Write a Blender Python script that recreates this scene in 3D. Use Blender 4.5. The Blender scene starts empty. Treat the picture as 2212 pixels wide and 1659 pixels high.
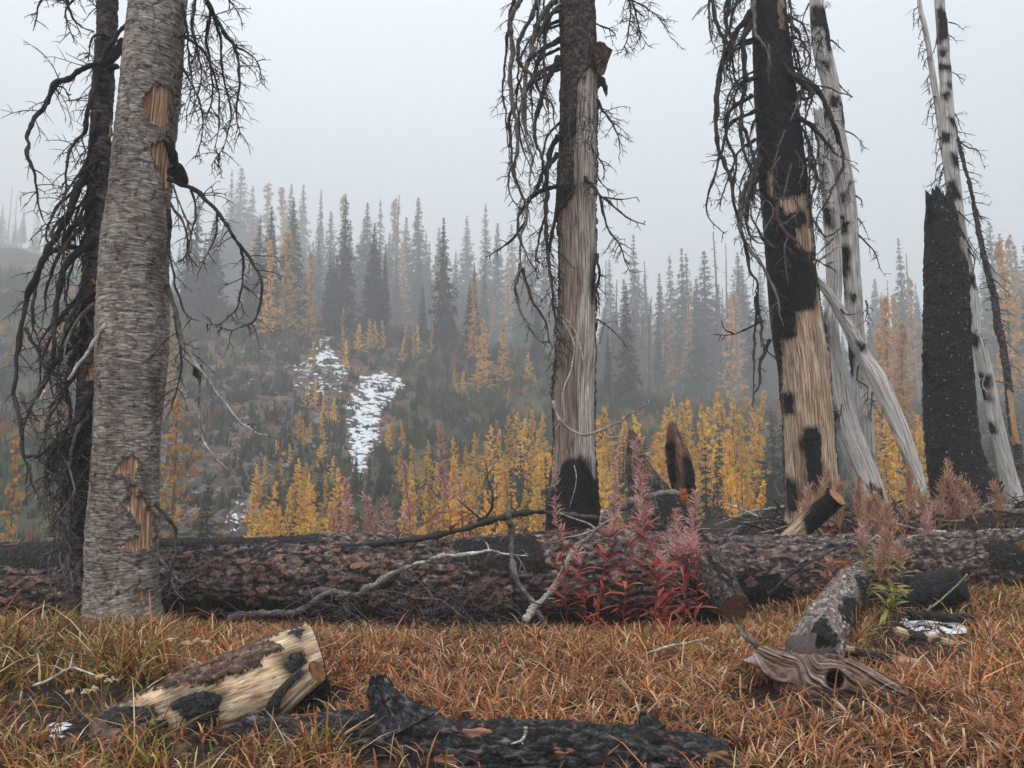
import bpy, math
import numpy as np
from mathutils import Vector, Matrix

# ------------------------------------------------------------------ camera, sky, light
SC = bpy.context.scene
COL = SC.collection
CAM_H, PITCH, F, CU, CV = 1.5, math.radians(6.0), 1660.0, 1106.0, 829.5   # focal length in units of a 2212 x 1659 frame
cam = bpy.data.cameras.new('camera')
cam.sensor_width = 36.0
cam.lens = 36.0 * F / 2212.0
cam.clip_start = 0.05
cam.clip_end = 2000.0
cam_o = bpy.data.objects.new('camera', cam)
COL.objects.link(cam_o)
cam_o.location = (0, 0, CAM_H)
cam_o.rotation_euler = (math.radians(90) + PITCH, 0, 0)
SC.camera = cam_o

SUN_EL, SUN_AZ = math.radians(58), math.radians(-35)
world = bpy.data.worlds.new('World')
SC.world = world
world.use_nodes = True
wn = world.node_tree.nodes
wl = world.node_tree.links
wn.clear()
sky = wn.new('ShaderNodeTexSky')
sky.sky_type = 'NISHITA'
sky.sun_disc = False
sky.sun_elevation = SUN_EL
sky.sun_rotation = SUN_AZ
sky.air_density = 1.0
sky.dust_density = 4.0
hs = wn.new('ShaderNodeHueSaturation')
hs.inputs['Saturation'].default_value = 0.25
mixw = wn.new('ShaderNodeMix')
mixw.data_type = 'RGBA'
mixw.inputs[0].default_value = 0.82           # a closed cloud deck: even pale grey
mixw.inputs[7].default_value = (6.5, 7.1, 7.75, 1)
bg = wn.new('ShaderNodeBackground')
bg.inputs['Strength'].default_value = 0.1
wo = wn.new('ShaderNodeOutputWorld')
wl.new(sky.outputs[0], hs.inputs['Color'])
wl.new(hs.outputs[0], mixw.inputs[6])
# an overcast sky is brightest overhead: (1 + 2 sin elevation) / 3, the standard overcast distribution, softened
wtc = wn.new('ShaderNodeTexCoord')
wsep = wn.new('ShaderNodeSeparateXYZ')
wmr = wn.new('ShaderNodeMapRange')
for k_, v_ in zip((1, 2, 3, 4), (0.0, 1.0, 0.66, 1.7)):
    wmr.inputs[k_].default_value = v_
wmul = wn.new('ShaderNodeVectorMath')
wmul.operation = 'SCALE'
wl.new(wtc.outputs['Generated'], wsep.inputs[0])
wl.new(wsep.outputs[2], wmr.inputs[0])
wl.new(mixw.outputs[2], wmul.inputs[0])
wl.new(wmr.outputs[0], wmul.inputs['Scale'])
wl.new(wmul.outputs[0], bg.inputs['Color'])
wl.new(bg.outputs[0], wo.inputs['Surface'])

sun = bpy.data.lights.new('sun', 'SUN')
sun.energy = 1.5
sun.angle = math.radians(25)
sun.color = (1.0, 0.96, 0.9)
sun_o = bpy.data.objects.new('sun', sun)
COL.objects.link(sun_o)
sun_o.rotation_euler = (math.radians(90) - SUN_EL, 0, math.radians(-25))

SC.view_settings.view_transform = 'Standard'
SC.view_settings.look = 'None'
SC.view_settings.exposure = 0.58
SC.view_settings.gamma = 1.0
SC.view_settings.use_curve_mapping = False
SC.render.engine = 'CYCLES'
cy = SC.cycles
cy.max_bounces = 8
cy.diffuse_bounces = 2
cy.glossy_bounces = 1
cy.transmission_bounces = 2
cy.transparent_max_bounces = 4
cy.volume_bounces = 6
cy.use_denoising = True
cy.denoiser = 'OPENIMAGEDENOISE'
try:
    cy.denoising_input_passes = 'RGB_ALBEDO_NORMAL'
    cy.denoising_prefilter = 'ACCURATE'
except Exception:
    pass
HAZE_DENSITY = 0.0036

# ------------------------------------------------------------------ small helpers
RNG = np.random.default_rng(7)
CP, SP = math.cos(PITCH), math.sin(PITCH)


def lin(r, g, b, a=1.0):
    f = lambda c: (c / 255 / 12.92) if c / 255 <= 0.04045 else ((c / 255 + 0.055) / 1.055) ** 2.4
    return (f(r), f(g), f(b), a)


def P(u, v, d):
    """the point at ground distance d (metres along Y) on the sight line of frame position u, v"""
    x = (u - CU) / F
    y = (CV - v) / F
    k = CP - y * SP
    return np.array([x * d / k, d, CAM_H + d * (SP + y * CP) / k])


def proj(p):
    p = np.asarray(p, float)
    x, y, z = p[..., 0], p[..., 1], p[..., 2] - CAM_H
    dep = y * CP + z * SP
    up = -y * SP + z * CP
    dep = np.where(dep > 0.05, dep, 0.05)
    return CU + F * x / dep, CV - F * up / dep, dep


def sstep(a, b, x):
    t = np.clip((x - a) / (b - a), 0, 1)
    return t * t * (3 - 2 * t)


def _hash(ix, iy, iz, seed):
    h = (ix.astype(np.int64) * 374761393 + iy.astype(np.int64) * 668265263 + iz.astype(np.int64) * 2147483647 + seed * 974711) & 0xFFFFFFFF
    h = ((h ^ (h >> 13)) * 1274126177) & 0xFFFFFFFF
    h = ((h ^ (h >> 16)) * 2246822519) & 0xFFFFFFFF
    return ((h ^ (h >> 15)) & 0xFFFFFF) / float(0xFFFFFF)


def vnoise(p, seed=0):
    p = np.asarray(p, float)
    i = np.floor(p).astype(np.int64)
    f = p - i
    f = f * f * f * (f * (f * 6 - 15) + 10)
    out = 0
    for dx in (0, 1):
        wx = f[..., 0] if dx else 1 - f[..., 0]
        for dy in (0, 1):
            wy = f[..., 1] if dy else 1 - f[..., 1]
            for dz in (0, 1):
                wz = f[..., 2] if dz else 1 - f[..., 2]
                out = out + wx * wy * wz * _hash(i[..., 0] + dx, i[..., 1] + dy, i[..., 2] + dz, seed)
    return out * 2 - 1


def fbm(p, octaves=4, seed=0, gain=0.5):
    p = np.asarray(p, float)
    s, a, t = 0, 1.0, 0
    for o in range(octaves):
        s = s + a * vnoise(p * (2 ** o) + o * 17.3, seed + o)
        t += a
        a *= gain
    return s / t


def worley(x, y, seed=0):
    ix, iy = np.floor(x).astype(np.int64), np.floor(y).astype(np.int64)
    f1 = np.full(x.shape, 9.0)
    f2 = np.full(x.shape, 9.0)
    cid = np.zeros(x.shape)
    z = np.zeros_like(ix)
    for dx in (-1, 0, 1):
        for dy in (-1, 0, 1):
            cx, cy_ = ix + dx, iy + dy
            px = cx + 0.1 + 0.8 * _hash(cx, cy_, z, seed)
            py = cy_ + 0.1 + 0.8 * _hash(cx, cy_, z + 1, seed)
            d = np.hypot(px - x, py - y)
            nearer = d < f1
            f2 = np.where(nearer, f1, np.minimum(f2, d))
            cid = np.where(nearer, _hash(cx, cy_, z + 2, seed), cid)
            f1 = np.where(nearer, d, f1)
    return f1, f2, cid


def link(o, parent=None):
    COL.objects.link(o)
    if parent is not None:
        o.parent = parent
    return o


def mesh_data(name, V, Q=None, T=None, attrs=None, smooth=True):
    V = np.ascontiguousarray(V, np.float32)
    Q = np.zeros((0, 4), np.int32) if Q is None or len(Q) == 0 else np.asarray(Q, np.int32)
    T = np.zeros((0, 3), np.int32) if T is None or len(T) == 0 else np.asarray(T, np.int32)
    me = bpy.data.meshes.new(name)
    me.vertices.add(len(V))
    me.vertices.foreach_set('co', V.ravel())
    nl = Q.size + T.size
    me.loops.add(nl)
    me.loops.foreach_set('vertex_index', np.concatenate([Q.ravel(), T.ravel()]).astype(np.int32))
    n = len(Q) + len(T)
    me.polygons.add(n)
    starts = np.concatenate([np.arange(len(Q)) * 4, Q.size + np.arange(len(T)) * 3]).astype(np.int32)
    me.polygons.foreach_set('loop_start', starts)
    me.update(calc_edges=True)
    me.polygons.foreach_set('use_smooth', np.full(n, smooth))
    for k, a in (attrs or {}).items():
        a = np.asarray(a, np.float32)
        if k == 'col':
            at = me.color_attributes.new('col', 'FLOAT_COLOR', 'POINT')
            if a.shape[1] == 3:
                a = np.concatenate([a, np.ones((len(a), 1), np.float32)], 1)
            at.data.foreach_set('color', np.ascontiguousarray(a).ravel())
        elif a.ndim == 2:
            at = me.attributes.new(k, 'FLOAT_VECTOR', 'POINT')
            at.data.foreach_set('vector', np.ascontiguousarray(a).ravel())
        else:
            at = me.attributes.new(k, 'FLOAT', 'POINT')
            at.data.foreach_set('value', np.ascontiguousarray(a))
    me.update()
    return me


def mesh_obj(name, V, Q=None, T=None, mat=None, parent=None, attrs=None, smooth=True, loc=None):
    """vertices in world coordinates; the origin is at loc, else at the (unrotated) parent's origin"""
    pw = np.zeros(3)
    q = parent
    while q is not None:
        pw = pw + np.array(q.location)
        q = q.parent
    base = np.array(loc, float) if loc is not None else pw
    me = mesh_data(name, np.asarray(V, float) - base, Q, T, attrs, smooth)
    if mat is not None:
        me.materials.append(mat)
    o = bpy.data.objects.new(name, me)
    o.location = base - pw
    return link(o, parent)


def tag(o, label=None, cat=None, group=None, kind=None):
    for k, v in (('label', label), ('category', cat), ('group', group), ('kind', kind)):
        if v:
            o[k] = v
    return o


def thing(name, label, cat, loc, group=None):
    o = bpy.data.objects.new(name, None)
    o.empty_display_size = 0.2
    o.location = [float(c) for c in loc]
    link(o)
    return tag(o, label, cat, group)


class MB:
    """collects pieces of one mesh"""

    def __init__(s):
        s.V, s.Q, s.T, s.C, s.n = [], [], [], [], 0

    def add(s, V, Q=None, T=None, col=None):
        V = np.asarray(V, float)
        if Q is not None and len(Q):
            s.Q.append(np.asarray(Q) + s.n)
        if T is not None and len(T):
            s.T.append(np.asarray(T) + s.n)
        if col is not None:
            col = np.asarray(col, float)
            s.C.append(np.broadcast_to(col[None, :3] if col.ndim == 1 else col[:, :3], (len(V), 3)))
        s.V.append(V)
        s.n += len(V)

    def arrays(s):
        return (np.concatenate(s.V), np.concatenate(s.Q) if s.Q else None, np.concatenate(s.T) if s.T else None,
                {'col': np.concatenate(s.C)} if s.C else None)

    def data(s, name, mat, smooth=True):
        V, Q, T, A = s.arrays()
        me = mesh_data(name, V, Q, T, A, smooth)
        me.materials.append(mat)
        return me

    def build(s, name, mat, parent=None, smooth=True, loc=None):
        V, Q, T, A = s.arrays()
        return mesh_obj(name, V, Q, T, mat, parent, A, smooth, loc)


def spline(pts, n):
    """Catmull-Rom through the points, n samples evenly by length"""
    p = np.asarray(pts, float)
    if len(p) < 3:
        t = np.linspace(0, 1, n)[:, None]
        return p[0] * (1 - t) + p[-1] * t
    q = np.vstack([2 * p[0] - p[1], p, 2 * p[-1] - p[-2]])
    out = []
    for i in range(1, len(q) - 2):
        t = np.linspace(0, 1, 12, endpoint=False)[:, None]
        a, b, c, d = q[i - 1], q[i], q[i + 1], q[i + 2]
        out.append(0.5 * (2 * b + (c - a) * t + (2 * a - 5 * b + 4 * c - d) * t * t + (3 * b - a - 3 * c + d) * t ** 3))
    out = np.vstack(out + [q[-2][None]])
    s = np.concatenate([[0], np.cumsum(np.linalg.norm(np.diff(out[:, :3], axis=0), axis=1))])
    k = np.linspace(0, s[-1], n)
    return np.stack([np.interp(k, s, out[:, j]) for j in range(out.shape[1])], 1)


def tube(mb, pts, rad, sides=5, col=None, cap=True):
    p = np.asarray(pts, float)
    r = np.broadcast_to(np.asarray(rad, float), (len(p),))
    t = np.gradient(p, axis=0)
    t /= np.linalg.norm(t, axis=1)[:, None] + 1e-12
    c = p - p.mean(0)
    w, e = np.linalg.eigh(c.T @ c)
    ref = e[:, 0]
    if abs(w[1]) < 1e-9:
        ref = np.array([1.0, 0, 0]) if abs(t[0, 0]) < 0.7 else np.array([0, 1.0, 0])
    a = np.cross(t, ref)
    a /= np.linalg.norm(a, axis=1)[:, None] + 1e-12
    b = np.cross(t, a)
    th = np.arange(sides) * 2 * math.pi / sides
    V = p[:, None] + r[:, None, None] * (a[:, None] * np.cos(th)[None, :, None] + b[:, None] * np.sin(th)[None, :, None])
    n = len(p)
    V = V.reshape(-1, 3)
    i = np.arange(n - 1)[:, None] * sides
    j = np.arange(sides)[None]
    k = (j + 1) % sides
    Q = np.stack([i + j, i + k, i + sides + k, i + sides + j], -1).reshape(-1, 4)
    T = None
    if cap:
        V = np.vstack([V, p[:1], p[-1:]])
        m = n * sides
        jj = np.arange(sides)
        kk = (jj + 1) % sides
        T = np.vstack([np.stack([np.full(sides, m), kk, jj], 1), np.stack([np.full(sides, m + 1), (n - 1) * sides + jj, (n - 1) * sides + kk], 1)])
    if col is not None and np.ndim(col) == 2:
        cc = np.repeat(np.asarray(col, float), sides, 0)
        col = np.vstack([cc, cc[:1], cc[-1:]]) if cap else cc
    mb.add(V, Q, T, col)


# ------------------------------------------------------------------ node helpers
class NT:
    def __init__(s, name):
        s.m = bpy.data.materials.new(name)
        s.m.use_nodes = True
        s.t = s.m.node_tree
        s.t.nodes.clear()
        s.out = s.n('ShaderNodeOutputMaterial')

    def n(s, typ, **kw):
        x = s.t.nodes.new(typ)
        for k, v in kw.items():
            setattr(x, k, v)
        return x

    def put(s, sock, val):
        if hasattr(val, 'links') or hasattr(val, 'is_linked'):
            s.t.links.new(val, sock)
        else:
            sock.default_value = val
        return s

    def attr(s, name, out='Fac'):
        return s.n('ShaderNodeAttribute', attribute_name=name).outputs[out]

    def obj(s):
        return s.n('ShaderNodeTexCoord').outputs['Object']

    def scale(s, vec, sc):
        x = s.n('ShaderNodeMapping')
        s.put(x.inputs['Vector'], vec)
        x.inputs['Scale'].default_value = sc
        return x.outputs[0]

    def noise(s, vec, sc=1.0, detail=5.0, rough=0.6, dist=0.0):
        x = s.n('ShaderNodeTexNoise')
        s.put(x.inputs['Vector'], vec)
        x.inputs['Scale'].default_value = sc
        x.inputs['Detail'].default_value = detail
        x.inputs['Roughness'].default_value = rough
        x.inputs['Distortion'].default_value = dist
        return x.outputs['Fac']

    def vor(s, vec, sc=1.0, feature='F1', out='Distance'):
        x = s.n('ShaderNodeTexVoronoi', feature=feature)
        s.put(x.inputs['Vector'], vec)
        x.inputs['Scale'].default_value = sc
        return x.outputs[out]

    def ramp(s, fac, stops, interp='LINEAR'):
        x = s.n('ShaderNodeValToRGB')
        s.put(x.inputs[0], fac)
        r = x.color_ramp
        r.interpolation = interp
        while len(r.elements) < len(stops):
            r.elements.new(0.5)
        for e, (p, c) in zip(r.elements, stops):
            e.position = p
            e.color = c if hasattr(c, '__len__') else (c, c, c, 1)
        return x.outputs[0]

    def math(s, op, a, b=0.0, clamp=False):
        x = s.n('ShaderNodeMath', operation=op, use_clamp=clamp)
        s.put(x.inputs[0], a)
        s.put(x.inputs[1], b)
        return x.outputs[0]

    def rng(s, v, a, b, c=0.0, d=1.0):
        x = s.n('ShaderNodeMapRange')
        for i, k in enumerate((v, a, b, c, d)):
            s.put(x.inputs[i], k)
        return x.outputs[0]

    def mix(s, fac, a, b, blend='MIX'):
        x = s.n('ShaderNodeMix', data_type='RGBA', blend_type=blend)
        s.put(x.inputs[0], fac)
        s.put(x.inputs[6], a)
        s.put(x.inputs[7], b)
        return x.outputs[2]

    def bump(s, h, strength=0.5, dist=0.01, normal=None):
        x = s.n('ShaderNodeBump')
        x.inputs['Strength'].default_value = strength
        x.inputs['Distance'].default_value = dist
        s.put(x.inputs['Height'], h)
        if normal is not None:
            s.put(x.inputs['Normal'], normal)
        return x.outputs[0]

    def done(s, col, rough=0.8, normal=None, spec=0.3, trans=None):
        b = s.n('ShaderNodeBsdfPrincipled')
        s.put(b.inputs['Base Color'], col)
        s.put(b.inputs['Roughness'], rough)
        b.inputs['Specular IOR Level'].default_value = spec
        if normal is not None:
            s.put(b.inputs['Normal'], normal)
        sh = b.outputs[0]
        if trans:
            t = s.n('ShaderNodeBsdfTranslucent')
            s.put(t.inputs['Color'], col)
            mx = s.n('ShaderNodeMixShader')
            mx.inputs[0].default_value = trans
            s.t.links.new(sh, mx.inputs[1])
            s.t.links.new(t.outputs[0], mx.inputs[2])
            sh = mx.outputs[0]
        s.t.links.new(sh, s.out.inputs['Surface'])
        return s.m


def ordinal(i):
    w = ['first', 'second', 'third', 'fourth', 'fifth', 'sixth', 'seventh', 'eighth', 'ninth', 'tenth', 'eleventh', 'twelfth']
    if i < 12:
        return w[i]
    n = i + 1
    return f"{n}{'th' if 10 < n % 100 < 14 else {1: 'st', 2: 'nd', 3: 'rd'}.get(n % 10, 'th')}"

# ------------------------------------------------------------------ terrain
_HU = np.array([-900, 0, 200, 400, 520, 700, 900, 1150, 1300, 1500, 1900, 2300, 3200.0])
_HA = (_HU - CU) / F
_RC = np.array([.28, .285, .25, .208, .19, .176, .156, .128, .09, .074, .074, .08, .095])


def fd(d):
    """the far hillside lies about twice as deep as a first guess of its distances"""
    return d if d <= 62 else 62 + (d - 62) * 3.0


_YC = np.array([165, 160, 145, 124, 110, 104, 100, 95, 90, 88, 88, 90, 95.0])


def terr(x, y):
    x = np.asarray(x, float)
    y = np.asarray(y, float)
    r = np.hypot(x, y)
    a = np.where(y > 1, x / np.maximum(y, 1.0), np.sign(x) * 3)
    rc = np.interp(a, _HA, _RC)
    yc = np.interp(a, _HA, _YC)
    p3 = np.stack([x, y, np.zeros_like(x)], -1)
    z = 0.05 * fbm(p3 * 0.8, 3, 3) * sstep(14, 9, r) + 0.10 * fbm(p3 * 0.25, 2, 5)
    z = z + sstep(9.0, 10.6, y) * sstep(24, 15, y) * (0.78 * sstep(2.5, 4.1, x) + 0.03)      # bank behind the log
    z = z - 0.20 * sstep(6.9, 8.0, y) * sstep(9.6, 8.9, y) * sstep(3.4, 2.2, x)                     # the log has settled into a dip
    low = -2.5
    z = z + low * sstep(11.5, 27, y)
    t = np.clip((y - 33) / (yc - 33), 0, 1)
    zc = CAM_H + yc * rc
    z = z + (zc - low) * t ** 1.12
    over = np.clip(y - yc, 0, 130)
    z = z + over * (rc + 0.012)
    big = sstep(36, 60, y)
    z = z + big * (1.9 * fbm(p3 * 0.03, 3, 11) + 0.5 * fbm(p3 * 0.18, 3, 12))
    # the snow gully is a shallow trough
    return z


def hits(u, v, d0=20.0, d1=320.0, n=300):
    """where the sight lines of u, v meet the hillside: x, y, z, met"""
    u, v = np.atleast_1d(np.asarray(u, float)), np.atleast_1d(np.asarray(v, float))
    yv = (CV - v) / F
    k = CP - yv * SP
    dx, dz = (u - CU) / F / k, (SP + yv * CP) / k
    d = np.geomspace(d0, d1, n)
    D = np.broadcast_to(d[None], (len(u), n))
    g = CAM_H + D * dz[:, None] - terr(dx[:, None] * D, D)
    i = np.argmax(g < 0, 1)
    r = np.arange(len(u))
    met = (g[r, i] < 0) & (i > 0)
    g0, g1 = g[r, np.maximum(i - 1, 0)], g[r, i]
    t = np.clip(g0 / (g0 - g1 + 1e-12), 0, 1)
    y = d[np.maximum(i - 1, 0)] * (1 - t) + d[i] * t
    return dx * y, y, terr(dx * y, y), met


def hit(u, v, d0=20.0, d1=320.0):
    x, y, z, ok = hits(u, v, d0, d1)
    return float(x[0]), float(y[0]), float(z[0]), bool(ok[0])


def poly_sdf(px, py, poly):
    """signed distance to a polygon, positive inside"""
    poly = np.asarray(poly, float)
    n = len(poly)
    best = np.full(px.shape, 1e18)
    inside = np.zeros(px.shape, bool)
    for i in range(n):
        ax, ay = poly[i]
        bx, by = poly[(i + 1) % n]
        ex, ey = bx - ax, by - ay
        wx, wy = px - ax, py - ay
        t = np.clip((wx * ex + wy * ey) / (ex * ex + ey * ey + 1e-12), 0, 1)
        best = np.minimum(best, (wx - ex * t) ** 2 + (wy - ey * t) ** 2)
        c = (ay > py) != (by > py)
        with np.errstate(divide='ignore', invalid='ignore'):
            xi = ax + (py - ay) * ex / (ey if abs(ey) > 1e-9 else 1e-9)
        inside ^= c & (px < xi)
    d = np.sqrt(best)
    return np.where(inside, d, -d)


def build_ground():
    th = np.concatenate([np.radians(np.linspace(-42, 42, 240)), np.radians(np.linspace(42, 318, 60)[1:-1])])
    rr = np.concatenate([np.geomspace(0.25, 34, 130), np.geomspace(34, 270, 190)[1:], np.geomspace(270, 420, 12)[1:]])
    R, T_ = np.meshgrid(rr, th, indexing='ij')
    x, y = R * np.sin(T_), R * np.cos(T_)
    z = terr(x, y)
    V = np.stack([x, y, z], -1).reshape(-1, 3)
    nr, nt = R.shape
    i = np.arange(nr - 1)[:, None] * nt
    j = np.arange(nt)[None]
    k = (j + 1) % nt
    Q = np.stack([i + j, i + nt + j, i + nt + k, i + k], -1).reshape(-1, 4)
    V = np.vstack([V, [[0, 0, float(terr(0.0, 0.0))]]])
    T = np.stack([np.full(nt, len(V) - 1), np.arange(nt), (np.arange(nt) + 1) % nt], 1)
    u, v, _ = proj(V)
    far = sstep(24, 34, V[:, 1])
    scree = np.clip(poly_sdf(u, v, [(330, 1180), (340, 760), (480, 690), (660, 690), (760, 760), (880, 800), (900, 860), (830, 960), (790, 1050), (700, 960), (620, 980), (560, 1060), (545, 1180)]) / 40 + 0.3, 0, 1) * far
    m = NT('hillside soil')
    o = m.obj()
    soil = m.ramp(m.noise(o, 5.0, 10, 0.78), [(0.34, lin(14, 12, 11)), (0.48, lin(38, 30, 25)), (0.58, lin(70, 58, 50)), (0.7, lin(120, 104, 92))])
    hill = m.ramp(m.noise(o, 0.35, 9, 0.72), [(0.34, lin(40, 48, 30)), (0.49, lin(58, 64, 38)), (0.58, lin(84, 74, 44)), (0.68, lin(116, 70, 44))])
    rock = m.ramp(m.noise(o, 0.7, 10, 0.8), [(0.36, lin(30, 30, 24)), (0.46, lin(62, 60, 48)), (0.53, lin(104, 66, 46)), (0.6, lin(112, 106, 100)), (0.72, lin(160, 156, 152))])
    c = m.mix(m.attr('far'), soil, hill)
    c = m.mix(m.attr('scree'), c, rock)
    nb = m.noise(o, 6.0, 8, 0.7)
    mat = m.done(c, 0.95, m.bump(nb, 0.8, 0.06), 0.2)
    g = mesh_obj('ground', V, Q, T, mat, None, {'far': far, 'scree': scree})
    tag(g, 'dark soil meadow falling to a hollow and rising as a foggy hillside', 'ground', kind='structure')
    return g


build_ground()

# ------------------------------------------------------------------ foliage materials
def leaf_mat(name, rough=0.75, trans=0.25, vary=0.25, hue=0.02):
    m = NT(name)
    c = m.attr('col', 'Color')
    inf = m.n('ShaderNodeObjectInfo')
    h = m.n('ShaderNodeHueSaturation')
    m.put(h.inputs['Color'], c)
    m.put(h.inputs['Hue'], m.rng(inf.outputs['Random'], 0, 1, 0.5 - hue, 0.5 + hue))
    r2 = m.math('FRACT', m.math('MULTIPLY', inf.outputs['Random'], 37.7))
    m.put(h.inputs['Value'], m.rng(r2, 0, 1, 1 - vary, 1 + vary))
    return m.done(h.outputs[0], rough, None, 0.2, trans)


M_NEEDLE = leaf_mat('fir needles', vary=0.3, hue=0.015)
M_LARCH = leaf_mat('golden larch needles', trans=0.5, vary=0.2, hue=0.010)
M_SHRUB = leaf_mat('hill shrubs', trans=0.2, vary=0.0, hue=0.0)


def col_mat(name, rough=0.85, bump=0.0, bscale=60.0, spec=0.25, lo=0.55, hi=1.35):
    m = NT(name)
    c = m.attr('col', 'Color')
    o = m.obj()
    c = m.mix(1.0, c, m.ramp(m.noise(o, bscale, 5, 0.65), [(0.3, lo), (0.7, hi)]), 'MULTIPLY')
    nrm = m.bump(m.noise(o, bscale * 1.5, 4, 0.7), bump, 0.01) if bump else None
    return m.done(c, rough, nrm, spec)


M_FARWOOD = col_mat('far bark', 0.9, 0.0, 3.0)


def tri_spray(mb, base, d, length, width, rng, cols, n):
    """n narrow triangles scattered along a twig: a spray of needles"""
    t = rng.random(n) ** 0.8
    c = base[None] + d[None] * (t * length)[:, None]
    side = np.cross(d, rng.normal(size=(n, 3)))
    side /= np.linalg.norm(side, axis=1)[:, None] + 1e-9
    L = width * (0.6 + 0.8 * rng.random(n))
    tip = c + side * L[:, None] + d[None] * (L * 0.5)[:, None]
    w = np.cross(side, d) * (0.28 * L)[:, None]
    V = np.stack([c - w, c + w, tip], 1).reshape(-1, 3)
    T = np.arange(n * 3).reshape(-1, 3)
    k = rng.integers(0, len(cols), n)
    cc = np.asarray(cols)[k][:, :3] * (0.8 + 0.4 * rng.random((n, 1)))
    mb.add(V, None, T, np.repeat(cc, 3, 0))


FIR = [lin(40, 52, 42), lin(52, 64, 48), lin(33, 44, 38), lin(62, 72, 52)]
LAR = [lin(255, 218, 92), lin(255, 200, 72), lin(255, 230, 140), lin(248, 184, 66), lin(228, 164, 70)]
LARB = [lin(220, 170, 104), lin(204, 152, 88), lin(230, 186, 124), lin(168, 132, 92)]


def fir_mesh(name, seed, h, rad, whorls, per, spray, sw, bare=0.08, gap=0.12):
    """a spire of drooping branch tiers; h, rad in metres"""
    rng = np.random.default_rng(seed)
    mb, tb = MB(), MB()
    zs = np.linspace(0, h, 9)
    lean = rng.normal(0, 0.01, 2)
    pts = np.stack([lean[0] * zs, lean[1] * zs, zs - 0.3], 1)
    tube(tb, pts, np.linspace(0.014, 0.002, 9) * h, 6, lin(70, 62, 56))
    for k in range(whorls):
        f = bare + (1 - bare) * (k + rng.random() * 0.6) / whorls
        z = f * h
        R = rad * (1 - f) ** 0.92 * (0.80 + 0.40 * rng.random()) + 0.002 * h
        nb = max(3, int(per * (0.55 + 0.45 * (1 - f))))
        a0 = rng.random() * 6.28
        for b in range(nb):
            if rng.random() < gap:
                continue
            a = a0 + b * 6.283 / nb + rng.normal(0, 0.25)
            L = R * (0.72 + 0.4 * rng.random())
            droop = -0.2 - 0.35 * (1 - f) + rng.normal(0, 0.12)
            d = np.array([math.cos(a), math.sin(a), droop])
            d /= np.linalg.norm(d)
            base = np.array([lean[0] * z, lean[1] * z, z])
            tri_spray(mb, base, d, L, sw * (0.16 + 1.2 * L / rad), rng, FIR, spray)
    tri_spray(mb, np.array([0, 0, h * 0.93]), np.array([0, 0, 1.0]), h * 0.075, sw * 0.16, rng, FIR, 14)
    return tb.data(name + ' trunk', M_FARWOOD), mb.data(name + ' crown', M_NEEDLE, False)


def larch_mesh(name, seed, h, rad, nbr, tufts, tw, cols, bare=0.12, droop=0.0, gap=0.1):
    rng = np.random.default_rng(seed)
    mb, tb = MB(), MB()
    zs = np.linspace(0, h, 8)
    bend = rng.normal(0, 0.02, 2) * h
    xy = lambda z: np.array([bend[0] * math.sin(3 * z / h), bend[1] * math.sin(2.5 * z / h)])
    pts = np.array([[*xy(z), z - 0.2] for z in zs])
    tube(tb, pts, np.linspace(0.013, 0.002, 8) * h, 5, lin(96, 80, 66))
    for b in range(nbr):
        f = bare + (1 - bare) * ((b + rng.random()) / nbr)
        z = f * h
        a = b * 2.4 + rng.normal(0, 0.4)
        if rng.random() < gap:
            continue
        L = (rad * (1 - f) ** 0.95 + 0.012 * h) * (0.35 + 1.15 * rng.random() ** 1.6)
        d = np.array([math.cos(a), math.sin(a), 0.35 - droop + rng.normal(0, 0.22)])
        d /= np.linalg.norm(d)
        base = np.array([*xy(z), z])
        tube(tb, np.stack([base, base + d * L * 0.5 + [0, 0, -0.02 * L], base + d * L * 0.95]), [0.004 * h * (1 - f) + 0.003, 0.004, 0.002], 3, lin(104, 84, 62), False)
        tri_spray(mb, base, d, L, tw, rng, cols, int(tufts * (0.5 + L / rad)))
        for s in range(2):
            k = 0.3 + 0.5 * rng.random()
            d2 = d + rng.normal(0, 0.5, 3)
            d2 /= np.linalg.norm(d2)
            tri_spray(mb, base + d * L * k, d2, L * 0.4, tw * 0.9, rng, cols, int(tufts * 0.3) + 1)
    return tb.data(name + ' trunk', M_FARWOOD), mb.data(name + ' crown', M_LARCH, False)


def snag_mesh(name, seed, h, nbr, blen, c):
    rng = np.random.default_rng(seed)
    tb, bb = MB(), MB()
    zs = np.linspace(0, h, 9)
    bx = rng.normal(0, 0.012, 2) * h
    pts = np.stack([bx[0] * np.sin(zs / h * 2.6), bx[1] * np.sin(zs / h * 2), zs - 0.3], 1)
    tube(tb, pts, np.linspace(0.0105, 0.003, 9) * h, 6, c)
    for b in range(nbr):
        f = 0.15 + 0.83 * rng.random()
        z = f * h
        a = rng.random() * 6.28
        L = blen * (0.3 + rng.random()) * (1.15 - f)
        p0 = np.array([np.interp(z, zs, pts[:, 0]), np.interp(z, zs, pts[:, 1]), z])
        d = np.array([math.cos(a), math.sin(a), rng.normal(-0.1, 0.35)])
        tube(bb, np.stack([p0, p0 + d * L * 0.5, p0 + d * L + [0, 0, -0.25 * L]]), [0.06, 0.04, 0.018], 3, c, False)
    return tb.data(name + ' trunk', M_FARWOOD), bb.data(name + ' branches', M_FARWOOD)


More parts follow.
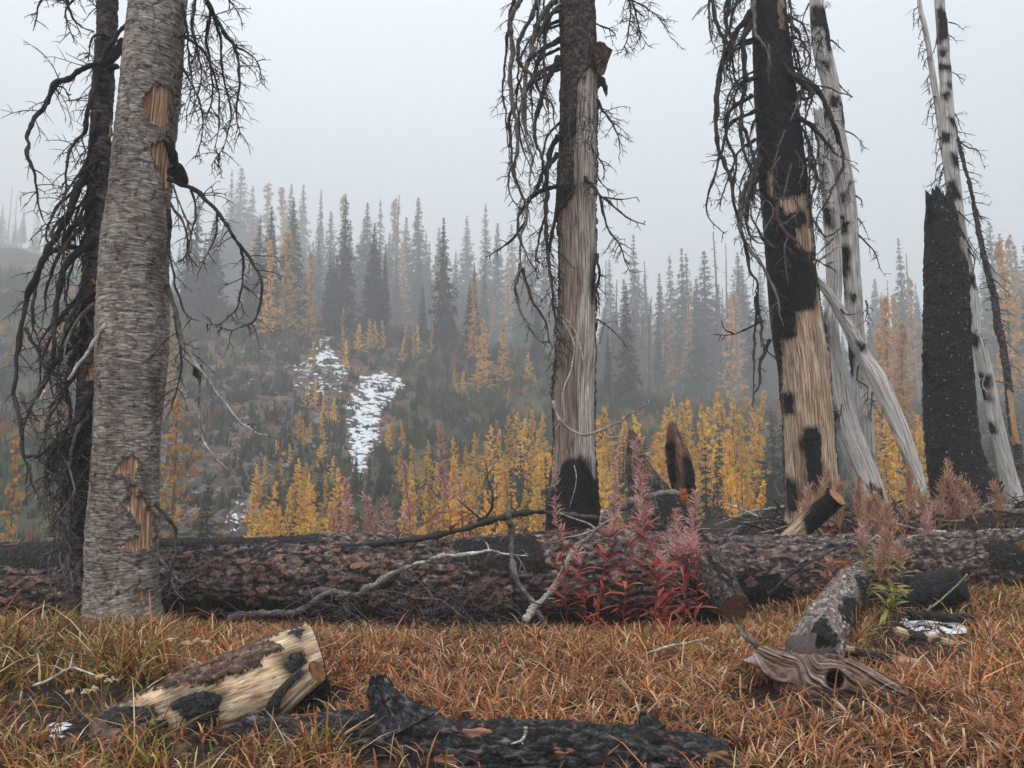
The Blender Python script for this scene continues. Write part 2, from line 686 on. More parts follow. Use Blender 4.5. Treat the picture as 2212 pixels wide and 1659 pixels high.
def put_tree(name, meshes, parts, x, y, z, h_scale, rot, group, rec, wscale=None, tilt=(0, 0)):
    root = thing(name, '', '', (x, y, z), group)
    root.rotation_euler = (tilt[0], tilt[1], rot)
    w = wscale or h_scale
    root.scale = (w, w, h_scale)
    for me, pn in zip(meshes, parts):
        c_ = link(bpy.data.objects.new(pn, me), root)
        if pn == 'branches':
            c_['kind'] = 'stuff'
    top = P_top = proj(np.array([x, y, z + 0.0]))
    rec.append((root, float(top[0])))
    return root


def label_row(rec, text, cat):
    """text holds {n}: the place counted from the left-hand end of its row"""
    rec.sort(key=lambda q: q[1])
    for i, (o, _) in enumerate(rec):
        tag(o, text.format(n=ordinal(i)), cat)


FIRS = [fir_mesh('tall fir %d' % i, 20 + i, 20.0, r, 46, 9, 15, 0.60, b, g) for i, (r, b, g) in enumerate([(3.0, .03, .08), (2.3, .10, .14), (3.5, .05, .12), (2.0, .2, .28), (2.8, .08, .3)])]
SMALLFIR = [fir_mesh('young fir %d' % i, 40 + i, 4.0, r, 24, 9, 16, 0.13, 0.02, 0.05) for i, r in enumerate([0.95, 0.75, 1.1])]
LARCHES = [larch_mesh('young larch %d' % i, 60 + i, 4.0, r, 70, 34, 0.10, LAR, 0.03, d, 0.2) for i, (r, d) in enumerate([(0.8, 0.0), (0.6, -0.2), (1.0, 0.15), (0.55, -0.3), (1.15, 0.25), (0.7, 0.0), (0.9, -0.1)])]
BIGLARCH = [larch_mesh('tall larch %d' % i, 80 + i, 20.0, r, 90, 24, 0.34, LARB, b, 0.35, 0.15) for i, (r, b) in enumerate([(2.4, .2), (2.9, .12), (2.0, .35)])]
SNAGS = [snag_mesh('bare snag %d' % i, 90 + i, 20.0, n, L, c) for i, (n, L, c) in enumerate([(50, 2.0, lin(92, 86, 82)), (26, 1.6, lin(120, 114, 110)), (80, 1.5, lin(70, 64, 60)), (12, 1.2, lin(128, 122, 118))])]


def tree_at(u, vtop, d):
    """foot on the land at distance d under u; height so that the tip shows at vtop"""
    d = fd(d)
    q = P(u, vtop, d)
    x = q[0]
    z = float(terr(x, d))
    return x, d, z, q[2] - z


# --- the tall conifers of the forest, tips read from the photograph: (u, v of tip, distance)
rng = np.random.default_rng(5)
fir_tips = [(500, 365, 118), (522, 362, 122), (545, 400, 120), (628, 395, 118), (656, 395, 124), (693, 408, 112), (718, 455, 108), (745, 470, 104), (785, 470, 104), (822, 430, 112), (840, 500, 102),
            (882, 465, 104), (906, 425, 102), (925, 520, 100), (952, 490, 108), (1012, 465, 112), (1052, 440, 108), (1075, 480, 104), (985, 540, 100), (1110, 480, 114), (1150, 500, 108), (1180, 520, 100),
            (1318, 560, 104), (1370, 500, 98), (1425, 590, 92), (1450, 550, 100), (1468, 530, 92), (1486, 545, 96), (1520, 540, 90), (1508, 600, 86), (1590, 545, 92), (1605, 570, 98), (1640, 560, 96), (1350, 600, 88),
            (1395, 590, 100), (1545, 610, 100), (1945, 508, 92), (1905, 640, 88), (1890, 600, 104), (1976, 610, 102), (2140, 480, 92), (2165, 500, 100), (2195, 540, 86), (2120, 560, 96), (2218, 520, 94),
            (-15, 470, 138), (8, 440, 140), (35, 480, 134), (52, 450, 138), (78, 490, 132), (104, 470, 136), (135, 480, 132), (160, 460, 134), (190, 500, 128), (215, 480, 130), (20, 520, 140), (60, 540, 136), (120, 520, 138), (90, 600, 120), (40, 640, 112), (390, 520, 118), (375, 600, 110), (410, 640, 100), (440, 560, 112), (470, 600, 108), (485, 520, 112), (590, 520, 106), (675, 520, 104), (860, 560, 96), (1040, 580, 96), (770, 600, 98), (700, 640, 96), (960, 600, 95), (1130, 610, 94),
            (1330, 660, 84), (1420, 680, 82), (1500, 690, 80), (1570, 670, 84), (1620, 680, 82), (1660, 640, 90), (1920, 720, 82), (2150, 640, 84), (2205, 650, 82), (1780, 600, 96), (1840, 640, 92), (1720, 620, 94), (2020, 600, 98)]
for _ in range(44):
    u_ = rng.uniform(400, 2230)
    if 255 < u_ < 380:
        continue
    line = np.interp(u_, [400, 520, 700, 900, 1100, 1300, 1600, 2230], [520, 430, 470, 490, 530, 590, 620, 600])
    fir_tips.append((u_, line + rng.uniform(0, 130), np.interp(u_, [400, 900, 1300, 2230], [118, 104, 92, 92]) + rng.uniform(-8, 16)))
front_firs = []
for _ in range(46):          # the lower edge of the forest, where it meets the open slope
    u_ = rng.uniform(400, 1220)
    vb_ = np.interp(u_, [400, 560, 700, 900, 1100, 1220], [700, 722, 712, 742, 770, 800]) + rng.uniform(-22, 14)
    front_firs.append((u_, vb_ - rng.uniform(110, 300), vb_))
for _ in range(26):
    u_ = rng.uniform(1300, 2230)
    vb_ = np.interp(u_, [1300, 2230], [850, 870]) + rng.uniform(-22, 20)
    front_firs.append((u_, vb_ - rng.uniform(120, 290), vb_))
rec_l, rec_m, rec_r, rec_e = [], [], [], []
for u, v, vb in front_firs:
    x, y, z, ok = hit(u, vb)
    if not ok:
        continue
    h = P(u, v, y)[2] - z
    k = h / 20.0
    rec = rec_l if u < 620 else rec_m if u < 1230 else rec_r if u < 1700 else rec_e
    put_tree('fir_tree', FIRS[rng.integers(0, 5)], ('trunk', 'crown'), x, y, z, k, rng.random() * 6.28, 'firs fading into the fog', rec, k * rng.uniform(0.8, 1.2))
for u, v, d in fir_tips:
    x, y, z, h = tree_at(u, v, d)
    k = h / 20.0
    rec = rec_l if u < 620 else rec_m if u < 1230 else rec_r if u < 1700 else rec_e
    put_tree('fir_tree', FIRS[rng.integers(0, 5)], ('trunk', 'crown'), x, y, z, k, rng.random() * 6.28, 'firs fading into the fog', rec, max(0.8, k) * rng.uniform(0.75, 1.55))
label_row(rec_l, 'tall dark fir on the foggy crest near the grey barked snag, {n} from the left', 'fir')
label_row(rec_m, 'tall dark fir above the snow gully, {n} from the left', 'fir')
label_row(rec_r, 'tall dark fir in the fog between the tall burnt snags, {n} from the left', 'fir')
label_row(rec_e, 'tall dark fir behind the burnt snags near the frame edge, {n} from the left', 'fir')

# --- tall larches turning orange among the firs
big = [(45, 500, 130), (88, 510, 128), (145, 500, 126), (10, 560, 118), (180, 540, 120), (575, 395, 116), (605, 405, 110), (560, 470, 106), (640, 480, 104), (740, 420, 106), (850, 430, 108), (1030, 600, 90), (1010, 690, 86), (1065, 640, 92), (1100, 560, 98), (870, 520, 98), (800, 520, 98), (620, 560, 100), (1225, 540, 96),
       (1590, 640, 86), (1490, 640, 82), (1440, 660, 84), (1400, 650, 92), (1930, 640, 76), (1968, 600, 80), (1945, 690, 70), (1905, 660, 78), (1990, 720, 72), (2175, 510, 84), (2200, 590, 80), (960, 500, 104)]
rec1, rec2 = [], []
for u, v, d in big:
    x, y, z, h = tree_at(u, v, d)
    k = h / 20.0
    put_tree('larch_tree', BIGLARCH[rng.integers(0, 3)], ('trunk', 'crown'), x, y, z, k, rng.random() * 6.28, 'tall larches turning orange in the forest', rec1 if u < 1240 else rec2, max(k, 0.6) * rng.uniform(0.85, 1.2))
label_row(rec1, 'thin orange larch among foggy firs left of the silver snag, {n} from the left', 'larch')
label_row(rec2, 'tall thin orange larch in the fog beyond the middle burnt snag, {n} from the left', 'larch')

# --- broad orange larches that stand out on the slope: (u, v of tip, v of foot)
MIDLARCH = [larch_mesh('broad larch %d' % i, 85 + i, 20.0, r, 110, 34, 0.36, [lin(240, 188, 96), lin(226, 168, 80), lin(248, 204, 124), lin(200, 150, 84)], b, 0.3, 0.12) for i, (r, b) in enumerate([(3.6, .05), (2.8, .12)])]
for i, (u, v, vb, lab) in enumerate([(1042, 690, 845, 'broad orange larch hanging over the green slope left of the silver snag'), (1022, 610, 790, 'tall pale orange larch just above the broad one on the slope'), (1090, 690, 830, 'ragged pale larch between the broad orange larch and the silver snag'), (618, 500, 735, 'wide pale orange larch in the mist above the scree'),
                                     (664, 545, 740, 'pale orange larch on the mist edge above the snow gully top'), (575, 520, 745, 'thin pale larch left of the wide misty one'), (1935, 640, 960, 'big orange larch seen between the leaning pole and the black stump'), (1968, 700, 1000, 'orange larch close behind the black stump'), (1905, 720, 1000, 'orange larch showing through the leaning poles'), (2180, 520, 900, 'tall pale larch beyond the twiggy pole'), (1590, 640, 880, 'faded orange larch in the fog left of the charred snag')]):
    x, y, z, ok = hit(u, vb)
    h = P(u, v, y)[2] - z
    tag(put_tree('larch_tree', MIDLARCH[i % 2], ('trunk', 'crown'), x, y, z, h / 20.0, 1.7 * i, 'broad orange larches on the slope', [], h / 20.0 * (1.15 if i in (0, 3) else 0.85)), lab, 'larch')

# --- bare dead trees in the fog
bare = [(20, 400, 150), (40, 420, 152), (70, 440, 148), (95, 400, 150), (112, 430, 154), (150, 450, 146), (185, 430, 150), (5, 450, 146), (415, 450, 122), (436, 420, 124), (455, 470, 120), (402, 500, 118), (425, 520, 114), (475, 540, 112), (515, 600, 106),
        (648, 560, 104), (580, 620, 100), (610, 640, 98), (560, 700, 90), (540, 720, 84), (480, 700, 80), (445, 720, 78), (500, 760, 72), (525, 700, 92), (1305, 560, 90), (1340, 600, 86), (1400, 560, 92), (1380, 660, 84), (1430, 690, 80), (1540, 500, 88), (1552, 520, 86), (1560, 620, 84),
        (1410, 720, 76), (1330, 720, 78), (1360, 760, 74), (1575, 720, 78), (1610, 700, 80), (1465, 730, 78), (1970, 540, 86), (1915, 600, 80), (1895, 700, 76), (2112, 600, 84), (2188, 680, 78), (860, 420, 106), (845, 425, 108), (730, 560, 100), (905, 600, 98), (830, 640, 96), (955, 640, 94)]
for _ in range(26):
    f_ = rng.random()
    bare.append((rng.uniform(400, 680), 480 + 330 * f_ + rng.uniform(-40, 40), 112 - 50 * f_))
for _ in range(12):
    bare.append((rng.uniform(-20, 230), rng.uniform(400, 560), rng.uniform(120, 150)))
for _ in range(16):
    bare.append((rng.uniform(1300, 1660), rng.uniform(600, 760), rng.uniform(70, 92)))
rec1, rec2, rec3, rec4 = [], [], [], []
for u, v, d in bare:
    x, y, z, h = tree_at(u, v, d)
    k = h / 20.0
    put_tree('dead_tree', SNAGS[rng.integers(0, 4)], ('trunk', 'branches'), x, y, z, k, rng.random() * 6.28, 'bare dead trees in the fog', rec1 if u < 300 else rec2 if u < 660 else rec3 if u < 1240 else rec4, max(k, 0.55), (rng.normal(0, .03), rng.normal(0, .03)))
label_row(rec1, 'faint bare dead tree on the misty ridge, {n} from the left', 'dead tree')
label_row(rec2, 'bare grey dead tree above the scree slope, {n} from the left', 'dead tree')
label_row(rec3, 'bare grey dead tree among the firs over the gully, {n} from the left', 'dead tree')
label_row(rec4, 'bare grey dead tree in the fog beyond the middle burnt snag, {n} from the left', 'dead tree')

# --- young golden larches: (u, v of tip, distance)
yl = [(558, 1020, 40), (575, 985, 44), (600, 950, 50), (612, 990, 44), (628, 960, 48), (645, 990, 42), (662, 1010, 40), (590, 1040, 36), (620, 1050, 35), (650, 1060, 34), (680, 1050, 34), (700, 1020, 38), (715, 985, 44), (735, 1010, 38), (570, 1090, 32), (605, 1090, 31), (640, 1100, 31), (675, 1095, 30), (705, 1085, 31), (725, 1075, 33), (545, 1060, 34), (690, 960, 48), (660, 925, 54), (700, 930, 52), (672, 910, 58), (548, 1110, 30), (692, 1120, 29), (585, 1120, 29)]
ym = [(860, 975, 44), (885, 1000, 40), (900, 960, 46), (925, 950, 46), (942, 1000, 40), (985, 945, 44), (975, 990, 38), (1005, 965, 42), (1025, 935, 46), (1040, 960, 42), (1060, 920, 48), (1085, 930, 44), (1098, 895, 50), (1112, 890, 50), (1130, 905, 46), (1150, 885, 50), (1168, 895, 46), (1180, 930, 42), (1010, 1010, 35), (1035, 1020, 33), (1070, 1000, 36), (1100, 1010, 34), (1140, 1000, 36), (1165, 1020, 33), (905, 1040, 33), (930, 1050, 32), (990, 1050, 31), (1050, 1060, 30), (1120, 1060, 30), (870, 1030, 34), (965, 1080, 29), (1085, 1080, 29), (1155, 1075, 29)]
yr = [(1300, 905, 46), (1318, 885, 48), (1335, 930, 42), (1355, 900, 46), (1378, 890, 46), (1395, 905, 42), (1415, 880, 48), (1435, 900, 44), (1455, 850, 52), (1470, 870, 48), (1488, 865, 48), (1508, 875, 46), (1530, 880, 44), (1548, 845, 52), (1565, 850, 48), (1580, 860, 46), (1598, 880, 44), (1618, 845, 50), (1635, 870, 46), (1560, 930, 38), (1540, 960, 36), (1520, 940, 38), (1490, 960, 36), (1420, 960, 36), (1390, 980, 34), (1310, 970, 38), (1330, 1010, 33), (1600, 950, 38), (1625, 940, 38), (1575, 1010, 32), (1592, 1040, 30), (1612, 1045, 29), (1632, 1040, 30), (1304, 1030, 31), (1440, 1000, 33)]
ye = [(1885, 905, 42), (1902, 880, 46), (1920, 910, 40), (1938, 890, 44), (1890, 960, 36), (1915, 980, 34), (1970, 900, 42), (1985, 930, 40), (1930, 1010, 32), (1898, 1020, 31)]
yu = [(725, 650, 84), (738, 660, 82), (785, 655, 84), (800, 690, 80), (815, 695, 80), (830, 690, 80), (775, 700, 78), (740, 705, 78), (875, 670, 82), (895, 710, 78), (870, 725, 77), (930, 705, 82), (672, 740, 76), (680, 820, 66), (700, 850, 63), (665, 820, 66), (745, 735, 76), (905, 705, 80), (1045, 735, 76), (695, 890, 58), (640, 890, 58), (655, 905, 56), (720, 860, 62), (1030, 790, 72), (1000, 800, 70), (985, 790, 72), (1140, 760, 76), (870, 905, 54), (840, 915, 52)]
for lst, (ua, ub), (va, vb), (da, db), m_ in ((yl, (545, 740), (960, 1110), (46, 30), 11), (ym, (845, 1190), (940, 1100), (42, 29), 12), (yr, (1295, 1645), (880, 1060), (46, 30), 10)):
    for _ in range(m_):
        f_ = rng.random()
        lst.append((rng.uniform(ua, ub), va + (vb - va) * f_ + rng.uniform(-35, 35), da + (db - da) * f_))
row_txt = [(yl, 'young golden larch in the thicket below the scree slope, {n} from the left'), (ym, 'young golden larch in the thicket before the middle snag, {n} from the left'), (yr, 'young golden larch in the thicket between middle and charred snags, {n} from the left'),
           (ye, 'young golden larch glimpsed behind the leaning pale pole, {n} from the left'), (yu, 'small golden larch up on the slope around the snow gully, {n} from the left')]
for lst, txt in row_txt:
    rec = []
    for u, v, d in lst:
        x, y, z, h = tree_at(u, v, d)
        if lst is yu:
            x, y, z, ok = hit(u, v + 65)
            h = P(u, v, y)[2] - z
        k = h / 4.0
        put_tree('young_larch', LARCHES[rng.integers(0, 7)], ('trunk', 'crown'), x, y, z, k, rng.random() * 6.28, 'young golden larches', rec, (k * rng.uniform(0.6, 1.1) if h > 4.5 else k * rng.uniform(0.75, 1.35)), (rng.normal(0, .05), rng.normal(0, .05)))
    label_row(rec, txt, 'larch')

# --- two nearer, looser larches behind the grey barked trees
NEARL = [larch_mesh('loose larch %d' % i, 110 + i, 6.0, r, 46, 34, 0.12, [lin(214, 160, 66), lin(228, 178, 84), lin(190, 140, 60)], 0.05, 0.2, 0.2) for i, r in enumerate([1.3, 0.8])]
for i, (u, v, d, me, w, lab) in enumerate([(383, 860, 30, 0, 1.0, 'loose pale gold larch with drooping twigs just behind the grey barked snag'), (372, 700, 62, 1, 1.0, 'thin pale larch spire partly hidden by the grey barked snag'), (32, 940, 28, 1, 0.9, 'narrow golden larch above the log at the frame edge beside hanging branches'),
                                           (930, 1040, 27, 1, 0.6, 'bright small golden larch in front of the thicket behind pink seed heads'), (1600, 985, 26, 0, 0.62, 'bright bushy golden larch nearest the charred snag')]):
    x, y, z, h = tree_at(u, v, d)
    rec = []
    o = put_tree('young_larch', NEARL[me], ('trunk', 'crown'), x, y, z, h / 6.0, 1.3 * i, 'nearer golden larches', rec, h / 6.0 * w)
    tag(o, lab, 'larch')

# --- young firs in the hollow
rec = []
for u, v, d in [(452, 1030, 28), (440, 1060, 26), (1125, 960, 34), (1105, 1010, 30), (1520, 940, 30), (1545, 960, 32), (1668, 880, 38), (1650, 960, 32), (1690, 900, 36), (545, 830, 62), (560, 880, 54), (770, 960, 48), (800, 990, 42), (830, 960, 46), (1360, 960, 38), (1475, 930, 40), (1410, 1010, 31), (955, 960, 44), (1180, 980, 34), (1955, 960, 38), (2170, 830, 44), (2140, 900, 40), (2195, 900, 38), (1075, 950, 42), (1625, 1010, 30), (740, 870, 60), (1325, 1040, 31), (690, 1000, 40), (600, 1010, 38), (640, 1040, 34), (735, 1050, 33), (880, 1010, 36), (920, 1000, 38), (1010, 1000, 36), (1050, 990, 38), (1140, 960, 40), (1345, 930, 42), (1395, 940, 40), (1440, 920, 42), (1500, 900, 44), (1550, 900, 42), (1590, 900, 42), (1640, 920, 38), (1910, 930, 40), (700, 880, 58), (650, 930, 50), (850, 850, 64), (900, 860, 62), (960, 850, 64), (1060, 850, 62), (480, 900, 54), (520, 960, 46), (600, 860, 62)]:
    x, y, z, h = tree_at(u, v, d)
    k = h / 4.0
    put_tree('young_fir', SMALLFIR[rng.integers(0, 3)], ('trunk', 'crown'), x, y, z, k, rng.random() * 6.28, 'young dark firs in the hollow', rec, k * rng.uniform(0.65, 0.95))
label_row(rec, 'young dark green fir in the hollow beyond the log, {n} from the left', 'fir')

SCREE = [(350, 1160), (350, 800), (480, 720), (600, 730), (700, 745), (790, 830), (780, 1000), (740, 980), (650, 980), (560, 1060), (540, 1160)]
GULLY = [[(672, 742), (712, 728), (720, 760), (752, 800), (735, 830), (700, 800), (665, 812), (640, 800), (676, 772)],
         [(770, 815), (820, 806), (880, 822), (862, 850), (828, 872), (815, 920), (820, 960), (798, 985), (770, 1030), (762, 1000), (752, 940), (758, 900), (745, 880), (765, 850)],
         [(640, 830), (700, 820), (740, 836), (735, 850), (690, 846), (660, 850)], [(505, 1090), (530, 1075), (524, 1120), (508, 1150), (486, 1140)]]


# --- low green and russet shrubs on the slope: nobody could count them
def build_shrubs():
    rng = np.random.default_rng(31)
    mb = MB()
    n = 14500
    y = 30 + 105 * rng.random(n) ** 0.85
    x = (rng.random(n) * 1.5 - 0.76) * y
    z = terr(x, y)
    u, v, _ = proj(np.stack([x, y, z], -1))
    scree = poly_sdf(u, v, [(330, 1180), (340, 760), (480, 690), (660, 690), (760, 760), (880, 800), (900, 860), (830, 960), (790, 1050), (700, 960), (620, 980), (560, 1060), (545, 1180)]) / 40
    keep = (scree < rng.normal(-0.1, 0.5, n)) | (rng.random(n) < 0.6)
    gl = np.maximum.reduce([poly_sdf(u, v, p_) for p_ in GULLY])
    keep &= (gl < -4) | (rng.random(n) < 0.22)
    x, y, z = x[keep], y[keep], z[keep]
    n = len(x)
    nz = fbm(np.stack([x * 0.09, y * 0.05, 0 * x], -1), 3, 77) + rng.normal(0, 0.12, n)
    pal = np.array([lin(44, 52, 34), lin(60, 70, 40), lin(34, 42, 30), lin(82, 82, 46), lin(132, 76, 42), lin(150, 112, 52)])[:, :3]
    ci = np.where(nz > 0.36, rng.integers(4, 6, n), rng.integers(0, 4, n))
    K = 12
    s = (0.3 + 0.9 * rng.random(n) ** 2) * (0.5 + y / 120)
    a = rng.random((n, K)) * 6.28
    r = rng.random((n, K)) * 0.45 * s[:, None]
    b = np.stack([x[:, None] + r * np.cos(a), y[:, None] + r * np.sin(a), z[:, None] + 0 * r - 0.05], -1)
    h = s[:, None] * (0.5 + 0.8 * rng.random((n, K)))
    tip = b + np.stack([rng.normal(0, 0.2, (n, K)) * h, rng.normal(0, 0.2, (n, K)) * h, h], -1)
    wa = rng.random((n, K)) * 6.28
    w = np.stack([np.cos(wa), np.sin(wa), 0 * wa], -1) * (0.16 * h)[..., None]
    V = np.stack([b - w, b + w, tip], 2).reshape(-1, 3)
    c = np.repeat(pal[ci][:, None] * (0.7 + 0.6 * rng.random((n, K, 1))), 3, 1).reshape(-1, 3)
    c = np.repeat((pal[ci][:, None, :] * (0.7 + 0.6 * rng.random((n, K, 1)))).reshape(-1, 3), 3, 0)
    mb.add(V, None, np.arange(len(V)).reshape(-1, 3), c)
    o = mb.build('shrub_cover', M_SHRUB, smooth=False)
    tag(o, 'dark green low scrub covering the slope below the fir forest', 'scrub', kind='stuff')


build_shrubs()

# --- scree blocks and snow on the slope
def build_scree_snow():
    rng = np.random.default_rng(8)
    mb = MB()
    box = np.array([[-1, -1, -1], [1, -1, -1], [1, 1, -1], [-1, 1, -1], [-1, -1, 1], [1, -1, 1], [1, 1, 1], [-1, 1, 1]], float)
    bq = np.array([[0, 3, 2, 1], [4, 5, 6, 7], [0, 1, 5, 4], [1, 2, 6, 5], [2, 3, 7, 6], [3, 0, 4, 7]])
    u, v = rng.uniform(340, 900, 6500), rng.uniform(700, 1165, 6500)
    ok = poly_sdf(u, v, SCREE) > rng.normal(-5, 18, len(u))
    x_, y_, z_, met = hits(u[ok], v[ok], 26, 240, 200)
    for x, y, z in zip(x_[met][:1700], y_[met], z_[met]):
        s = (0.035 + 0.19 * rng.random() ** 4) * (0.7 + y / 90)
        q = box * np.array([1.2, 1.0, 0.7]) * s * (1 + rng.normal(0, 0.32, (8, 3)))
        a = rng.random() * 6.28
        rot, _r = np.linalg.qr(rng.normal(size=(3, 3)) + np.diag([1.2, 1.2, 1.2]))
        g = rng.uniform(0.3, 1.25)
        mb.add(q @ rot.T + [x, y, z + 0.1 * s], bq, None, np.array(lin(118, 112, 106)[:3]) * g)
    tag(mb.build('scree', M_FARWOOD, smooth=False), 'grey scree blocks strewn over the slope beside the snow gully', 'scree', kind='stuff')
    sb = MB()
    m = NT('fresh snow')
    nb = m.noise(m.obj(), 8.0, 4, 0.6)
    ms = m.done(lin(218, 223, 230), 0.6, m.bump(nb, 0.4, 0.05), 0.3)
    n = 7
    th = np.arange(n) * 6.283 / n
    for k, poly in enumerate(GULLY):
        pl = np.array(poly, float)
        lo, hi = pl.min(0) - 8, pl.max(0) + 8
        m = (3000, 9500, 900, 300)[k]
        u, v = rng.uniform(lo[0], hi[0], m), rng.uniform(lo[1], hi[1], m)
        dd = poly_sdf(u, v, poly)
        ok = (dd > -3 + rng.normal(0, 4, m)) & (rng.random(m) < 0.24 + 0.025 * dd) & (fbm(np.stack([u / 7, v / 3, 0 * u], -1), 3, 3) > 0.04)
        x, y, z, met = hits(u[ok], v[ok], 26, 240, 200)
        x, y, z = x[met], y[met], z[met]
        m = len(x)
        R = rng.uniform(0.03, 0.17, (m, 1)) * (1 + rng.normal(0, 0.35, (m, n))) * (0.5 + y[:, None] / 100)
        ex = R * np.cos(th) * rng.uniform(0.9, 2.0, (m, 1))
        ey = R * np.sin(th) * 0.8
        xs, ys = x[:, None] + ex, y[:, None] + ey
        xi, yi = x[:, None] + ex * 0.6, y[:, None] + ey * 0.6
        V = np.concatenate([np.stack([xs, ys, terr(xs, ys) + 0.02], -1), np.stack([xi, yi, terr(xi, yi) + 0.10], -1), np.stack([x, y, z + 0.14], -1)[:, None]], 1)
        j = np.arange(n)
        kq = (j + 1) % n
        off = (np.arange(m) * (2 * n + 1))[:, None, None]
        Qs = (np.stack([j, kq, kq + n, j + n], 1)[None] + off).reshape(-1, 4)
        Ts = (np.stack([j + n, kq + n, np.full(n, 2 * n)], 1)[None] + off).reshape(-1, 3)
        sb.add(V.reshape(-1, 3), Qs, Ts)
    tag(sb.build('snow', ms), 'broken white snow lying in the gully on the slope', 'snow', kind='stuff')
    return ms


M_SNOW = build_scree_snow()

# ------------------------------------------------------------------ bark, wood and char
def trunk_mat(name, bark, bscale, wood, char=(lin(7, 7, 8), lin(24, 23, 24), lin(58, 56, 57)), wscale=(55, 55, 1.6), side=None, blotch=None, bump=0.9, edge=0.035, cracks=True, rough=0.85, flecks=None, stain=None, dark=0.35, specks=None, plates=None):
    m = NT(name)
    tc = m.attr('tc', 'Vector')
    nb = m.noise(m.scale(tc, bscale), 1.0, 8, 0.68, 0.6)
    bc = m.ramp(nb, [(0.33, bark[0]), (0.46, bark[1]), (0.56, bark[2]), (0.68, bark[3])])
    if plates:
        wv = m.n('ShaderNodeVectorMath', operation='ADD')
        nv_ = m.n('ShaderNodeTexNoise')
        m.put(nv_.inputs['Vector'], tc)
        nv_.inputs['Scale'].default_value = 9.0
        nv_.inputs['Detail'].default_value = 5.0
        sc_ = m.n('ShaderNodeVectorMath', operation='SCALE')
        m.put(sc_.inputs[0], nv_.outputs['Color'])
        sc_.inputs['Scale'].default_value = 0.16
        m.put(wv.inputs[0], tc)
        m.put(wv.inputs[1], sc_.outputs[0])
        pe = m.vor(m.scale(wv.outputs[0], plates), 1.0, 'DISTANCE_TO_EDGE')
        gate = m.rng(m.noise(tc, 2.2, 3, 0.6), 0.44, 0.56, 0, 1)
        bc = m.mix(m.math('MULTIPLY', m.rng(pe, 0.0, 0.04, 0.7, 0), gate), bc, lin(20, 17, 16))
        bc = m.mix(m.rng(m.noise(m.scale(tc, (3, 3, 1.1)), 1.0, 5, 0.65), 0.40, 0.62, 0.62, 0.0), bc, m.mix(1.0, bc, lin(120, 108, 104), 'MULTIPLY'))
        kn = m.math('ADD', m.vor(m.scale(tc, (5, 5, 3.2)), 1.0, 'F1', 'Distance'), m.math('MULTIPLY', m.noise(tc, 30, 4, 0.7), 0.16))
        bc = m.mix(m.rng(kn, 0.15, 0.21, 0.9, 0), bc, lin(26, 21, 20))
    if blotch:
        bc = m.mix(m.rng(m.noise(tc, blotch[1], 4, 0.6), blotch[2], blotch[2] + 0.12, 0, blotch[3]), bc, blotch[0])
    nw = m.noise(m.scale(tc, wscale), 1.0, 9, 0.72, 0.3)
    nw2 = m.noise(m.scale(tc, (7, 7, 1.3)), 1.0, 4, 0.6, 0.4)
    wc = m.ramp(nw, [(0.33, [k * dark for k in wood[0][:3]] + [1]), (0.40, wood[0]), (0.49, wood[1]), (0.60, wood[2])])
    wc = m.mix(m.rng(nw2, 0.45, 0.68, 0, 0.8), wc, m.mix(0.5, wc, wood[3], 'MULTIPLY'))
    wc = m.mix(m.rng(m.noise(m.scale(tc, (16, 16, 3)), 1.0, 6, 0.7), 0.52, 0.66, 0, 0.65), wc, wood[3])
    if specks:
        sv_ = m.vor(m.scale(tc, (38, 38, 9)), 1.0, 'F1', 'Distance')
        wc = m.mix(m.rng(m.math('ADD', sv_, m.math('MULTIPLY', m.noise(tc, 5, 4, 0.7), 0.9)), 0.52, 0.58, 0.85, 0), wc, specks)
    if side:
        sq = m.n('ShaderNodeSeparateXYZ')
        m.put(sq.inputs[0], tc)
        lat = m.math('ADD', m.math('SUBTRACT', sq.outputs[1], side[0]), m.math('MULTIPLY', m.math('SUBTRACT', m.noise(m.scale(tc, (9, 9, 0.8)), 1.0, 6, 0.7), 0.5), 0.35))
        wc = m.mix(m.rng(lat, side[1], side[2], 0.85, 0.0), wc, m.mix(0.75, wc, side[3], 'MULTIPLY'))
    if stain:
        wc = m.mix(m.rng(m.noise(m.scale(tc, (2, 2, 0.7)), stain[1], 8, 0.75), stain[2], stain[2] + 0.12, 0, 0.75), wc, stain[0])
    vc = m.vor(m.scale(tc, (26, 26, 17)), 1.0, 'DISTANCE_TO_EDGE')
    crack = m.rng(vc, 0.0, 0.09, 0, 1)
    nc = m.noise(tc, 22, 8, 0.7)
    cc = m.ramp(nc, [(0.36, char[0]), (0.56, char[1]), (0.74, char[2])])
    if flecks:
        fl = m.vor(m.scale(tc, flecks[1]), 1.0, 'F1', 'Distance')
        fl = m.math('ADD', fl, m.math('MULTIPLY', m.noise(tc, 60, 4, 0.6), 0.5))
        cc = m.mix(m.rng(fl, flecks[2] - 0.04, flecks[2], 1, 0), cc, flecks[0])
    e = m.math('MULTIPLY', m.math('SUBTRACT', m.noise(tc, 45, 5, 0.7), 0.5), edge)
    fw = m.rng(m.math('ADD', m.attr('wood'), e), -0.0015, 0.0015, 0, 1)
    fc = m.rng(m.math('ADD', m.attr('char'), e), -0.0015, 0.0015, 0, 1)
    scorch = m.math('ADD', m.attr('char'), m.math('MULTIPLY', m.math('SUBTRACT', nw2, 0.5), 0.16))
    wc = m.mix(m.rng(scorch, -0.075, 0.0, 0, 0.8), wc, lin(48, 34, 27))
    rim = m.math('ADD', m.attr('wood'), e)
    bc = m.mix(m.rng(rim, -0.03, 0.0, 0, 0.55), bc, lin(44, 34, 30))
    c = m.mix(fw, bc, wc)
    c = m.mix(fc, c, cc)
    hb = m.math('MULTIPLY', nb, m.math('SUBTRACT', 1.0, fw))
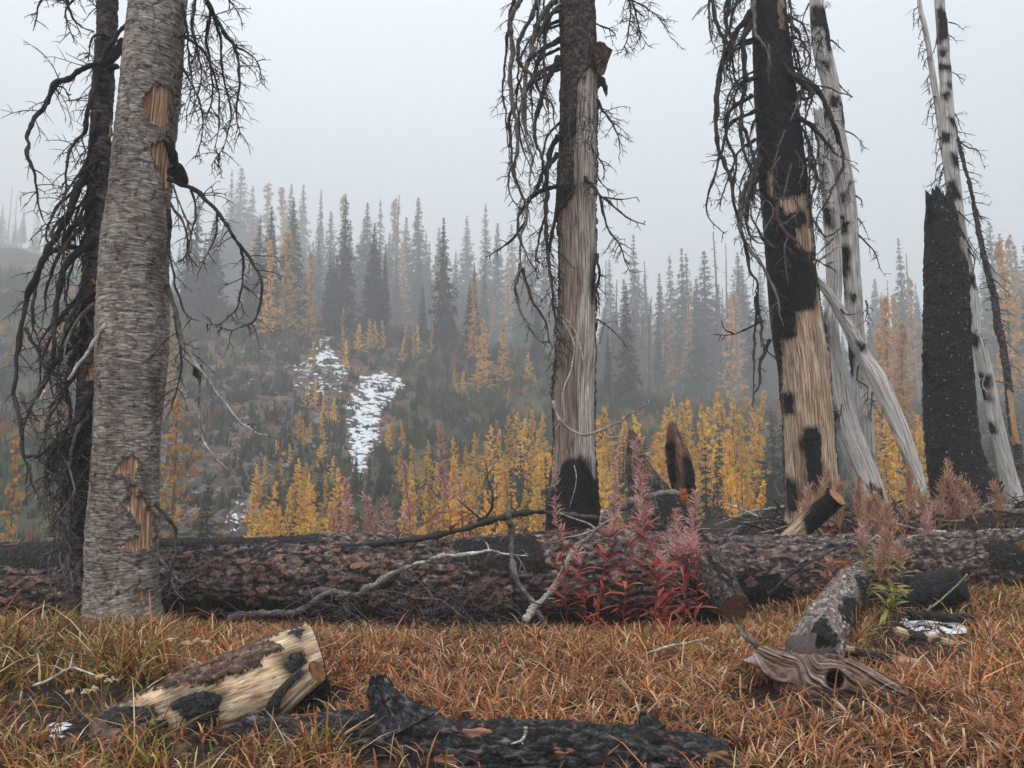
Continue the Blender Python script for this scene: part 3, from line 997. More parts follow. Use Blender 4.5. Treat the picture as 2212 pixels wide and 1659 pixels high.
    hw = m.math('MULTIPLY', m.math('MULTIPLY', nw, fw), 0.35)
    h = m.math('ADD', hb, hw)
    hc = m.math('ADD', m.math('MULTIPLY', crack, 0.7), m.math('MULTIPLY', nc, 0.9))
    h = m.math('ADD', m.math('MULTIPLY', h, m.math('SUBTRACT', 1.0, fc)), m.math('MULTIPLY', hc, fc))
    rg = m.rng(fc, 0, 1, rough, 0.72)
    return m.done(c, rg, m.bump(h, bump, 0.018), 0.3)


WOODG = (lin(112, 94, 80), lin(166, 150, 134), lin(204, 194, 182), lin(120, 92, 72))
WOODS = (lin(144, 138, 132), lin(196, 191, 185), lin(228, 225, 221), lin(150, 136, 124))
WOODY = (lin(140, 114, 90), lin(218, 188, 148), lin(238, 226, 206), lin(212, 154, 92))
M_SLANT = trunk_mat('sooty scaly bark', (lin(20, 18, 17), lin(52, 46, 43), lin(86, 76, 71), lin(150, 138, 130)), (24, 24, 14), WOODG)
M_GREYBARK = trunk_mat('grey wrinkled bark', (lin(58, 51, 46), lin(138, 126, 117), lin(188, 177, 167), lin(230, 223, 215)), (10, 10, 66), (lin(112, 78, 58), lin(172, 132, 102), lin(224, 196, 164), lin(134, 88, 66)),
                       blotch=(lin(116, 74, 58), 2.6, 0.58, 0.6), bump=0.55, plates=(4.5, 4.5, 5.5))
M_DARKBARK = trunk_mat('dark sooty bark', (lin(22, 20, 20), lin(56, 50, 48), lin(94, 85, 81), lin(132, 121, 114)), (9, 9, 30), (lin(150, 108, 74), lin(196, 152, 112), lin(214, 180, 146), lin(150, 104, 74)))
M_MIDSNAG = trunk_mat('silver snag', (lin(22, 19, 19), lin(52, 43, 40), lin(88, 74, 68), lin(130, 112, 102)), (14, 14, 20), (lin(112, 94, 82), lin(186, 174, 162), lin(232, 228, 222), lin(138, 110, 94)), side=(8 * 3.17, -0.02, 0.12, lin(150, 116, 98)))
M_CHARSNAG = trunk_mat('charred snag', (lin(22, 20, 20), lin(60, 50, 46), lin(96, 80, 72), lin(130, 110, 100)), (14, 14, 20), (lin(104, 78, 60), lin(178, 150, 124), lin(228, 212, 190), lin(124, 90, 68)))
M_SILVER = trunk_mat('bleached grey wood', (lin(30, 28, 28), lin(70, 64, 62), lin(110, 102, 98), lin(140, 132, 126)), (14, 14, 20), WOODS)
M_BLACKSNAG = trunk_mat('black burnt snag', (lin(14, 13, 13), lin(30, 28, 28), lin(48, 44, 42), lin(70, 60, 54)), (20, 20, 26), (lin(150, 124, 98), lin(196, 178, 156), lin(220, 208, 192), lin(180, 140, 110)),
                        char=(lin(11, 11, 13), lin(38, 36, 37), lin(66, 62, 61)), flecks=(lin(170, 150, 132), (12, 12, 9), 0.40))
M_BIGLOG = trunk_mat('burnt log bark', (lin(12, 11, 11), lin(46, 40, 39), lin(110, 97, 92), lin(186, 168, 160)), (20, 20, 10), WOODG, blotch=(lin(140, 96, 80), 9.0, 0.58, 0.6), char=(lin(14, 13, 13), lin(44, 40, 40), lin(78, 72, 70)))
M_GREYLOG = trunk_mat('scaly grey bark', (lin(36, 32, 30), lin(96, 86, 82), lin(144, 131, 125), lin(208, 200, 194)), (24, 24, 14), WOODG)
M_FRONTLOG = trunk_mat('charcoal bark', (lin(5, 5, 6), lin(22, 21, 22), lin(58, 56, 57), lin(116, 112, 112)), (30, 30, 14), (lin(84, 56, 46), lin(128, 84, 68), lin(168, 118, 96), lin(96, 62, 52)), char=(lin(14, 14, 15), lin(42, 41, 42), lin(76, 74, 75)))
M_CUTLOG = trunk_mat('pale peeled log', (lin(42, 33, 30), lin(84, 68, 60), lin(120, 98, 86), lin(168, 146, 130)), (26, 26, 14), WOODY, wscale=(70, 70, 5), edge=0.05, stain=(lin(112, 108, 104), 5.0, 0.53), dark=0.6, specks=lin(46, 38, 34), char=(lin(30, 30, 31), lin(52, 52, 53), lin(84, 84, 84)))
M_SHARD = trunk_mat('splintered stump', (lin(30, 24, 22), lin(70, 56, 50), lin(110, 92, 84), lin(150, 134, 126)), (30, 30, 4), (lin(70, 48, 38), lin(110, 78, 62), lin(140, 108, 90), lin(84, 52, 40)), wscale=(50, 50, 2))


def ring_mat(name, c0, c1, c2):
    m = NT(name)
    tc = m.attr('tc', 'Vector')
    n = m.noise(tc, 9, 4, 0.6)
    ln = m.n('ShaderNodeVectorMath', operation='LENGTH')
    m.put(ln.inputs[0], tc)
    w = m.math('SINE', m.math('MULTIPLY', m.math('ADD', ln.outputs['Value'], m.math('MULTIPLY', n, 0.05)), 420.0))
    c = m.mix(m.rng(w, -1, 1, 0, 1), c0, c1)
    c = m.mix(m.rng(m.noise(tc, 14, 6, 0.7), 0.45, 0.65, 0, 0.9), c, c2)
    sp = m.n('ShaderNodeSeparateXYZ')
    m.put(sp.inputs[0], tc)
    an = m.math('ARCTAN2', sp.outputs[1], sp.outputs[0])
    cb_ = m.n('ShaderNodeCombineXYZ')
    m.put(cb_.inputs[0], m.math('MULTIPLY', an, 2.2))
    m.put(cb_.inputs[1], m.math('MULTIPLY', ln.outputs['Value'], 2.0))
    c = m.mix(m.rng(m.noise(cb_.outputs[0], 1.6, 5, 0.75), 0.56, 0.62, 0, 0.85), c, lin(34, 25, 21))
    return m.done(c, 0.85, m.bump(m.noise(tc, 70, 5, 0.7), 0.6, 0.01), 0.2)


M_RING = ring_mat('sawn wood face', lin(186, 146, 106), lin(160, 120, 84), lin(112, 84, 62))
M_RINGRED = ring_mat('sawn face gone red', lin(124, 80, 58), lin(98, 62, 46), lin(72, 48, 38))
M_RINGORANGE = ring_mat('orange cut face', lin(150, 104, 68), lin(124, 82, 52), lin(84, 58, 40))

AXES = []          # (A, B, rA, rB) of everything the grass must not grow through


def trunk(path, d, mat, parent, name='trunk', ns=110, nr=360, wood=(), char=(), base_wood=-1.0, base_char=-1.0, relief='lamella', amp=1.0, step=0.0, wob=0.0, caps=(None, None), jag=(0, 0), seed=1, axis=False, edge=(0.045, 0.03)):
    """a round of wood along path [(u, v, width)] at distance d (one number or one per point).  wood / char: outlines on its face where bark is off or burnt; base_*: +1 turns the outlines into exceptions"""
    path = np.asarray(path, float)
    dd = np.broadcast_to(np.asarray(d, float), (len(path),)) if np.ndim(d) < 1 or len(np.atleast_1d(d)) != len(path) else np.asarray(d, float)
    pts = []
    for (u, v, w), k in zip(path, dd):
        p = P(u, v, k)
        dep = proj(p)[2]
        pts.append([*p, w / 2 / F * float(dep), u, v, w])
    S = spline(pts, nr)
    C, R, U, Vv, Wd = S[:, :3], S[:, 3], S[:, 4], S[:, 5], S[:, 6]
    s = np.concatenate([[0], np.cumsum(np.linalg.norm(np.diff(C, axis=0), axis=1))])
    if axis:
        for i in range(0, nr - 8, 8):
            AXES.append((C[i], C[i + 8], R[i], R[i + 8]))
    t = np.gradient(C, axis=0)
    t /= np.linalg.norm(t, axis=1)[:, None]
    view = C - np.array([0, 0, CAM_H])
    view /= np.linalg.norm(view, axis=1)[:, None]
    e2 = -view + (view * t).sum(1)[:, None] * t
    e2 /= np.linalg.norm(e2, axis=1)[:, None]
    e1 = np.cross(e2, t)
    ux, uy, _ = proj(C + e1 * 0.01)
    u0, v0, _ = proj(C)
    n2 = np.stack([ux - u0, uy - v0], 1)
    n2 /= np.linalg.norm(n2, axis=1)[:, None] + 1e-9
    q = np.linspace(-1, 1, ns, endpoint=False)
    th = np.sign(q) * (np.abs(q) * 0.68 + 0.32 * np.abs(q) ** 3) * math.pi
    sn, cs = np.sin(th), np.cos(th)
    TC = np.stack([np.broadcast_to(cs[None], (nr, ns)) * R[:, None], np.broadcast_to(sn[None], (nr, ns)) * R[:, None], np.broadcast_to(s[:, None], (nr, ns))], -1) + seed * 3.17
    pu = U[:, None] + sn[None] * (Wd / 2 * n2[:, 0])[:, None]
    pv = Vv[:, None] + sn[None] * (Wd / 2 * n2[:, 1])[:, None]
    mpp = (R / (Wd / 2))[:, None]
    front = sstep(-0.25, 0.15, cs)[None]
    en = edge[0] * fbm(TC * np.array([14, 14, 7]), 3, seed) + edge[1] * fbm(TC * np.array([60, 60, 16]), 3, seed + 5)

    def field(polys, base, sd):
        if not len(polys):
            return np.full((nr, ns), float(base))
        f = np.full((nr, ns), -1e3)
        for po in polys:
            f = np.maximum(f, poly_sdf(pu, pv, po))
        f = f * mpp + en
        back = 0.12 * fbm(TC * np.array([2.2, 2.2, 1.1]), 3, sd) - 0.035 + en
        f = f * front + back * (1 - front)
        return f if base < 0 else -f

    Wf = field(wood, base_wood, seed + 21)
    Cf = field(char, base_char, seed + 22)
    Wm, Cm = sstep(-0.006, 0.006, Wf), sstep(-0.006, 0.006, Cf)
    arc = th[None] * R[:, None]
    sv = np.broadcast_to(s[:, None], (nr, ns))
    if relief == 'lamella':
        rb = 0.010 * fbm(TC * np.array([9, 9, 30]), 4, seed, 0.7) + 0.007 * (1 - np.abs(vnoise(TC * np.array([10, 10, 70]), seed + 2))) + 0.016 * fbm(TC * 3, 2, seed + 9) - 0.012
        f1, f2, ci = worley(arc / 0.16, sv / 0.22, seed)
        rb = rb - 0.020 * sstep(0.09, 0.0, f2 - f1) * (ci > 0.45)
    elif relief == 'plates':
        wob_ = 0.35 * fbm(TC * 7, 2, seed + 3)
        f1, f2, ci = worley(arc / 0.085 + wob_, sv / 0.17 + wob_, seed)
        g1, g2, cj = worley(arc / 0.045 + wob_, sv / 0.07 - wob_, seed + 1)
        rb = -0.030 * sstep(0.16, 0.0, f2 - f1) + 0.020 * (ci - 0.5) - 0.012 * sstep(0.2, 0.0, g2 - g1) + 0.008 * (cj - 0.5) + 0.022 * fbm(TC * np.array([5, 5, 2.5]), 3, seed)
    elif relief == 'fissure':
        wq = 0.5 * np.stack([fbm(TC * 5, 2, seed + 3), fbm(TC * 5, 2, seed + 13), 0.6 * fbm(TC * 5, 2, seed + 23)], -1)
        ra = 1 - np.abs(vnoise(TC * np.array([13, 13, 4.2]) + wq, seed + 40))
        rb2 = 1 - np.abs(vnoise(TC * np.array([26, 26, 10]) + wq * 2, seed + 41))
        f1, f2, ci = worley(arc / 0.05 + wq[..., 0], sv / 0.11 + wq[..., 1], seed)
        rb = -0.036 * ra ** 5 - 0.016 * rb2 ** 4 + 0.012 * (ci - 0.5) - 0.010 * sstep(0.15, 0, f2 - f1) + 0.020 * fbm(TC * np.array([5, 5, 2.5]), 3, seed) + 0.013 * fbm(TC * np.array([46, 46, 26]), 3, seed + 44, 0.7) + 0.012
    elif relief == 'scales':
        wob_ = 0.3 * fbm(TC * 9, 2, seed + 3)
        f1, f2, ci = worley(arc / 0.05 + wob_, sv / 0.06 + wob_, seed)
        rb = -0.016 * sstep(0.2, 0.0, f2 - f1) + 0.016 * (ci - 0.5) + 0.014 * fbm(TC * 8, 3, seed)
    elif relief == 'char':
        f1, f2, ci = worley(arc / 0.05, sv / 0.07, seed)
        rb = -0.016 * sstep(0.18, 0.0, f2 - f1) + 0.012 * (ci - 0.5) + 0.014 * fbm(TC * 7, 3, seed) - 0.022 * sstep(0.12, 0.0, np.abs(vnoise(TC * np.array([6, 6, 0.6]), seed + 17)))
    else:
        rb = 0.006 * fbm(TC * np.array([30, 30, 2.0]), 3, seed)
    rw = 0.011 * fbm(TC * np.array([34, 34, 1.5]), 3, seed + 4) - 0.016 * sstep(0.10, 0.0, np.abs(vnoise(TC * np.array([7, 7, 0.5]), seed + 14))) + 0.006 * fbm(TC * np.array([4, 4, 1.2]), 2, seed + 8)
    f1, f2, ci = worley(arc / 0.045, sv / 0.055, seed + 7)
    rc = -0.014 * sstep(0.15, 0, f2 - f1) + 0.010 * (ci - 0.5) + 0.014 * fbm(TC * 9, 3, seed + 6)
    disp = amp * ((1 - Wm) * (rb + step) + Wm * rw) * (1 - Cm) + Cm * (rc + 0.5 * step) * amp
    lip = np.exp(-((Wf + 0.022) / 0.018) ** 2) * (Wf < 0.004) * (1 - Cm)          # torn bark curls up along the bare wood
    disp = disp + (1.3 * step * lip * (0.4 + 0.9 * np.abs(fbm(TC * 14, 2, seed + 50))) - 0.8 * step * Wm) * (len(wood) > 0)
    disp = disp + wob * R[:, None] * fbm(TC * np.array([1.6, 1.6, 0.8]), 2, seed + 30)
    rad = R[:, None] + disp
    # splintered ends
    V = C[:, None] + rad[..., None] * (e1[:, None] * sn[None, :, None] + e2[:, None] * cs[None, :, None])
    for end, jg in zip((0, 1), jag):
        if jg:
            amt = jg * (0.5 + 0.5 * vnoise(np.stack([th * 2.5, 0 * th, 0 * th + seed], -1), 3) + 0.5 * vnoise(np.stack([th * 9, 0 * th, 0 * th + seed], -1), 4))
            fall = np.clip(1 - (s if end == 0 else s[-1] - s) / (jg * 3), 0, 1)
            V += (t * (-1 if end == 0 else 1))[:, None] * (fall[:, None] * amt[None])[..., None]
    V = V.reshape(-1, 3)
    i = np.arange(nr - 1)[:, None] * ns
    j = np.arange(ns)[None]
    k = (j + 1) % ns
    Q = np.stack([i + j, i + k, i + ns + k, i + ns + j], -1).reshape(-1, 4)
    T = []
    ex = []
    exa = []
    for end, capm in zip((0, nr - 1), caps):
        if capm is None:
            ex.append(C[end] + t[end] * (-0.3 if end == 0 else 0.3) * R[end] * (0 if jag[0 if end == 0 else 1] else 1) + (t[end] * (0.25 if end == 0 else -0.25) * R[end] if jag[0 if end == 0 else 1] else 0))
            c = nr * ns + len(ex) - 1
            jj = np.arange(ns)
            kk = (jj + 1) % ns
            T.append(np.stack([np.full(ns, c), end * ns + (kk if end == 0 else jj), end * ns + (jj if end == 0 else kk)], 1))
            exa.append(end)
    A = {'tc': TC.reshape(-1, 3), 'wood': Wf.reshape(-1), 'char': Cf.reshape(-1)}
    if ex:
        V = np.vstack([V, ex])
        A['tc'] = np.vstack([A['tc'], [[0, 0, s[e]] for e in exa]])
        A['wood'] = np.concatenate([A['wood'], [Wf[e].mean() for e in exa]])
        A['char'] = np.concatenate([A['char'], [Cf[e].mean() for e in exa]])
    o = mesh_obj(name, V, Q, np.vstack(T) if T else None, mat, parent, A)
    for end, capm in zip((0, nr - 1), caps):
        if capm is None:
            continue
        rings = 7
        rim = V[end * ns:(end + 1) * ns]
        cc = C[end]
        nrm = t[end] * (-1 if end == 0 else 1)
        fr = np.linspace(1.0, 0, rings + 1)[:-1]
        cv = np.concatenate([cc + (rim - cc) * f * 0.995 + nrm * 0.004 for f in fr] + [(cc + nrm * 0.004)[None]])
        loc = np.stack([(cv - cc) @ e1[end], (cv - cc) @ e2[end], 0 * cv[:, 0]], 1)
        cv = cv + nrm * (0.006 * fbm(loc * 25, 2, seed))[:, None]
        ii = np.arange(rings - 1)[:, None] * ns
        Qc = np.stack([ii + j, ii + k, ii + ns + k, ii + ns + j], -1).reshape(-1, 4)
        Tc = np.stack([(rings - 1) * ns + np.arange(ns), (rings - 1) * ns + (np.arange(ns) + 1) % ns, np.full(ns, rings * ns)], 1)
        mesh_obj('cut_face', cv, Qc, Tc, capm, parent, {'tc': loc})
    return dict(o=o, C=C, R=R, e1=e1, e2=e2, t=t, s=s, rad=rad, th=th, U=U, V=Vv, nr=nr, ns=ns)


# ------------------------------------------------------------------ branches
M_TWIG = col_mat('dead branch bark', 0.88, 1.0, 46.0, lo=0.3, hi=1.75)
B_DARK = [lin(46, 42, 41), lin(76, 70, 67), lin(38, 35, 34), lin(92, 85, 81)]
B_GREY = [lin(92, 86, 82), lin(120, 112, 106), lin(70, 65, 62)]
B_PALE = [lin(176, 168, 160), lin(200, 192, 184), lin(150, 142, 134)]
B_BROWN = [lin(96, 74, 62), lin(74, 60, 54), lin(120, 96, 82)]


TWIG_N, TWIG_R = 1.75, 1.55


def sprout(mb, pts, rng, per_m, L, r, cols, grav=0.5, lvl=2, t0=0.12, planar=None, fwd=0.5, sides=3):
    seg = np.linalg.norm(np.diff(pts, axis=0), axis=1)
    cum = np.concatenate([[0], np.cumsum(seg)])
    n = int(per_m * TWIG_N * cum[-1] + rng.random())
    for i in range(n):
        f = t0 + (1 - t0) * rng.random()
        sl = f * cum[-1]
        b = np.array([np.interp(sl, cum, pts[:, k]) for k in range(3)])
        k = min(np.searchsorted(cum, sl), len(pts) - 1)
        tg = pts[k] - pts[max(k - 1, 0)]
        tg = tg / (np.linalg.norm(tg) + 1e-9)
        side = np.cross(tg, planar if planar is not None else rng.normal(size=3))
        side /= np.linalg.norm(side) + 1e-9
        if rng.random() < 0.5:
            side = -side
        d = tg * fwd * rng.uniform(0.3, 1.3) + side * rng.uniform(0.5, 1.0) + rng.normal(0, 0.22, 3)
        d /= np.linalg.norm(d) + 1e-9
        l = L * (0.25 + 0.9 * rng.random() ** 1.4) * (1.15 - 0.6 * f)
        m = 5
        q = [b]
        dd = d.copy()
        for _ in range(m - 1):
            dd = dd + np.array([0, 0, -grav * 0.35]) + rng.normal(0, 0.10, 3)
            dd /= np.linalg.norm(dd)
            q.append(q[-1] + dd * l / (m - 1))
        q = np.array(q)
        tube(mb, q, np.linspace(r, r * 0.4, m) * TWIG_R, sides, np.array(cols[rng.integers(0, len(cols))][:3]) * rng.uniform(0.7, 1.3), False)
        if lvl > 1:
            sprout(mb, q, rng, per_m * 0.95, L * 0.45, r * 0.62, cols, grav, lvl - 1, 0.25, planar, fwd, 3)


def branch(parent, px, d, off, r0, r1, cols, seed, per_m=5.0, L=0.35, tr=0.005, grav=0.5, lvl=2, planar=None, name='branch', fwd=0.5, t0=0.12, knob=0.25, tip_cols=None, mat=None):
    """main stem through frame positions px starting at distance d and moving off metres deeper towards its end"""
    rng = np.random.default_rng(seed)
    n = len(px)
    f = np.linspace(0, 1, n) ** 0.8
    w = [P(u, v, d + off * k + (0.05 * rng.normal() if 0 < i < n - 1 else 0)) for i, ((u, v), k) in enumerate(zip(px, f))]
    m = max(12, int(11 * n))
    pts = spline(w, m)
    wob = 0.016 * np.stack([vnoise(np.stack([pts[:, 2] * 9 + 50 * k, pts[:, 0] * 9, 0 * pts[:, 0] + seed], -1), k) for k in range(3)], 1)
    pts = pts + wob * min(1.0, r0 / 0.02)
    k = np.linspace(0, 1, m)
    rad = (1.15 * r0 * (1 - k) ** 0.8 + r1) * (1 + knob * vnoise(np.stack([k * m * 0.35, 0 * k, 0 * k + seed], -1), 4) + 0.5 * knob * vnoise(np.stack([k * m * 0.9, 0 * k, 0 * k + seed], -1), 6))
    mb = MB()
    ca, cb = np.array(cols[0][:3]), np.array((tip_cols or cols)[1][:3])
    cc = ca[None] * (1 - k[:, None]) + cb[None] * k[:, None]
    cc = cc * (1 + 0.35 * vnoise(np.stack([k * 16, 0 * k, 0 * k + seed], -1), 5))[:, None]
    tube(mb, pts, rad, 7 if r0 > 0.012 else 5, cc)
    o = mb.build(name, mat or M_TWIG, parent)
    if per_m > 0:
        tb = MB()
        sprout(tb, pts, rng, per_m, L, tr, cols, grav, lvl, t0, planar, fwd)
        if tb.n:
            tg = tb.build('twigs', M_TWIG, o)
            tag(tg, kind='stuff')
    return o


FACE = np.array([0.0, -1.0, 0.15])          # twigs of a flat spray spread about in the plane facing this way


def z1(*p):
    return [(x * 0.4298, y * 0.4298) for x, y in p]


def z2(*p):
    return [(x * 0.4298, 658.2 + y * 0.4298) for x, y in p]


def z3(*p):
    return [(987.4 + x * 0.3969, y * 0.3969) for x, y in p]


def z4(*p):
    return [(1481 + x * 0.4298, y * 0.4298) for x, y in p]


def z5(*p):
    return [(1481 + x * 0.4298, 658.2 + y * 0.4298) for x, y in p]


def z6(*p):
    return [(877.6 + x * 0.3224, 932.5 + y * 0.3224) for x, y in p]


def z8(*p):
    return [(1426 + x * 0.3551, 1152 + y * 0.3551) for x, y in p]


def zl(*p):
    return [(x * 0.372, 1206.8 + y * 0.372) for x, y in p]


def flap(parent, poly, d, thick, mat_col, seed, name='bark_flap', mat=None, tilt=0.3):
    """a torn piece of bark: an irregular curved plate with thickness"""
    rng = np.random.default_rng(seed)
    n = 26
    pl = np.asarray(poly, float)
    c = pl.mean(0)
    per = spline(np.vstack([np.c_[pl, np.zeros(len(pl))], np.r_[pl[0], 0]]), n + 1)[:-1, :2]
    per = per + rng.normal(0, 1.4, per.shape)
    rings = []
    for f in (1.0, 0.6, 0.25):
        rings.append([P(c[0] + (p[0] - c[0]) * f, c[1] + (p[1] - c[1]) * f, d + tilt * (p[0] - c[0]) * f / F * d + rng.normal(0, 0.012)) for p in per])
    fr = np.array(rings)
    bk = fr + np.array([0, thick, 0.0])
    V = np.vstack([fr.reshape(-1, 3), bk.reshape(-1, 3)])
    j = np.arange(n)
    k = (j + 1) % n
    Q, T = [], []
    for b in (0, 3 * n):
        for r in range(2):
            Q.append(np.stack([b + r * n + j, b + r * n + k, b + (r + 1) * n + k, b + (r + 1) * n + j], 1))
        V = np.vstack([V, V[b + 2 * n:b + 3 * n].mean(0)])
        T.append(np.stack([b + 2 * n + j, b + 2 * n + k, np.full(n, len(V) - 1)], 1))
    Q.append(np.stack([j, k, 3 * n + k, 3 * n + j], 1))
    col = np.array(mat_col[:3])[None] * rng.uniform(0.6, 1.4, (len(V), 1))
    return mesh_obj(name, V, np.vstack(Q), np.vstack(T), mat or M_TWIG, parent, {'col': col}, False)

# ------------------------------------------------------------------ the standing snags
def foot(u, v, d):
    p = P(u, v, d)
    return (p[0], p[1], float(terr(p[0], p[1])))


# --- grey barked snag, nearest
D = 7.5
g = thing('grey_snag', 'thick grey dead tree with wrinkled bark and torn orange wood near its foot', 'dead tree', foot(263, 1335, D), 'standing dead trees')
wood1 = [z1((772, 478), (830, 490), (872, 520), (832, 560), (826, 660), (802, 700), (745, 655), (712, 590), (730, 548)), z1((800, 735), (842, 800), (838, 880), (835, 960), (800, 990), (785, 900), (760, 850), (728, 800), (760, 768)),
         z2((655, 935), (692, 960), (742, 1030), (764, 1110), (758, 1216), (720, 1210), (650, 1222), (608, 1200), (650, 1168), (694, 1146), (696, 1090), (660, 1056), (628, 1008), (598, 1030), (600, 1005), (640, 985)),
         z2((585, 848), (602, 790), (652, 768), (692, 792), (680, 850), (676, 905), (690, 940), (655, 945), (650, 880), (640, 850)), z2((668, 1420), (730, 1412), (732, 1468), (690, 1475))]
char1 = [z1((812, 700), (860, 720), (905, 760), (900, 850), (850, 850), (842, 790)), z2((592, 1030), (625, 1015), (662, 1062), (694, 1092), (692, 1142), (640, 1165), (590, 1120), (575, 1075))]
tr = trunk([(352, -330, 100), (347, -150, 106), (342, 0, 112), (327, 172, 119), (308, 344, 119), (301, 430, 123), (290, 559, 137), (287, 713, 144), (285, 787, 141), (276, 916, 132), (270, 1045, 135), (263, 1174, 141), (263, 1260, 145), (264, 1325, 156), (266, 1380, 190)],
           D, M_GREYBARK, g, ns=130, nr=560, wood=wood1, char=char1[:1], relief='lamella', amp=1.0, step=0.012, jag=(0.25, 0), seed=3, edge=(0.026, 0.05))
flap(g, z1((812, 700), (850, 712), (885, 760), (890, 800), (925, 850), (944, 895), (935, 925), (895, 905), (868, 905), (872, 880), (840, 880), (846, 850), (880, 850), (850, 800), (838, 760)), D - 0.38, 0.03, lin(20, 18, 18), 5)
flap(g, z2((975, 305), (1005, 300), (1018, 325), (1005, 365), (985, 372), (968, 340)), D - 0.1, 0.03, lin(62, 48, 42), 6, 'bark_scrap')
gb = [(z1((1010, -120), (1040, 0), (1080, 80), (1140, 180), (1180, 250), (1200, 400), (1190, 560), (1205, 700)), 0.1, 0.021, B_DARK, 11, .45), (z1((960, -150), (985, 0), (960, 120), (990, 250), (1005, 400), (965, 560)), -0.2, 0.015, B_DARK, 11, .4),
      (z1((1000, -60), (1060, 60), (1040, 200), (1060, 350), (1062, 500), (1020, 640)), 0.3, 0.014, B_DARK, 11, .4), (z1((1120, 150), (1180, 230), (1260, 270), (1300, 330), (1320, 430)), 0.1, 0.010, B_DARK, 10, .25),
      (z1((915, 20), (940, 160), (950, 300), (960, 450), (930, 600)), -0.35, 0.011, B_DARK, 10, .35), (z1((920, -60), (1060, -80), (1150, 0), (1210, 90), (1220, 150)), 0.3, 0.010, B_DARK, 8, .35), (z1((905, 180), (960, 200), (1040, 280), (1090, 420), (1100, 600), (1080, 760)), 0.35, 0.012, B_DARK, 11, .38),
      (z1((905, 330), (930, 360), (1000, 500), (1020, 650), (980, 800)), -0.1, 0.010, B_DARK, 9, .32), (z1((1060, 40), (1110, 200), (1120, 380), (1160, 560), (1130, 720), (1060, 830)), 0.25, 0.011, B_DARK, 10, .33),
      (z1((850, 900), (930, 940), (1010, 980), (1080, 1050), (1150, 1150), (1210, 1240), (1270, 1320), (1310, 1420), (1310, 1520), (1270, 1620), (1180, 1655), (1070, 1640)), -0.25, 0.021, B_DARK, 6.5, .42),
      (z1((1205, 1235), (1225, 1330), (1215, 1440), (1190, 1540), (1120, 1620), (1040, 1630)), -0.25, 0.011, B_DARK, 11, .30), (z1((840, 990), (880, 1060), (930, 1150), (950, 1280), (1010, 1350)), -0.2, 0.013, B_BROWN, 5, .25), (z1((870, 930), (905, 1040), (950, 1140), (960, 1250), (900, 1330)), -0.3, 0.009, B_GREY, 6, .3),
      (z1((960, 950), (985, 1040), (970, 1150), (930, 1290), (870, 1340)), -0.3, 0.009, B_DARK, 6, .28), (z1((1090, 1060), (1085, 1170), (1040, 1280), (990, 1380)), -0.3, 0.008, B_DARK, 7, .25),
      (z1((846, 1050), (852, 1240), (865, 1350), (900, 1480), (940, 1580), (1010, 1620)), -0.1, 0.016, B_DARK, 4, .25), (z1((835, 1430), (880, 1560), (910, 1660), (925, 1740), (1000, 1845), (1060, 1925), (1130, 2025), (1210, 2125), (1290, 2175), (1352, 2187)), -0.3, 0.020, B_DARK, 2.2, .2),
      (z2((1005, 330), (1000, 560), (1012, 660), (1060, 740), (1150, 830)), -0.1, 0.012, B_GREY, 3, .2), (z2((880, 60), (905, 230), (910, 330), (880, 460), (830, 580)), -0.2, 0.012, B_DARK, 9, .4), (z2((785, 1000), (850, 1080), (885, 1150), (875, 1280), (850, 1400)), -0.2, 0.014, B_DARK, 6, .3),
      (z2((850, 1290), (900, 1390), (990, 1370), (1060, 1290), (1080, 1240)), -0.3, 0.009, B_GREY, 9, .32), (z2((780, 1250), (850, 1330), (880, 1440), (930, 1490)), -0.3, 0.009, B_GREY, 8, .3), (z2((990, 1385), (1060, 1400), (1110, 1350), (1120, 1310)), -0.2, 0.006, B_GREY, 6, .15)]
for i, (px, off, r0, cols, pm, L) in enumerate(gb):
    tips = B_PALE if i in (16, 17) else None
    branch(g, px, D - 0.1, off, r0, 0.003, cols, 100 + i, pm, L, 0.0042, 0.45, 2, FACE if i in (9, 10) else None, tip_cols=tips)
branch(g, z1((870, 370), (855, 430), (880, 490), (930, 520)), D - 0.42, 0.0, 0.008, 0.003, B_GREY, 140, 9, .18, 0.003)
branch(g, z1((930, 520), (880, 560), (840, 620), (800, 640)), D - 0.42, 0.05, 0.006, 0.002, B_GREY, 141, 9, .15, 0.003)

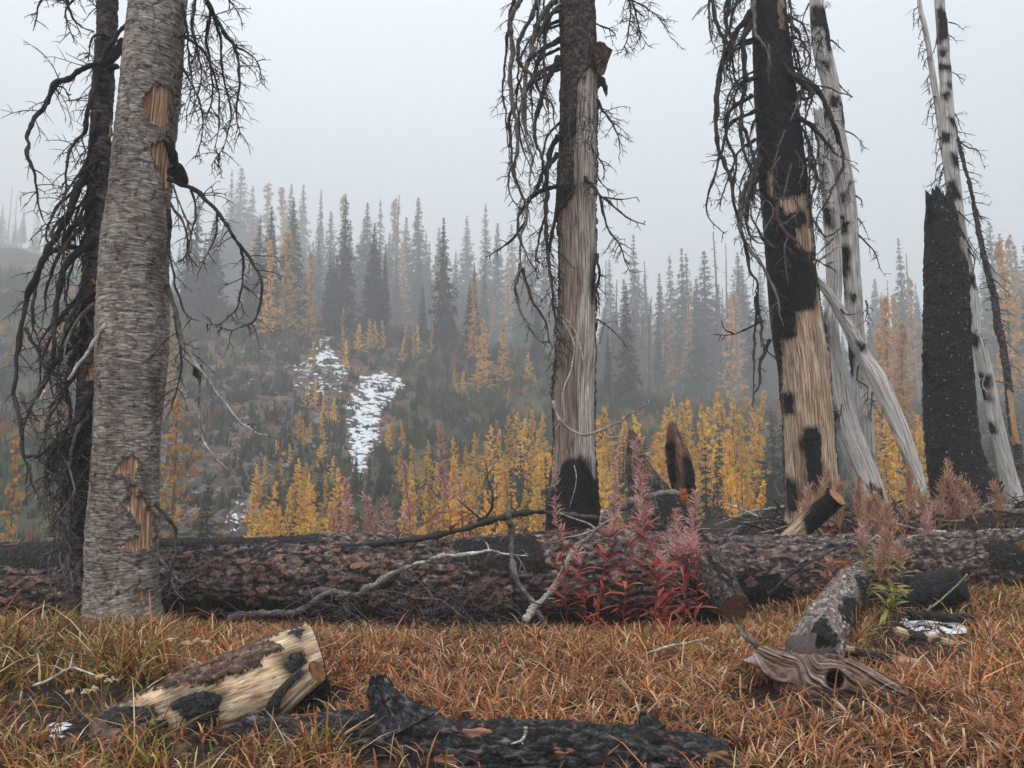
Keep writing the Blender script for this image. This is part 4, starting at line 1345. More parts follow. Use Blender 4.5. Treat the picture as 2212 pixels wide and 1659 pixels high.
# --- dark snag behind it, hung with drooping branches
D = 7.95
g = thing('dark_snag', 'slim sooty dead tree behind the grey one, hung with drooping bare branches', 'dead tree', foot(172, 1330, D), 'standing dead trees')
trunk([(240, -330, 34), (236, -100, 36), (232, 0, 36), (222, 200, 39), (213, 400, 44), (206, 600, 48), (200, 750, 52), (192, 950, 56), (182, 1150, 62), (174, 1330, 72), (172, 1390, 84)], D, M_DARKBARK, g, ns=80, nr=420,
      wood=[z1((545, 610), (575, 640), (560, 750), (530, 700), (545, 650)), z1((490, 1390), (500, 1480), (460, 1490), (460, 1430)), z2((470, 290), (500, 290), (500, 380), (440, 380)), z1((585, 20), (600, 60), (598, 180), (582, 150))], relief='lamella', amp=1.1, step=0.012, jag=(0.2, 0), seed=5)
lb = [(z1((620, 200), (560, 300), (440, 340), (330, 400), (270, 430), (220, 540), (170, 620), (135, 720), (150, 820), (175, 920), (195, 1030), (240, 1160)), -0.3, 0.030, B_DARK, 6, .45), (z1((590, 330), (520, 360), (480, 420), (450, 520), (430, 620), (410, 680), (350, 760), (330, 880), (320, 980), (300, 1090)), -0.3, 0.024, B_DARK, 6, .35),
      (z1((490, 650), (440, 830), (380, 960), (330, 1100), (260, 1230), (200, 1340), (140, 1500), (110, 1620), (75, 1930), (75, 2000), (100, 2110), (120, 2290), (180, 2450), (230, 2560), (290, 2610)), -0.5, 0.034, B_DARK, 4, .35),
      (z1((480, 1200), (400, 1260), (330, 1330), (300, 1430), (280, 1600), (272, 1720), (250, 1860), (180, 2000), (120, 2130)), -0.5, 0.030, B_DARK, 5, .35), (z1((470, 1230), (300, 1250), (230, 1300), (190, 1420), (165, 1560), (190, 1700), (240, 1790)), -0.2, 0.024, B_DARK, 4, .3),
      (z2((440, 60), (380, 160), (330, 240), (250, 330), (180, 470), (120, 610)), -0.4, 0.032, B_DARK, 5, .35), (z2((470, 620), (380, 690), (350, 760), (300, 720), (240, 800), (235, 900), (260, 1000), (300, 1080)), -0.4, 0.026, B_DARK, 6, .35),
      (z2((460, 640), (400, 740), (340, 900), (330, 1000), (300, 1100), (260, 1250), (250, 1350), (262, 1460)), -0.4, 0.018, B_GREY, 9, .35), (z2((440, 1240), (395, 1330), (410, 1440), (440, 1550), (466, 1640)), -0.4, 0.020, B_GREY, 5, .25), (z2((400, 980), (345, 1150), (342, 1300), (372, 1410)), -0.5, 0.016, B_GREY, 8, .3),
      (z1((640, 120), (560, 210), (500, 330), (470, 440), (440, 560), (420, 700), (430, 830)), -0.1, 0.020, B_DARK, 5, .3), (z1((500, 560), (470, 680), (440, 850), (400, 950), (360, 1080), (340, 1220)), 0.2, 0.024, B_DARK, 5, .35), (z1((470, 950), (420, 1100), (350, 1150), (310, 1260), (250, 1390), (225, 1540), (215, 1650)), -0.1, 0.024, B_DARK, 4, .3),
      (z1((480, 1050), (400, 1160), (340, 1220), (310, 1330)), -0.3, 0.022, B_DARK, 5, .3), (z1((460, 1400), (400, 1480), (370, 1580), (330, 1640), (300, 1740)), -0.3, 0.022, B_DARK, 6, .35), (z2((440, 130), (380, 250), (340, 400), (350, 560), (310, 700), (260, 760)), -0.2, 0.022, B_DARK, 7, .35),
      (z2((460, 420), (400, 560), (330, 640), (300, 760), (330, 860)), -0.5, 0.018, B_DARK, 9, .35), (z2((130, 120), (180, 210), (240, 350), (270, 470), (300, 560)), -0.3, 0.015, B_DARK, 7, .3), (z2((100, 440), (150, 560), (200, 640), (260, 600), (330, 560)), -0.5, 0.013, B_GREY, 9, .3),
      (z2((130, 760), (190, 760), (260, 700), (310, 620)), -0.4, 0.014, B_DARK, 9, .3), (z2((450, 800), (390, 900), (350, 980), (300, 1050), (280, 1180)), -0.5, 0.012, B_GREY, 11, .3), (z2((445, 980), (380, 1080), (330, 1180), (300, 1290), (330, 1400)), -0.5, 0.012, B_GREY, 11, .3),
      (z1((330, -60), (350, 60), (400, 130), (470, 160)), -0.1, 0.012, B_DARK, 8, .3), (z1((540, -80), (430, -40), (340, 30), (330, 100), (380, 210)), -0.2, 0.012, B_DARK, 8, .35), (z1((540, -120), (300, -90), (210, 0), (180, 100), (170, 160)), -0.2, 0.012, B_DARK, 6, .3),
      (z1((530, 60), (470, 20), (440, -20)), 0.2, 0.010, B_DARK, 7, .3), (z1((520, 170), (470, 180), (450, 230), (445, 310)), -0.3, 0.008, B_DARK, 7, .2), (z1((270, 430), (320, 440), (345, 490), (350, 520)), -0.1, 0.006, B_DARK, 6, .12)]
for i, (px, off, r0, cols, pm, L) in enumerate(lb):
    branch(g, px, D - 0.1, off, r0, 0.004, cols, 200 + i, pm * 1.15, L, 0.0045, 0.5, 2)
branch(g, z2((530, 100), (440, 240), (345, 375)), D - 0.75, -0.05, 0.013, 0.009, B_PALE, 240, 0, name='broken_limb')
branch(g, z2((225, 430), (208, 480), (228, 550)), D - 0.6, 0, 0.008, 0.004, B_PALE, 241, 0, name='broken_limb')
rng = np.random.default_rng(77)
for i in range(27):                                   # the finer curtain of branches close to the stem
    v0 = rng.uniform(280, 1050)
    u0 = np.interp(v0, [0, 400, 750, 1150], [230, 212, 200, 180])
    w = rng.uniform(40, 120)
    h = rng.uniform(120, 300)
    branch(g, [(u0, v0), (u0 - w * .6, v0 + h * .25), (u0 - w, v0 + h * .6), (u0 - w * rng.uniform(.5, 1.1), v0 + h)], D - 0.1, rng.uniform(-.6, .2), rng.uniform(.009, .020), 0.003, B_DARK if i % 3 else B_GREY, 260 + i, 8, .32, 0.0042, 0.5, 2)

# --- silver snag in the middle
D = 10.0
g = thing('silver_snag', 'tall snag in the middle, bark above, silver wood below, black burnt foot', 'dead tree', foot(1238, 1125, D), 'standing dead trees')
wm = [[(1262, 170), (1285, 160), (1300, 220), (1300, 1100), (1180, 1100), (1192, 880), (1205, 700), (1205, 470), (1225, 455), (1240, 430), (1240, 330), (1246, 260), (1245, 205)]]
cm = [[(1190, 1060), (1206, 1030), (1216, 1002), (1236, 990), (1262, 994), (1278, 1020), (1294, 1060), (1310, 1160), (1170, 1160)], z3((570, 700), (640, 690), (650, 760), (600, 800), (560, 780)), z3((570, 1040), (630, 1030), (640, 1080), (590, 1110), (525, 1140), (515, 1110), (560, 1080)), z3((755, 1400), (780, 1440), (770, 1560), (750, 1640), (742, 1500))]
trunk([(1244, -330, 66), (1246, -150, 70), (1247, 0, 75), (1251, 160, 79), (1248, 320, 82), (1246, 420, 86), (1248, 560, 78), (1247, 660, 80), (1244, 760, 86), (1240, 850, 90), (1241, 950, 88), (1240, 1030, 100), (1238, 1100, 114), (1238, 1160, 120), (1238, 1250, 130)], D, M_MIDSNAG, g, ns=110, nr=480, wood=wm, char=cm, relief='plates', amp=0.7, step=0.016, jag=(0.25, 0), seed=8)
flap(g, z3((740, 240), (780, 225), (842, 262), (832, 310), (812, 370), (795, 410), (775, 400), (760, 330)), D - 0.25, 0.03, lin(84, 66, 58), 9)
flap(g, z3((775, 410), (800, 420), (818, 470), (822, 510), (808, 520), (790, 470), (770, 465)), D - 0.2, 0.025, lin(58, 50, 47), 10)
mbr = [(z3((400, -120), (340, 0), (290, 130), (300, 270), (290, 450), (310, 600), (330, 750), (320, 880), (310, 960), (370, 1100), (375, 1210), (345, 1300), (350, 1430), (320, 1560), (350, 1650)), -0.3, 0.034, B_GREY, 4, .35), (z3((500, -90), (440, 0), (400, 90), (350, 190), (330, 290), (370, 380), (410, 420), (450, 500), (510, 560), (530, 660), (560, 760)), -0.5, 0.034, B_DARK, 4, .3),
       (z3((540, 0), (480, 60), (420, 180), (400, 300), (380, 350), (370, 500), (370, 660), (375, 770), (410, 850), (400, 950), (400, 1090)), -0.4, 0.036, B_GREY, 3.5, .35), (z3((560, 55), (500, 95), (450, 200), (430, 300)), -0.3, 0.022, B_DARK, 6, .3),
       (z3((550, 310), (510, 400), (480, 470), (450, 560), (420, 680), (440, 800), (470, 900), (450, 1000), (420, 1060)), -0.2, 0.036, B_DARK, 4, .35), (z3((555, 740), (510, 820), (490, 950), (490, 1080), (480, 1220), (490, 1380), (510, 1520), (530, 1640)), -0.3, 0.036, B_DARK, 6, .4),
       (z3((350, -100), (300, 20), (270, 250), (250, 450), (260, 600), (280, 800), (290, 890)), -0.1, 0.022, B_DARK, 5, .35), (z3((545, 830), (470, 930), (430, 1030), (385, 1110), (380, 1250)), -0.1, 0.030, B_DARK, 5, .35), (z3((310, 560), (280, 660), (290, 780), (300, 900), (340, 1040), (370, 1100)), -0.4, 0.022, B_DARK, 5, .3),
       (z3((350, 1440), (320, 1540), (325, 1620), (360, 1720), (430, 1830), (500, 1900)), -0.3, 0.020, B_GREY, 5, .3), (z3((360, 1460), (380, 1560), (420, 1660), (480, 1760), (520, 1900)), -0.2, 0.018, B_BROWN, 5, .3), (z3((550, 1100), (520, 1250), (500, 1400), (520, 1560), (530, 1700), (540, 1900), (530, 2050)), -0.2, 0.020, B_DARK, 12, .42),
       (z3((480, 1180), (450, 1280), (430, 1400), (440, 1520)), -0.1, 0.014, B_DARK, 9, .4), (z3((370, 1210), (300, 1300), (220, 1360), (160, 1400)), -0.2, 0.014, B_DARK, 5, .22), (z3((300, 900), (280, 960), (290, 1060), (360, 1170)), -0.4, 0.010, B_DARK, 5, .2),
       (z3((630, 920), (700, 970), (740, 1020), (780, 1070), (850, 1120), (920, 1180), (1020, 1220)), -0.5, 0.022, B_DARK, 5, .3), (z3((780, 1070), (800, 1180), (830, 1260), (890, 1340), (920, 1440), (960, 1500)), -0.4, 0.014, B_DARK, 7, .3), (z3((780, 1070), (890, 1085), (980, 1070)), -0.5, 0.010, B_DARK, 4, .2),
       (z3((760, 540), (800, 610), (840, 670), (880, 750), (890, 830)), -0.2, 0.014, B_DARK, 9, .35), (z3((760, -40), (850, -60), (960, 10), (1060, 60), (1120, 130), (1165, 210)), 0.1, 0.014, B_DARK, 9, .38), (z3((880, -60), (940, 30), (930, 200), (890, 290)), -0.2, 0.012, B_DARK, 10, .35), (z3((940, -40), (970, 60), (1000, 180), (1040, 250)), 0.1, 0.012, B_DARK, 10, .35),
       (z3((760, 130), (830, 160), (860, 190), (800, 200)), -0.3, 0.009, B_DARK, 6, .25), (z3((760, 850), (795, 900), (800, 970)), -0.2, 0.008, B_DARK, 6, .25), (z3((760, 1390), (775, 1480), (765, 1580), (775, 1680)), -0.1, 0.018, B_DARK, 12, .3), (z3((760, 960), (800, 1010), (850, 1050)), 0.2, 0.007, B_DARK, 6, .2)]
for i, (px, off, r0, cols, pm, L) in enumerate(mbr):
    branch(g, px, D - 0.15, off, r0, 0.004, cols, 300 + i, pm * 1.2, L, 0.005, 0.55, 2, FACE if 15 <= i <= 21 else None)
branch(g, [(1196, 866), (1208, 905), (1240, 934), (1280, 936), (1330, 915), (1380, 885), (1420, 862)], D - 0.4, -0.2, 0.016, 0.005, B_PALE, 340, 4, .25, 0.005, 0.1, 2, FACE, tip_cols=B_GREY)
branch(g, [(1280, 938), (1310, 945), (1345, 940)], D - 0.5, -0.1, 0.007, 0.003, B_PALE, 341, 5, .2, 0.004, 0.1, 1)
branch(g, [(1215, 690), (1240, 740), (1236, 790), (1216, 850), (1222, 900)], D - 0.45, -0.05, 0.009, 0.004, B_PALE, 342, 3, .2, 0.004)
branch(g, [(1213, 680), (1245, 720), (1262, 790)], D - 0.45, -0.05, 0.007, 0.003, B_PALE, 343, 3, .2, 0.004)
branch(g, [(1240, 1005), (1245, 1035), (1236, 1075), (1230, 1095)], D - 0.6, 0, 0.005, 0.002, B_PALE, 344, 0)
branch(g, [(1290, 690), (1330, 720), (1360, 760)], D - 0.1, 0.1, 0.008, 0.002, B_DARK, 345, 5, .25, 0.004)
for i in range(12):
    u0, v0 = rng.uniform(1205, 1290), rng.uniform(60, 330)
    branch(g, [(u0, v0), (u0 + rng.uniform(-12, 12), v0 + 30), (u0 + rng.uniform(-20, 20), v0 + rng.uniform(60, 110))], D - 0.45, -.1, 0.006, 0.002, B_GREY if i % 2 else B_DARK, 350 + i, 9, .25, 0.004)

for i in range(14):
    v0 = rng.uniform(-120, 420)
    u0 = 1210
    w, h = rng.uniform(30, 105), rng.uniform(120, 280)
    branch(g, [(u0, v0), (u0 - w * .7, v0 + h * .15), (u0 - w, v0 + h * .5), (u0 - w * rng.uniform(.5, 1.05), v0 + h)], D - 0.1, rng.uniform(-.5, .4), rng.uniform(.012, .026), 0.004, B_DARK if i % 3 else B_GREY, 365 + i, 7, .34, 0.005, 0.5, 2)

# --- charred snag
D = 10.6
g = thing('charred_snag', 'black charred dead tree hung with tangled branches, brown wood at its foot', 'dead tree', foot(1755, 1115, D), 'standing dead trees')
wc_ = [z5((475, 180), (556, 172), (550, 50), (600, 36), (640, 20), (640, -60), (700, -160), (780, 900), (760, 1100), (500, 1100), (490, 400)), z4((412, 890), (440, 880), (455, 920), (445, 1010), (430, 1040), (410, 1000)), z4((455, 1040), (520, 1020), (600, 980), (640, 1280), (600, 1292), (545, 1270), (550, 1180), (500, 1110), (460, 1080)), z4((462, -80), (500, -80), (490, 170), (470, 190), (455, 90)), z4((330, -60), (350, 0), (362, 120), (340, 120))]
cc_ = [z4((300, -900), (462, -900), (455, 90), (470, 190), (520, 190), (640, 980), (600, 980), (520, 1020), (455, 1010), (455, 920), (430, 880), (380, 870), (330, 120), (362, 120), (350, 0)), z4((380, 870), (412, 890), (412, 1000), (460, 1060), (500, 1110), (550, 1180), (545, 1270), (600, 1292), (640, 1280), (660, 1300), (640, 1560), (550, 1580), (556, 1702), (470, 1710), (400, 1300)), z4((530, 1100), (590, 1090), (600, 1130), (560, 1180), (510, 1150)), z5((500, 455), (545, 470), (542, 545), (508, 548)),
       z5((580, 690), (600, 640), (660, 618), (682, 680), (670, 760), (690, 860), (720, 900), (700, 1000), (620, 900), (604, 720)), z5((505, 860), (560, 910), (572, 1000), (520, 1050)), z4((490, 60), (560, 60), (560, 200), (500, 190)), z5((440, 100), (480, 100), (492, 300), (478, 420), (450, 300))]
trunk([(1645, -330, 54), (1652, -150, 60), (1659, 0, 66), (1672, 172, 82), (1688, 344, 94), (1700, 473, 97), (1711, 602, 100), (1724, 713, 106), (1735, 787, 104), (1746, 916, 102), (1754, 1045, 110), (1760, 1110, 120), (1762, 1170, 140)], D, M_CHARSNAG, g, ns=110, nr=480, wood=wc_, char=cc_, relief='wood', amp=1.0, step=0.012, jag=(0.25, 0), seed=12)
cb = [(z4((330, 60), (250, 170), (220, 240), (180, 330), (160, 450), (155, 600), (160, 720), (200, 830), (230, 900), (240, 1000), (260, 1080), (290, 1200), (360, 1300), (420, 1400), (510, 1510)), -0.4, 0.036, B_DARK, 3.5, .32), (z4((340, 100), (290, 200), (300, 400), (280, 560), (290, 750), (330, 870), (310, 1000), (300, 1100), (340, 1200), (400, 1230), (480, 1240)), -0.6, 0.036, B_DARK, 4, .35),
      (z4((150, -120), (140, 0), (160, 130), (230, 270), (250, 400), (300, 470), (350, 560)), -0.2, 0.026, B_DARK, 5, .32), (z4((240, -80), (220, 0), (200, 150), (190, 300), (200, 400), (170, 440)), -0.3, 0.028, B_DARK, 5, .3), (z4((360, 560), (240, 610), (190, 720), (150, 870), (110, 1000), (112, 1090), (200, 1180)), -0.4, 0.022, B_DARK, 6, .28),
      (z4((370, 800), (300, 960), (280, 1050), (280, 1150), (320, 1250), (380, 1330), (440, 1450), (470, 1560), (490, 1640)), -0.6, 0.040, B_GREY, 3, .3), (z4((340, -40), (345, 60), (350, 170), (400, 240), (430, 340)), -0.7, 0.026, B_GREY, 6, .22), (z4((450, 1040), (490, 1150), (560, 1220), (650, 1300), (760, 1360)), -0.6, 0.020, B_BROWN, 4, .25),
      (z5((350, -40), (370, 60), (400, 200), (460, 290)), -0.4, 0.022, B_DARK, 5, .3), (z5((420, 180), (380, 290), (370, 400), (345, 450), (338, 520)), -0.4, 0.020, B_DARK, 3, .15), (z5((360, -60), (345, 180), (340, 400), (338, 510)), -0.4, 0.014, B_DARK, 4, .18), (z5((390, 80), (330, 110), (240, 150), (140, 152)), -0.1, 0.012, B_DARK, 1.5, .15), (z5((240, 148), (195, 120), (180, 75)), -0.1, 0.007, B_DARK, 0, .1),
      (z4((540, 380), (600, 410), (650, 430), (690, 500), (740, 600), (780, 720), (790, 830), (740, 950), (700, 1020)), -0.3, 0.036, B_DARK, 5, .32), (z4((510, 80), (560, 160), (600, 250), (600, 350)), -0.2, 0.022, B_DARK, 8, .3), (z4((580, 590), (680, 680), (740, 760), (790, 800)), -0.3, 0.026, B_DARK, 7, .3), (z4((600, 680), (650, 820), (650, 920), (620, 1050)), -0.3, 0.018, B_DARK, 8, .3),
      (z4((500, 370), (560, 390), (640, 470), (600, 500), (560, 460)), -0.4, 0.045, B_DARK, 4, .2), (z4((575, 460), (560, 530), (530, 600)), -0.5, 0.018, B_GREY, 4, .2), (z4((480, 300), (540, 380), (650, 430), (740, 450), (840, 490)), -0.5, 0.014, B_DARK, 4, .2), (z4((620, 1080), (700, 1180), (770, 1150), (790, 1100)), -0.2, 0.016, B_GREY, 6, .3), (z4((620, 1330), (700, 1290), (780, 1230)), -0.3, 0.022, B_PALE, 3, .2),
      (z4((530, 130), (540, 240), (560, 330), (590, 440)), 0.2, 0.012, B_DARK, 10, .3), (z4((120, -40), (115, 60), (130, 200), (160, 250)), -0.1, 0.012, B_DARK, 8, .28), (z4((330, 480), (220, 560), (210, 700), (250, 800), (240, 950), (270, 1060)), 0.1, 0.024, B_DARK, 5, .32), (z4((350, 700), (270, 760), (230, 860), (190, 960), (170, 1050)), -0.3, 0.016, B_DARK, 8, .3), (z4((280, 620), (330, 760), (350, 900), (330, 1060)), -0.5, 0.020, B_DARK, 7, .3),
      (z4((300, 1230), (320, 1360), (360, 1420), (370, 1560), (380, 1660)), -0.3, 0.018, B_DARK, 6, .25), (z4((440, 1240), (380, 1180), (330, 1080), (320, 1000)), -0.6, 0.020, B_GREY, 4, .2)]
for i, (px, off, r0, cols, pm, L) in enumerate(cb):
    branch(g, px, D - 0.2, off, r0, 0.005, cols, 400 + i, pm * 1.25, L, 0.0055, 0.5, 2)
for i in range(32):
    side = i % 3 != 0
    v0 = rng.uniform(-60, 420)
    u0 = np.interp(v0, [0, 400], [1640, 1655]) if side else np.interp(v0, [0, 400], [1690, 1735])
    w = rng.uniform(25, 85) * (-1 if side else 0.7)
    h = rng.uniform(80, 190)
    branch(g, [(u0, v0), (u0 + w * .7, v0 + h * .2), (u0 + w, v0 + h * .6), (u0 + w * rng.uniform(.6, 1.1), v0 + h)], D - 0.1, rng.uniform(-.6, .3), rng.uniform(.010, .024), 0.003, B_DARK, 1440 + i, 9, .28, 0.005, 0.45, 2)
for i in range(9):
    u0, v0 = rng.uniform(1650, 1720), rng.uniform(40, 560)
    branch(g, [(u0, v0), (u0 + rng.uniform(-20, 20), v0 + 30), (u0 + rng.uniform(-40, 40), v0 + rng.uniform(60, 110))], D - 0.6, -.1, 0.009, 0.003, B_GREY, 470 + i, 7, .22, 0.004)

# --- bleached snag beside it
D = 12.2
g = thing('bleached_snag', 'bleached pale grey dead trunk with black patches just behind the charred snag', 'dead tree', foot(1876, 1105, D), 'standing dead trees')
trunk([(1748, -330, 22), (1756, -120, 25), (1764, 0, 29), (1776, 107, 38), (1796, 193, 35), (1804, 300, 44), (1829, 430, 36), (1838, 560, 36), (1848, 713, 36), (1855, 787, 36), (1866, 916, 39), (1872, 1045, 43), (1877, 1100, 50), (1878, 1140, 60)], D, M_SILVER, g, ns=80, nr=420, base_wood=1.0,
      char=[z4((730, 505), (765, 510), (760, 555), (735, 552)), z4((778, 530), (800, 560), (806, 640), (785, 640)), z4((785, 1245), (822, 1260), (812, 1390), (780, 1390)), z4((790, 1125), (820, 1130), (816, 1180), (790, 1175)), z4((700, 330), (722, 335), (715, 362)), z4((785, 990), (808, 990), (804, 1030), (788, 1025)), z4((640, 60), (700, 60), (730, 200), (720, 260), (690, 150), (645, 160)), z4((690, 560), (715, 580), (705, 660), (670, 650)), z4((832, 1490), (855, 1495), (845, 1525)),
            z4((720, 1405), (790, 1410), (800, 1490), (780, 1480), (770, 1440), (722, 1440)), z5((770, 130), (840, 150), (840, 350), (810, 380), (780, 280)), z5((925, 755), (938, 760), (934, 785)), z4((790, 1100), (803, 1095), (800, 1115))], relief='wood', seed=15, jag=(0.3, 0), edge=(0.045, 0.035))
hb = [(z4((690, 90), (700, 60), (705, 10)), .1, .008), (z4((730, 200), (760, 220), (800, 265)), .1, .010), (z4((765, 420), (800, 455), (845, 488)), 0, .008), (z4((800, 655), (860, 690), (902, 750)), 0, .008), (z4((845, 980), (880, 1000), (888, 1045)), 0, .012), (z4((850, 1080), (890, 1130), (918, 1195)), 0, .009), (z4((860, 1175), (910, 1220), (950, 1270), (975, 1340), (1000, 1380)), .1, .012), (z4((815, 820), (845, 840), (874, 865)), 0, .006),
      (z4((700, 560), (640, 650), (640, 800), (660, 900)), -.4, .016), (z4((770, 870), (740, 950), (700, 1030), (660, 1090), (650, 1180)), -.5, .016), (z4((640, 480), (600, 620), (620, 760), (640, 860)), -.3, .014), (z4((720, 700), (690, 830), (690, 960), (660, 1040)), -.4, .012), (z4((700, 130), (640, 200), (620, 330), (640, 420)), -.3, .014), (z4((620, 20), (590, 100), (600, 200)), -.2, .010), (z4((690, 180), (660, 260), (650, 380), (620, 470)), -.5, .012),
      (z5((870, 300), (865, 380), (910, 410), (915, 480)), -.3, .012), (z5((940, 440), (930, 540), (900, 590)), -.2, .010), (z4((905, 1510), (912, 1560), (900, 1620)), -.2, .010), (z4((830, 900), (818, 960), (830, 1000)), -.3, .008)]
for i, (px, off, r0) in enumerate(hb):
    branch(g, px, D - 0.1, off, r0, 0.003, B_DARK if i % 4 else B_GREY, 500 + i, 7 if i < 8 else 9, .22 if i < 8 else .3, 0.0045, 0.4, 2)

g = thing('leaning_snag', 'brownish grey trunk slanting to the ground between charred and bleached snags', 'dead tree', foot(1885, 1085, 11.6), 'leaning dead poles')
trunk([(1768, 250, 18), (1782, 360, 24), (1792, 430, 29), (1801, 560, 32), (1801, 640, 31), (1795, 700, 30), (1802, 787, 38), (1823, 900, 46), (1858, 1000, 54), (1886, 1075, 54), (1897, 1125, 56)], [12.0, 12.0, 12.0, 11.9, 11.9, 11.8, 11.8, 11.7, 11.6, 11.5, 11.5], M_SILVER, g, ns=70, nr=300, base_wood=1.0,
      char=[z5((690, 60), (720, 120), (715, 240), (700, 200)), z4((700, 1050), (730, 1070), (735, 1150), (715, 1130)), z5((930, 910), (985, 930), (990, 1000), (950, 985)), z5((735, 520), (768, 560), (760, 610), (738, 570))], relief='wood', seed=18, wob=0.12, jag=(0.15, 0), edge=(0.045, 0.035))
for i, (px, r0) in enumerate([(z5((790, 470), (770, 600), (750, 700)), .010), (z5((760, 620), (745, 680), (770, 760), (800, 800)), .009), (z4((740, 1200), (680, 1260), (640, 1300)), .014)]):
    branch(g, px, 11.6, -.2, r0, 0.003, B_GREY, 530 + i, 5, .2, 0.004)

g = thing('leaning_pole', 'smooth pale grey pole leaning against the bleached snag, foot among withered plants', 'dead tree', foot(1985, 1090, 11.0), 'leaning dead poles')
trunk([(1772, 612, 12), (1795, 640, 19), (1825, 690, 24), (1850, 740, 28), (1872, 780, 30), (1895, 815, 35), (1918, 865, 36), (1942, 920, 35), (1962, 975, 32), (1982, 1030, 28), (1990, 1056, 22), (1984, 1088, 13), (1982, 1110, 8)], np.linspace(11.5, 10.8, 13), M_SILVER, g, ns=70, nr=260, base_wood=1.0,
      char=[z5((868, 200), (900, 205), (908, 235), (880, 240)), z5((970, 520), (990, 530), (990, 560), (975, 550)), z5((1060, 730), (1080, 760), (1130, 850), (1120, 900), (1080, 830))], relief='wood', seed=19, wob=0.16, jag=(0.1, 0), edge=(0.035, 0.03))
branch(g, z5((780, 20), (810, 50), (870, 45)), 11.3, 0, 0.010, 0.003, B_DARK, 540, 3, .15, 0.004)

# --- far right group
D = 12.9
g = thing('black_stump', 'tall black burnt stump with jagged top and pale flecks', 'dead tree', foot(2085, 1085, D), 'standing dead trees')
trunk([(2030, 432, 50), (2037, 500, 68), (2043, 580, 82), (2045, 640, 88), (2046, 713, 92), (2048, 787, 96), (2053, 916, 104), (2065, 1003, 116), (2078, 1045, 130), (2090, 1085, 146), (2096, 1140, 168)], D, M_BLACKSNAG, g, ns=100, nr=320, base_char=1.0, base_wood=1.0,
      char=[[(2067, 518), (2082, 510), (2095, 515), (2098, 585), (2078, 560), (2068, 540)], [(2066, 490), (2080, 430), (2096, 500), (2098, 600), (2088, 560), (2080, 500)]], relief='char', amp=1.6, seed=23, jag=(0.17, 0), wob=0.05, edge=(0.012, 0.008))
flap(g, [(2003, 440), (2012, 420), (2022, 425), (2020, 480), (2014, 490), (2003, 492)], D - 0.1, 0.05, lin(20, 19, 20), 30)
flap(g, [(1993, 765), (2002, 760), (2006, 810), (2000, 812)], D - 0.1, 0.04, lin(20, 18, 18), 31)

D = 13.7
g = thing('pale_snag', 'tall thin pale dead trunk rising behind the black burnt stump', 'dead tree', foot(2196, 1090, D), 'standing dead trees')
zr = lambda *p: [(1810.5 + x * 0.3308, 384 + y * 0.3308) for x, y in p]
trunk([(2020, -330, 13), (2026, -150, 17), (2030, 0, 20), (2037, 86, 23), (2045, 215, 25), (2054, 344, 28), (2064, 430, 26), (2077, 516, 24), (2098, 620, 21), (2107, 713, 24), (2117, 754, 27), (2135, 830, 28), (2152, 916, 29), (2172, 1003, 31), (2194, 1090, 40), (2200, 1130, 44)], D, M_SILVER, g, ns=70, nr=420, base_wood=1.0,
      char=[z4((1268, 60), (1310, 70), (1315, 200), (1285, 215)), z4((1275, 265), (1305, 265), (1300, 295), (1280, 290)), z4((1280, 335), (1330, 340), (1325, 365), (1285, 355)), z4((1310, 430), (1335, 425), (1330, 455)), z4((1282, 480), (1320, 480), (1315, 515), (1300, 505)), z4((1290, 670), (1330, 690), (1325, 720), (1295, 725)), z4((1325, 925), (1355, 920), (1372, 1000), (1310, 1010)), z4((1325, 605), (1350, 610), (1345, 640)), z4((1340, 780), (1365, 800), (1372, 855), (1355, 840)),
            zr((878, 1010), (918, 1040), (910, 1115), (880, 1080)), zr((915, 1290), (990, 1300), (985, 1360), (940, 1370)), zr((935, 1370), (960, 1400), (990, 1450), (950, 1450)), zr((955, 1590), (1010, 1600), (1030, 1659), (960, 1659)), zr((860, 640), (890, 640), (885, 720), (865, 700)), zr((840, 900), (875, 905), (870, 960))], relief='wood', seed=26, jag=(0.3, 0), edge=(0.035, 0.03))
for i, (px, r0) in enumerate([(z4((1320, 110), (1360, 120), (1405, 155)), .007), (z4((1315, 170), (1345, 190), (1365, 220)), .006), (z4((1340, 360), (1370, 385), (1395, 430)), .007), (z4((1265, 190), (1250, 250), (1225, 300)), .009), (z4((1355, 570), (1375, 620), (1390, 660)), .008), (z4((1360, 700), (1420, 740), (1470, 760), (1505, 850)), .010), (z4((1300, 840), (1275, 900), (1265, 990)), .010), (z4((1290, 880), (1250, 910), (1228, 960)), .007),
                             (z4((1370, 1060), (1430, 1120), (1480, 1150)), .009), (z4((1390, 1170), (1430, 1240), (1470, 1300), (1480, 1330)), .012), (zr((905, 990), (940, 1040), (960, 1110)), .006), (zr((960, 1290), (945, 1350), (970, 1400)), .008), (z4((1420, 1250), (1450, 1310), (1440, 1380)), .012)]):
    branch(g, px, D - .1, -.1, r0, 0.003, B_DARK if i != 11 else B_PALE, 600 + i, 7, .22, 0.004, 0.3, 2)

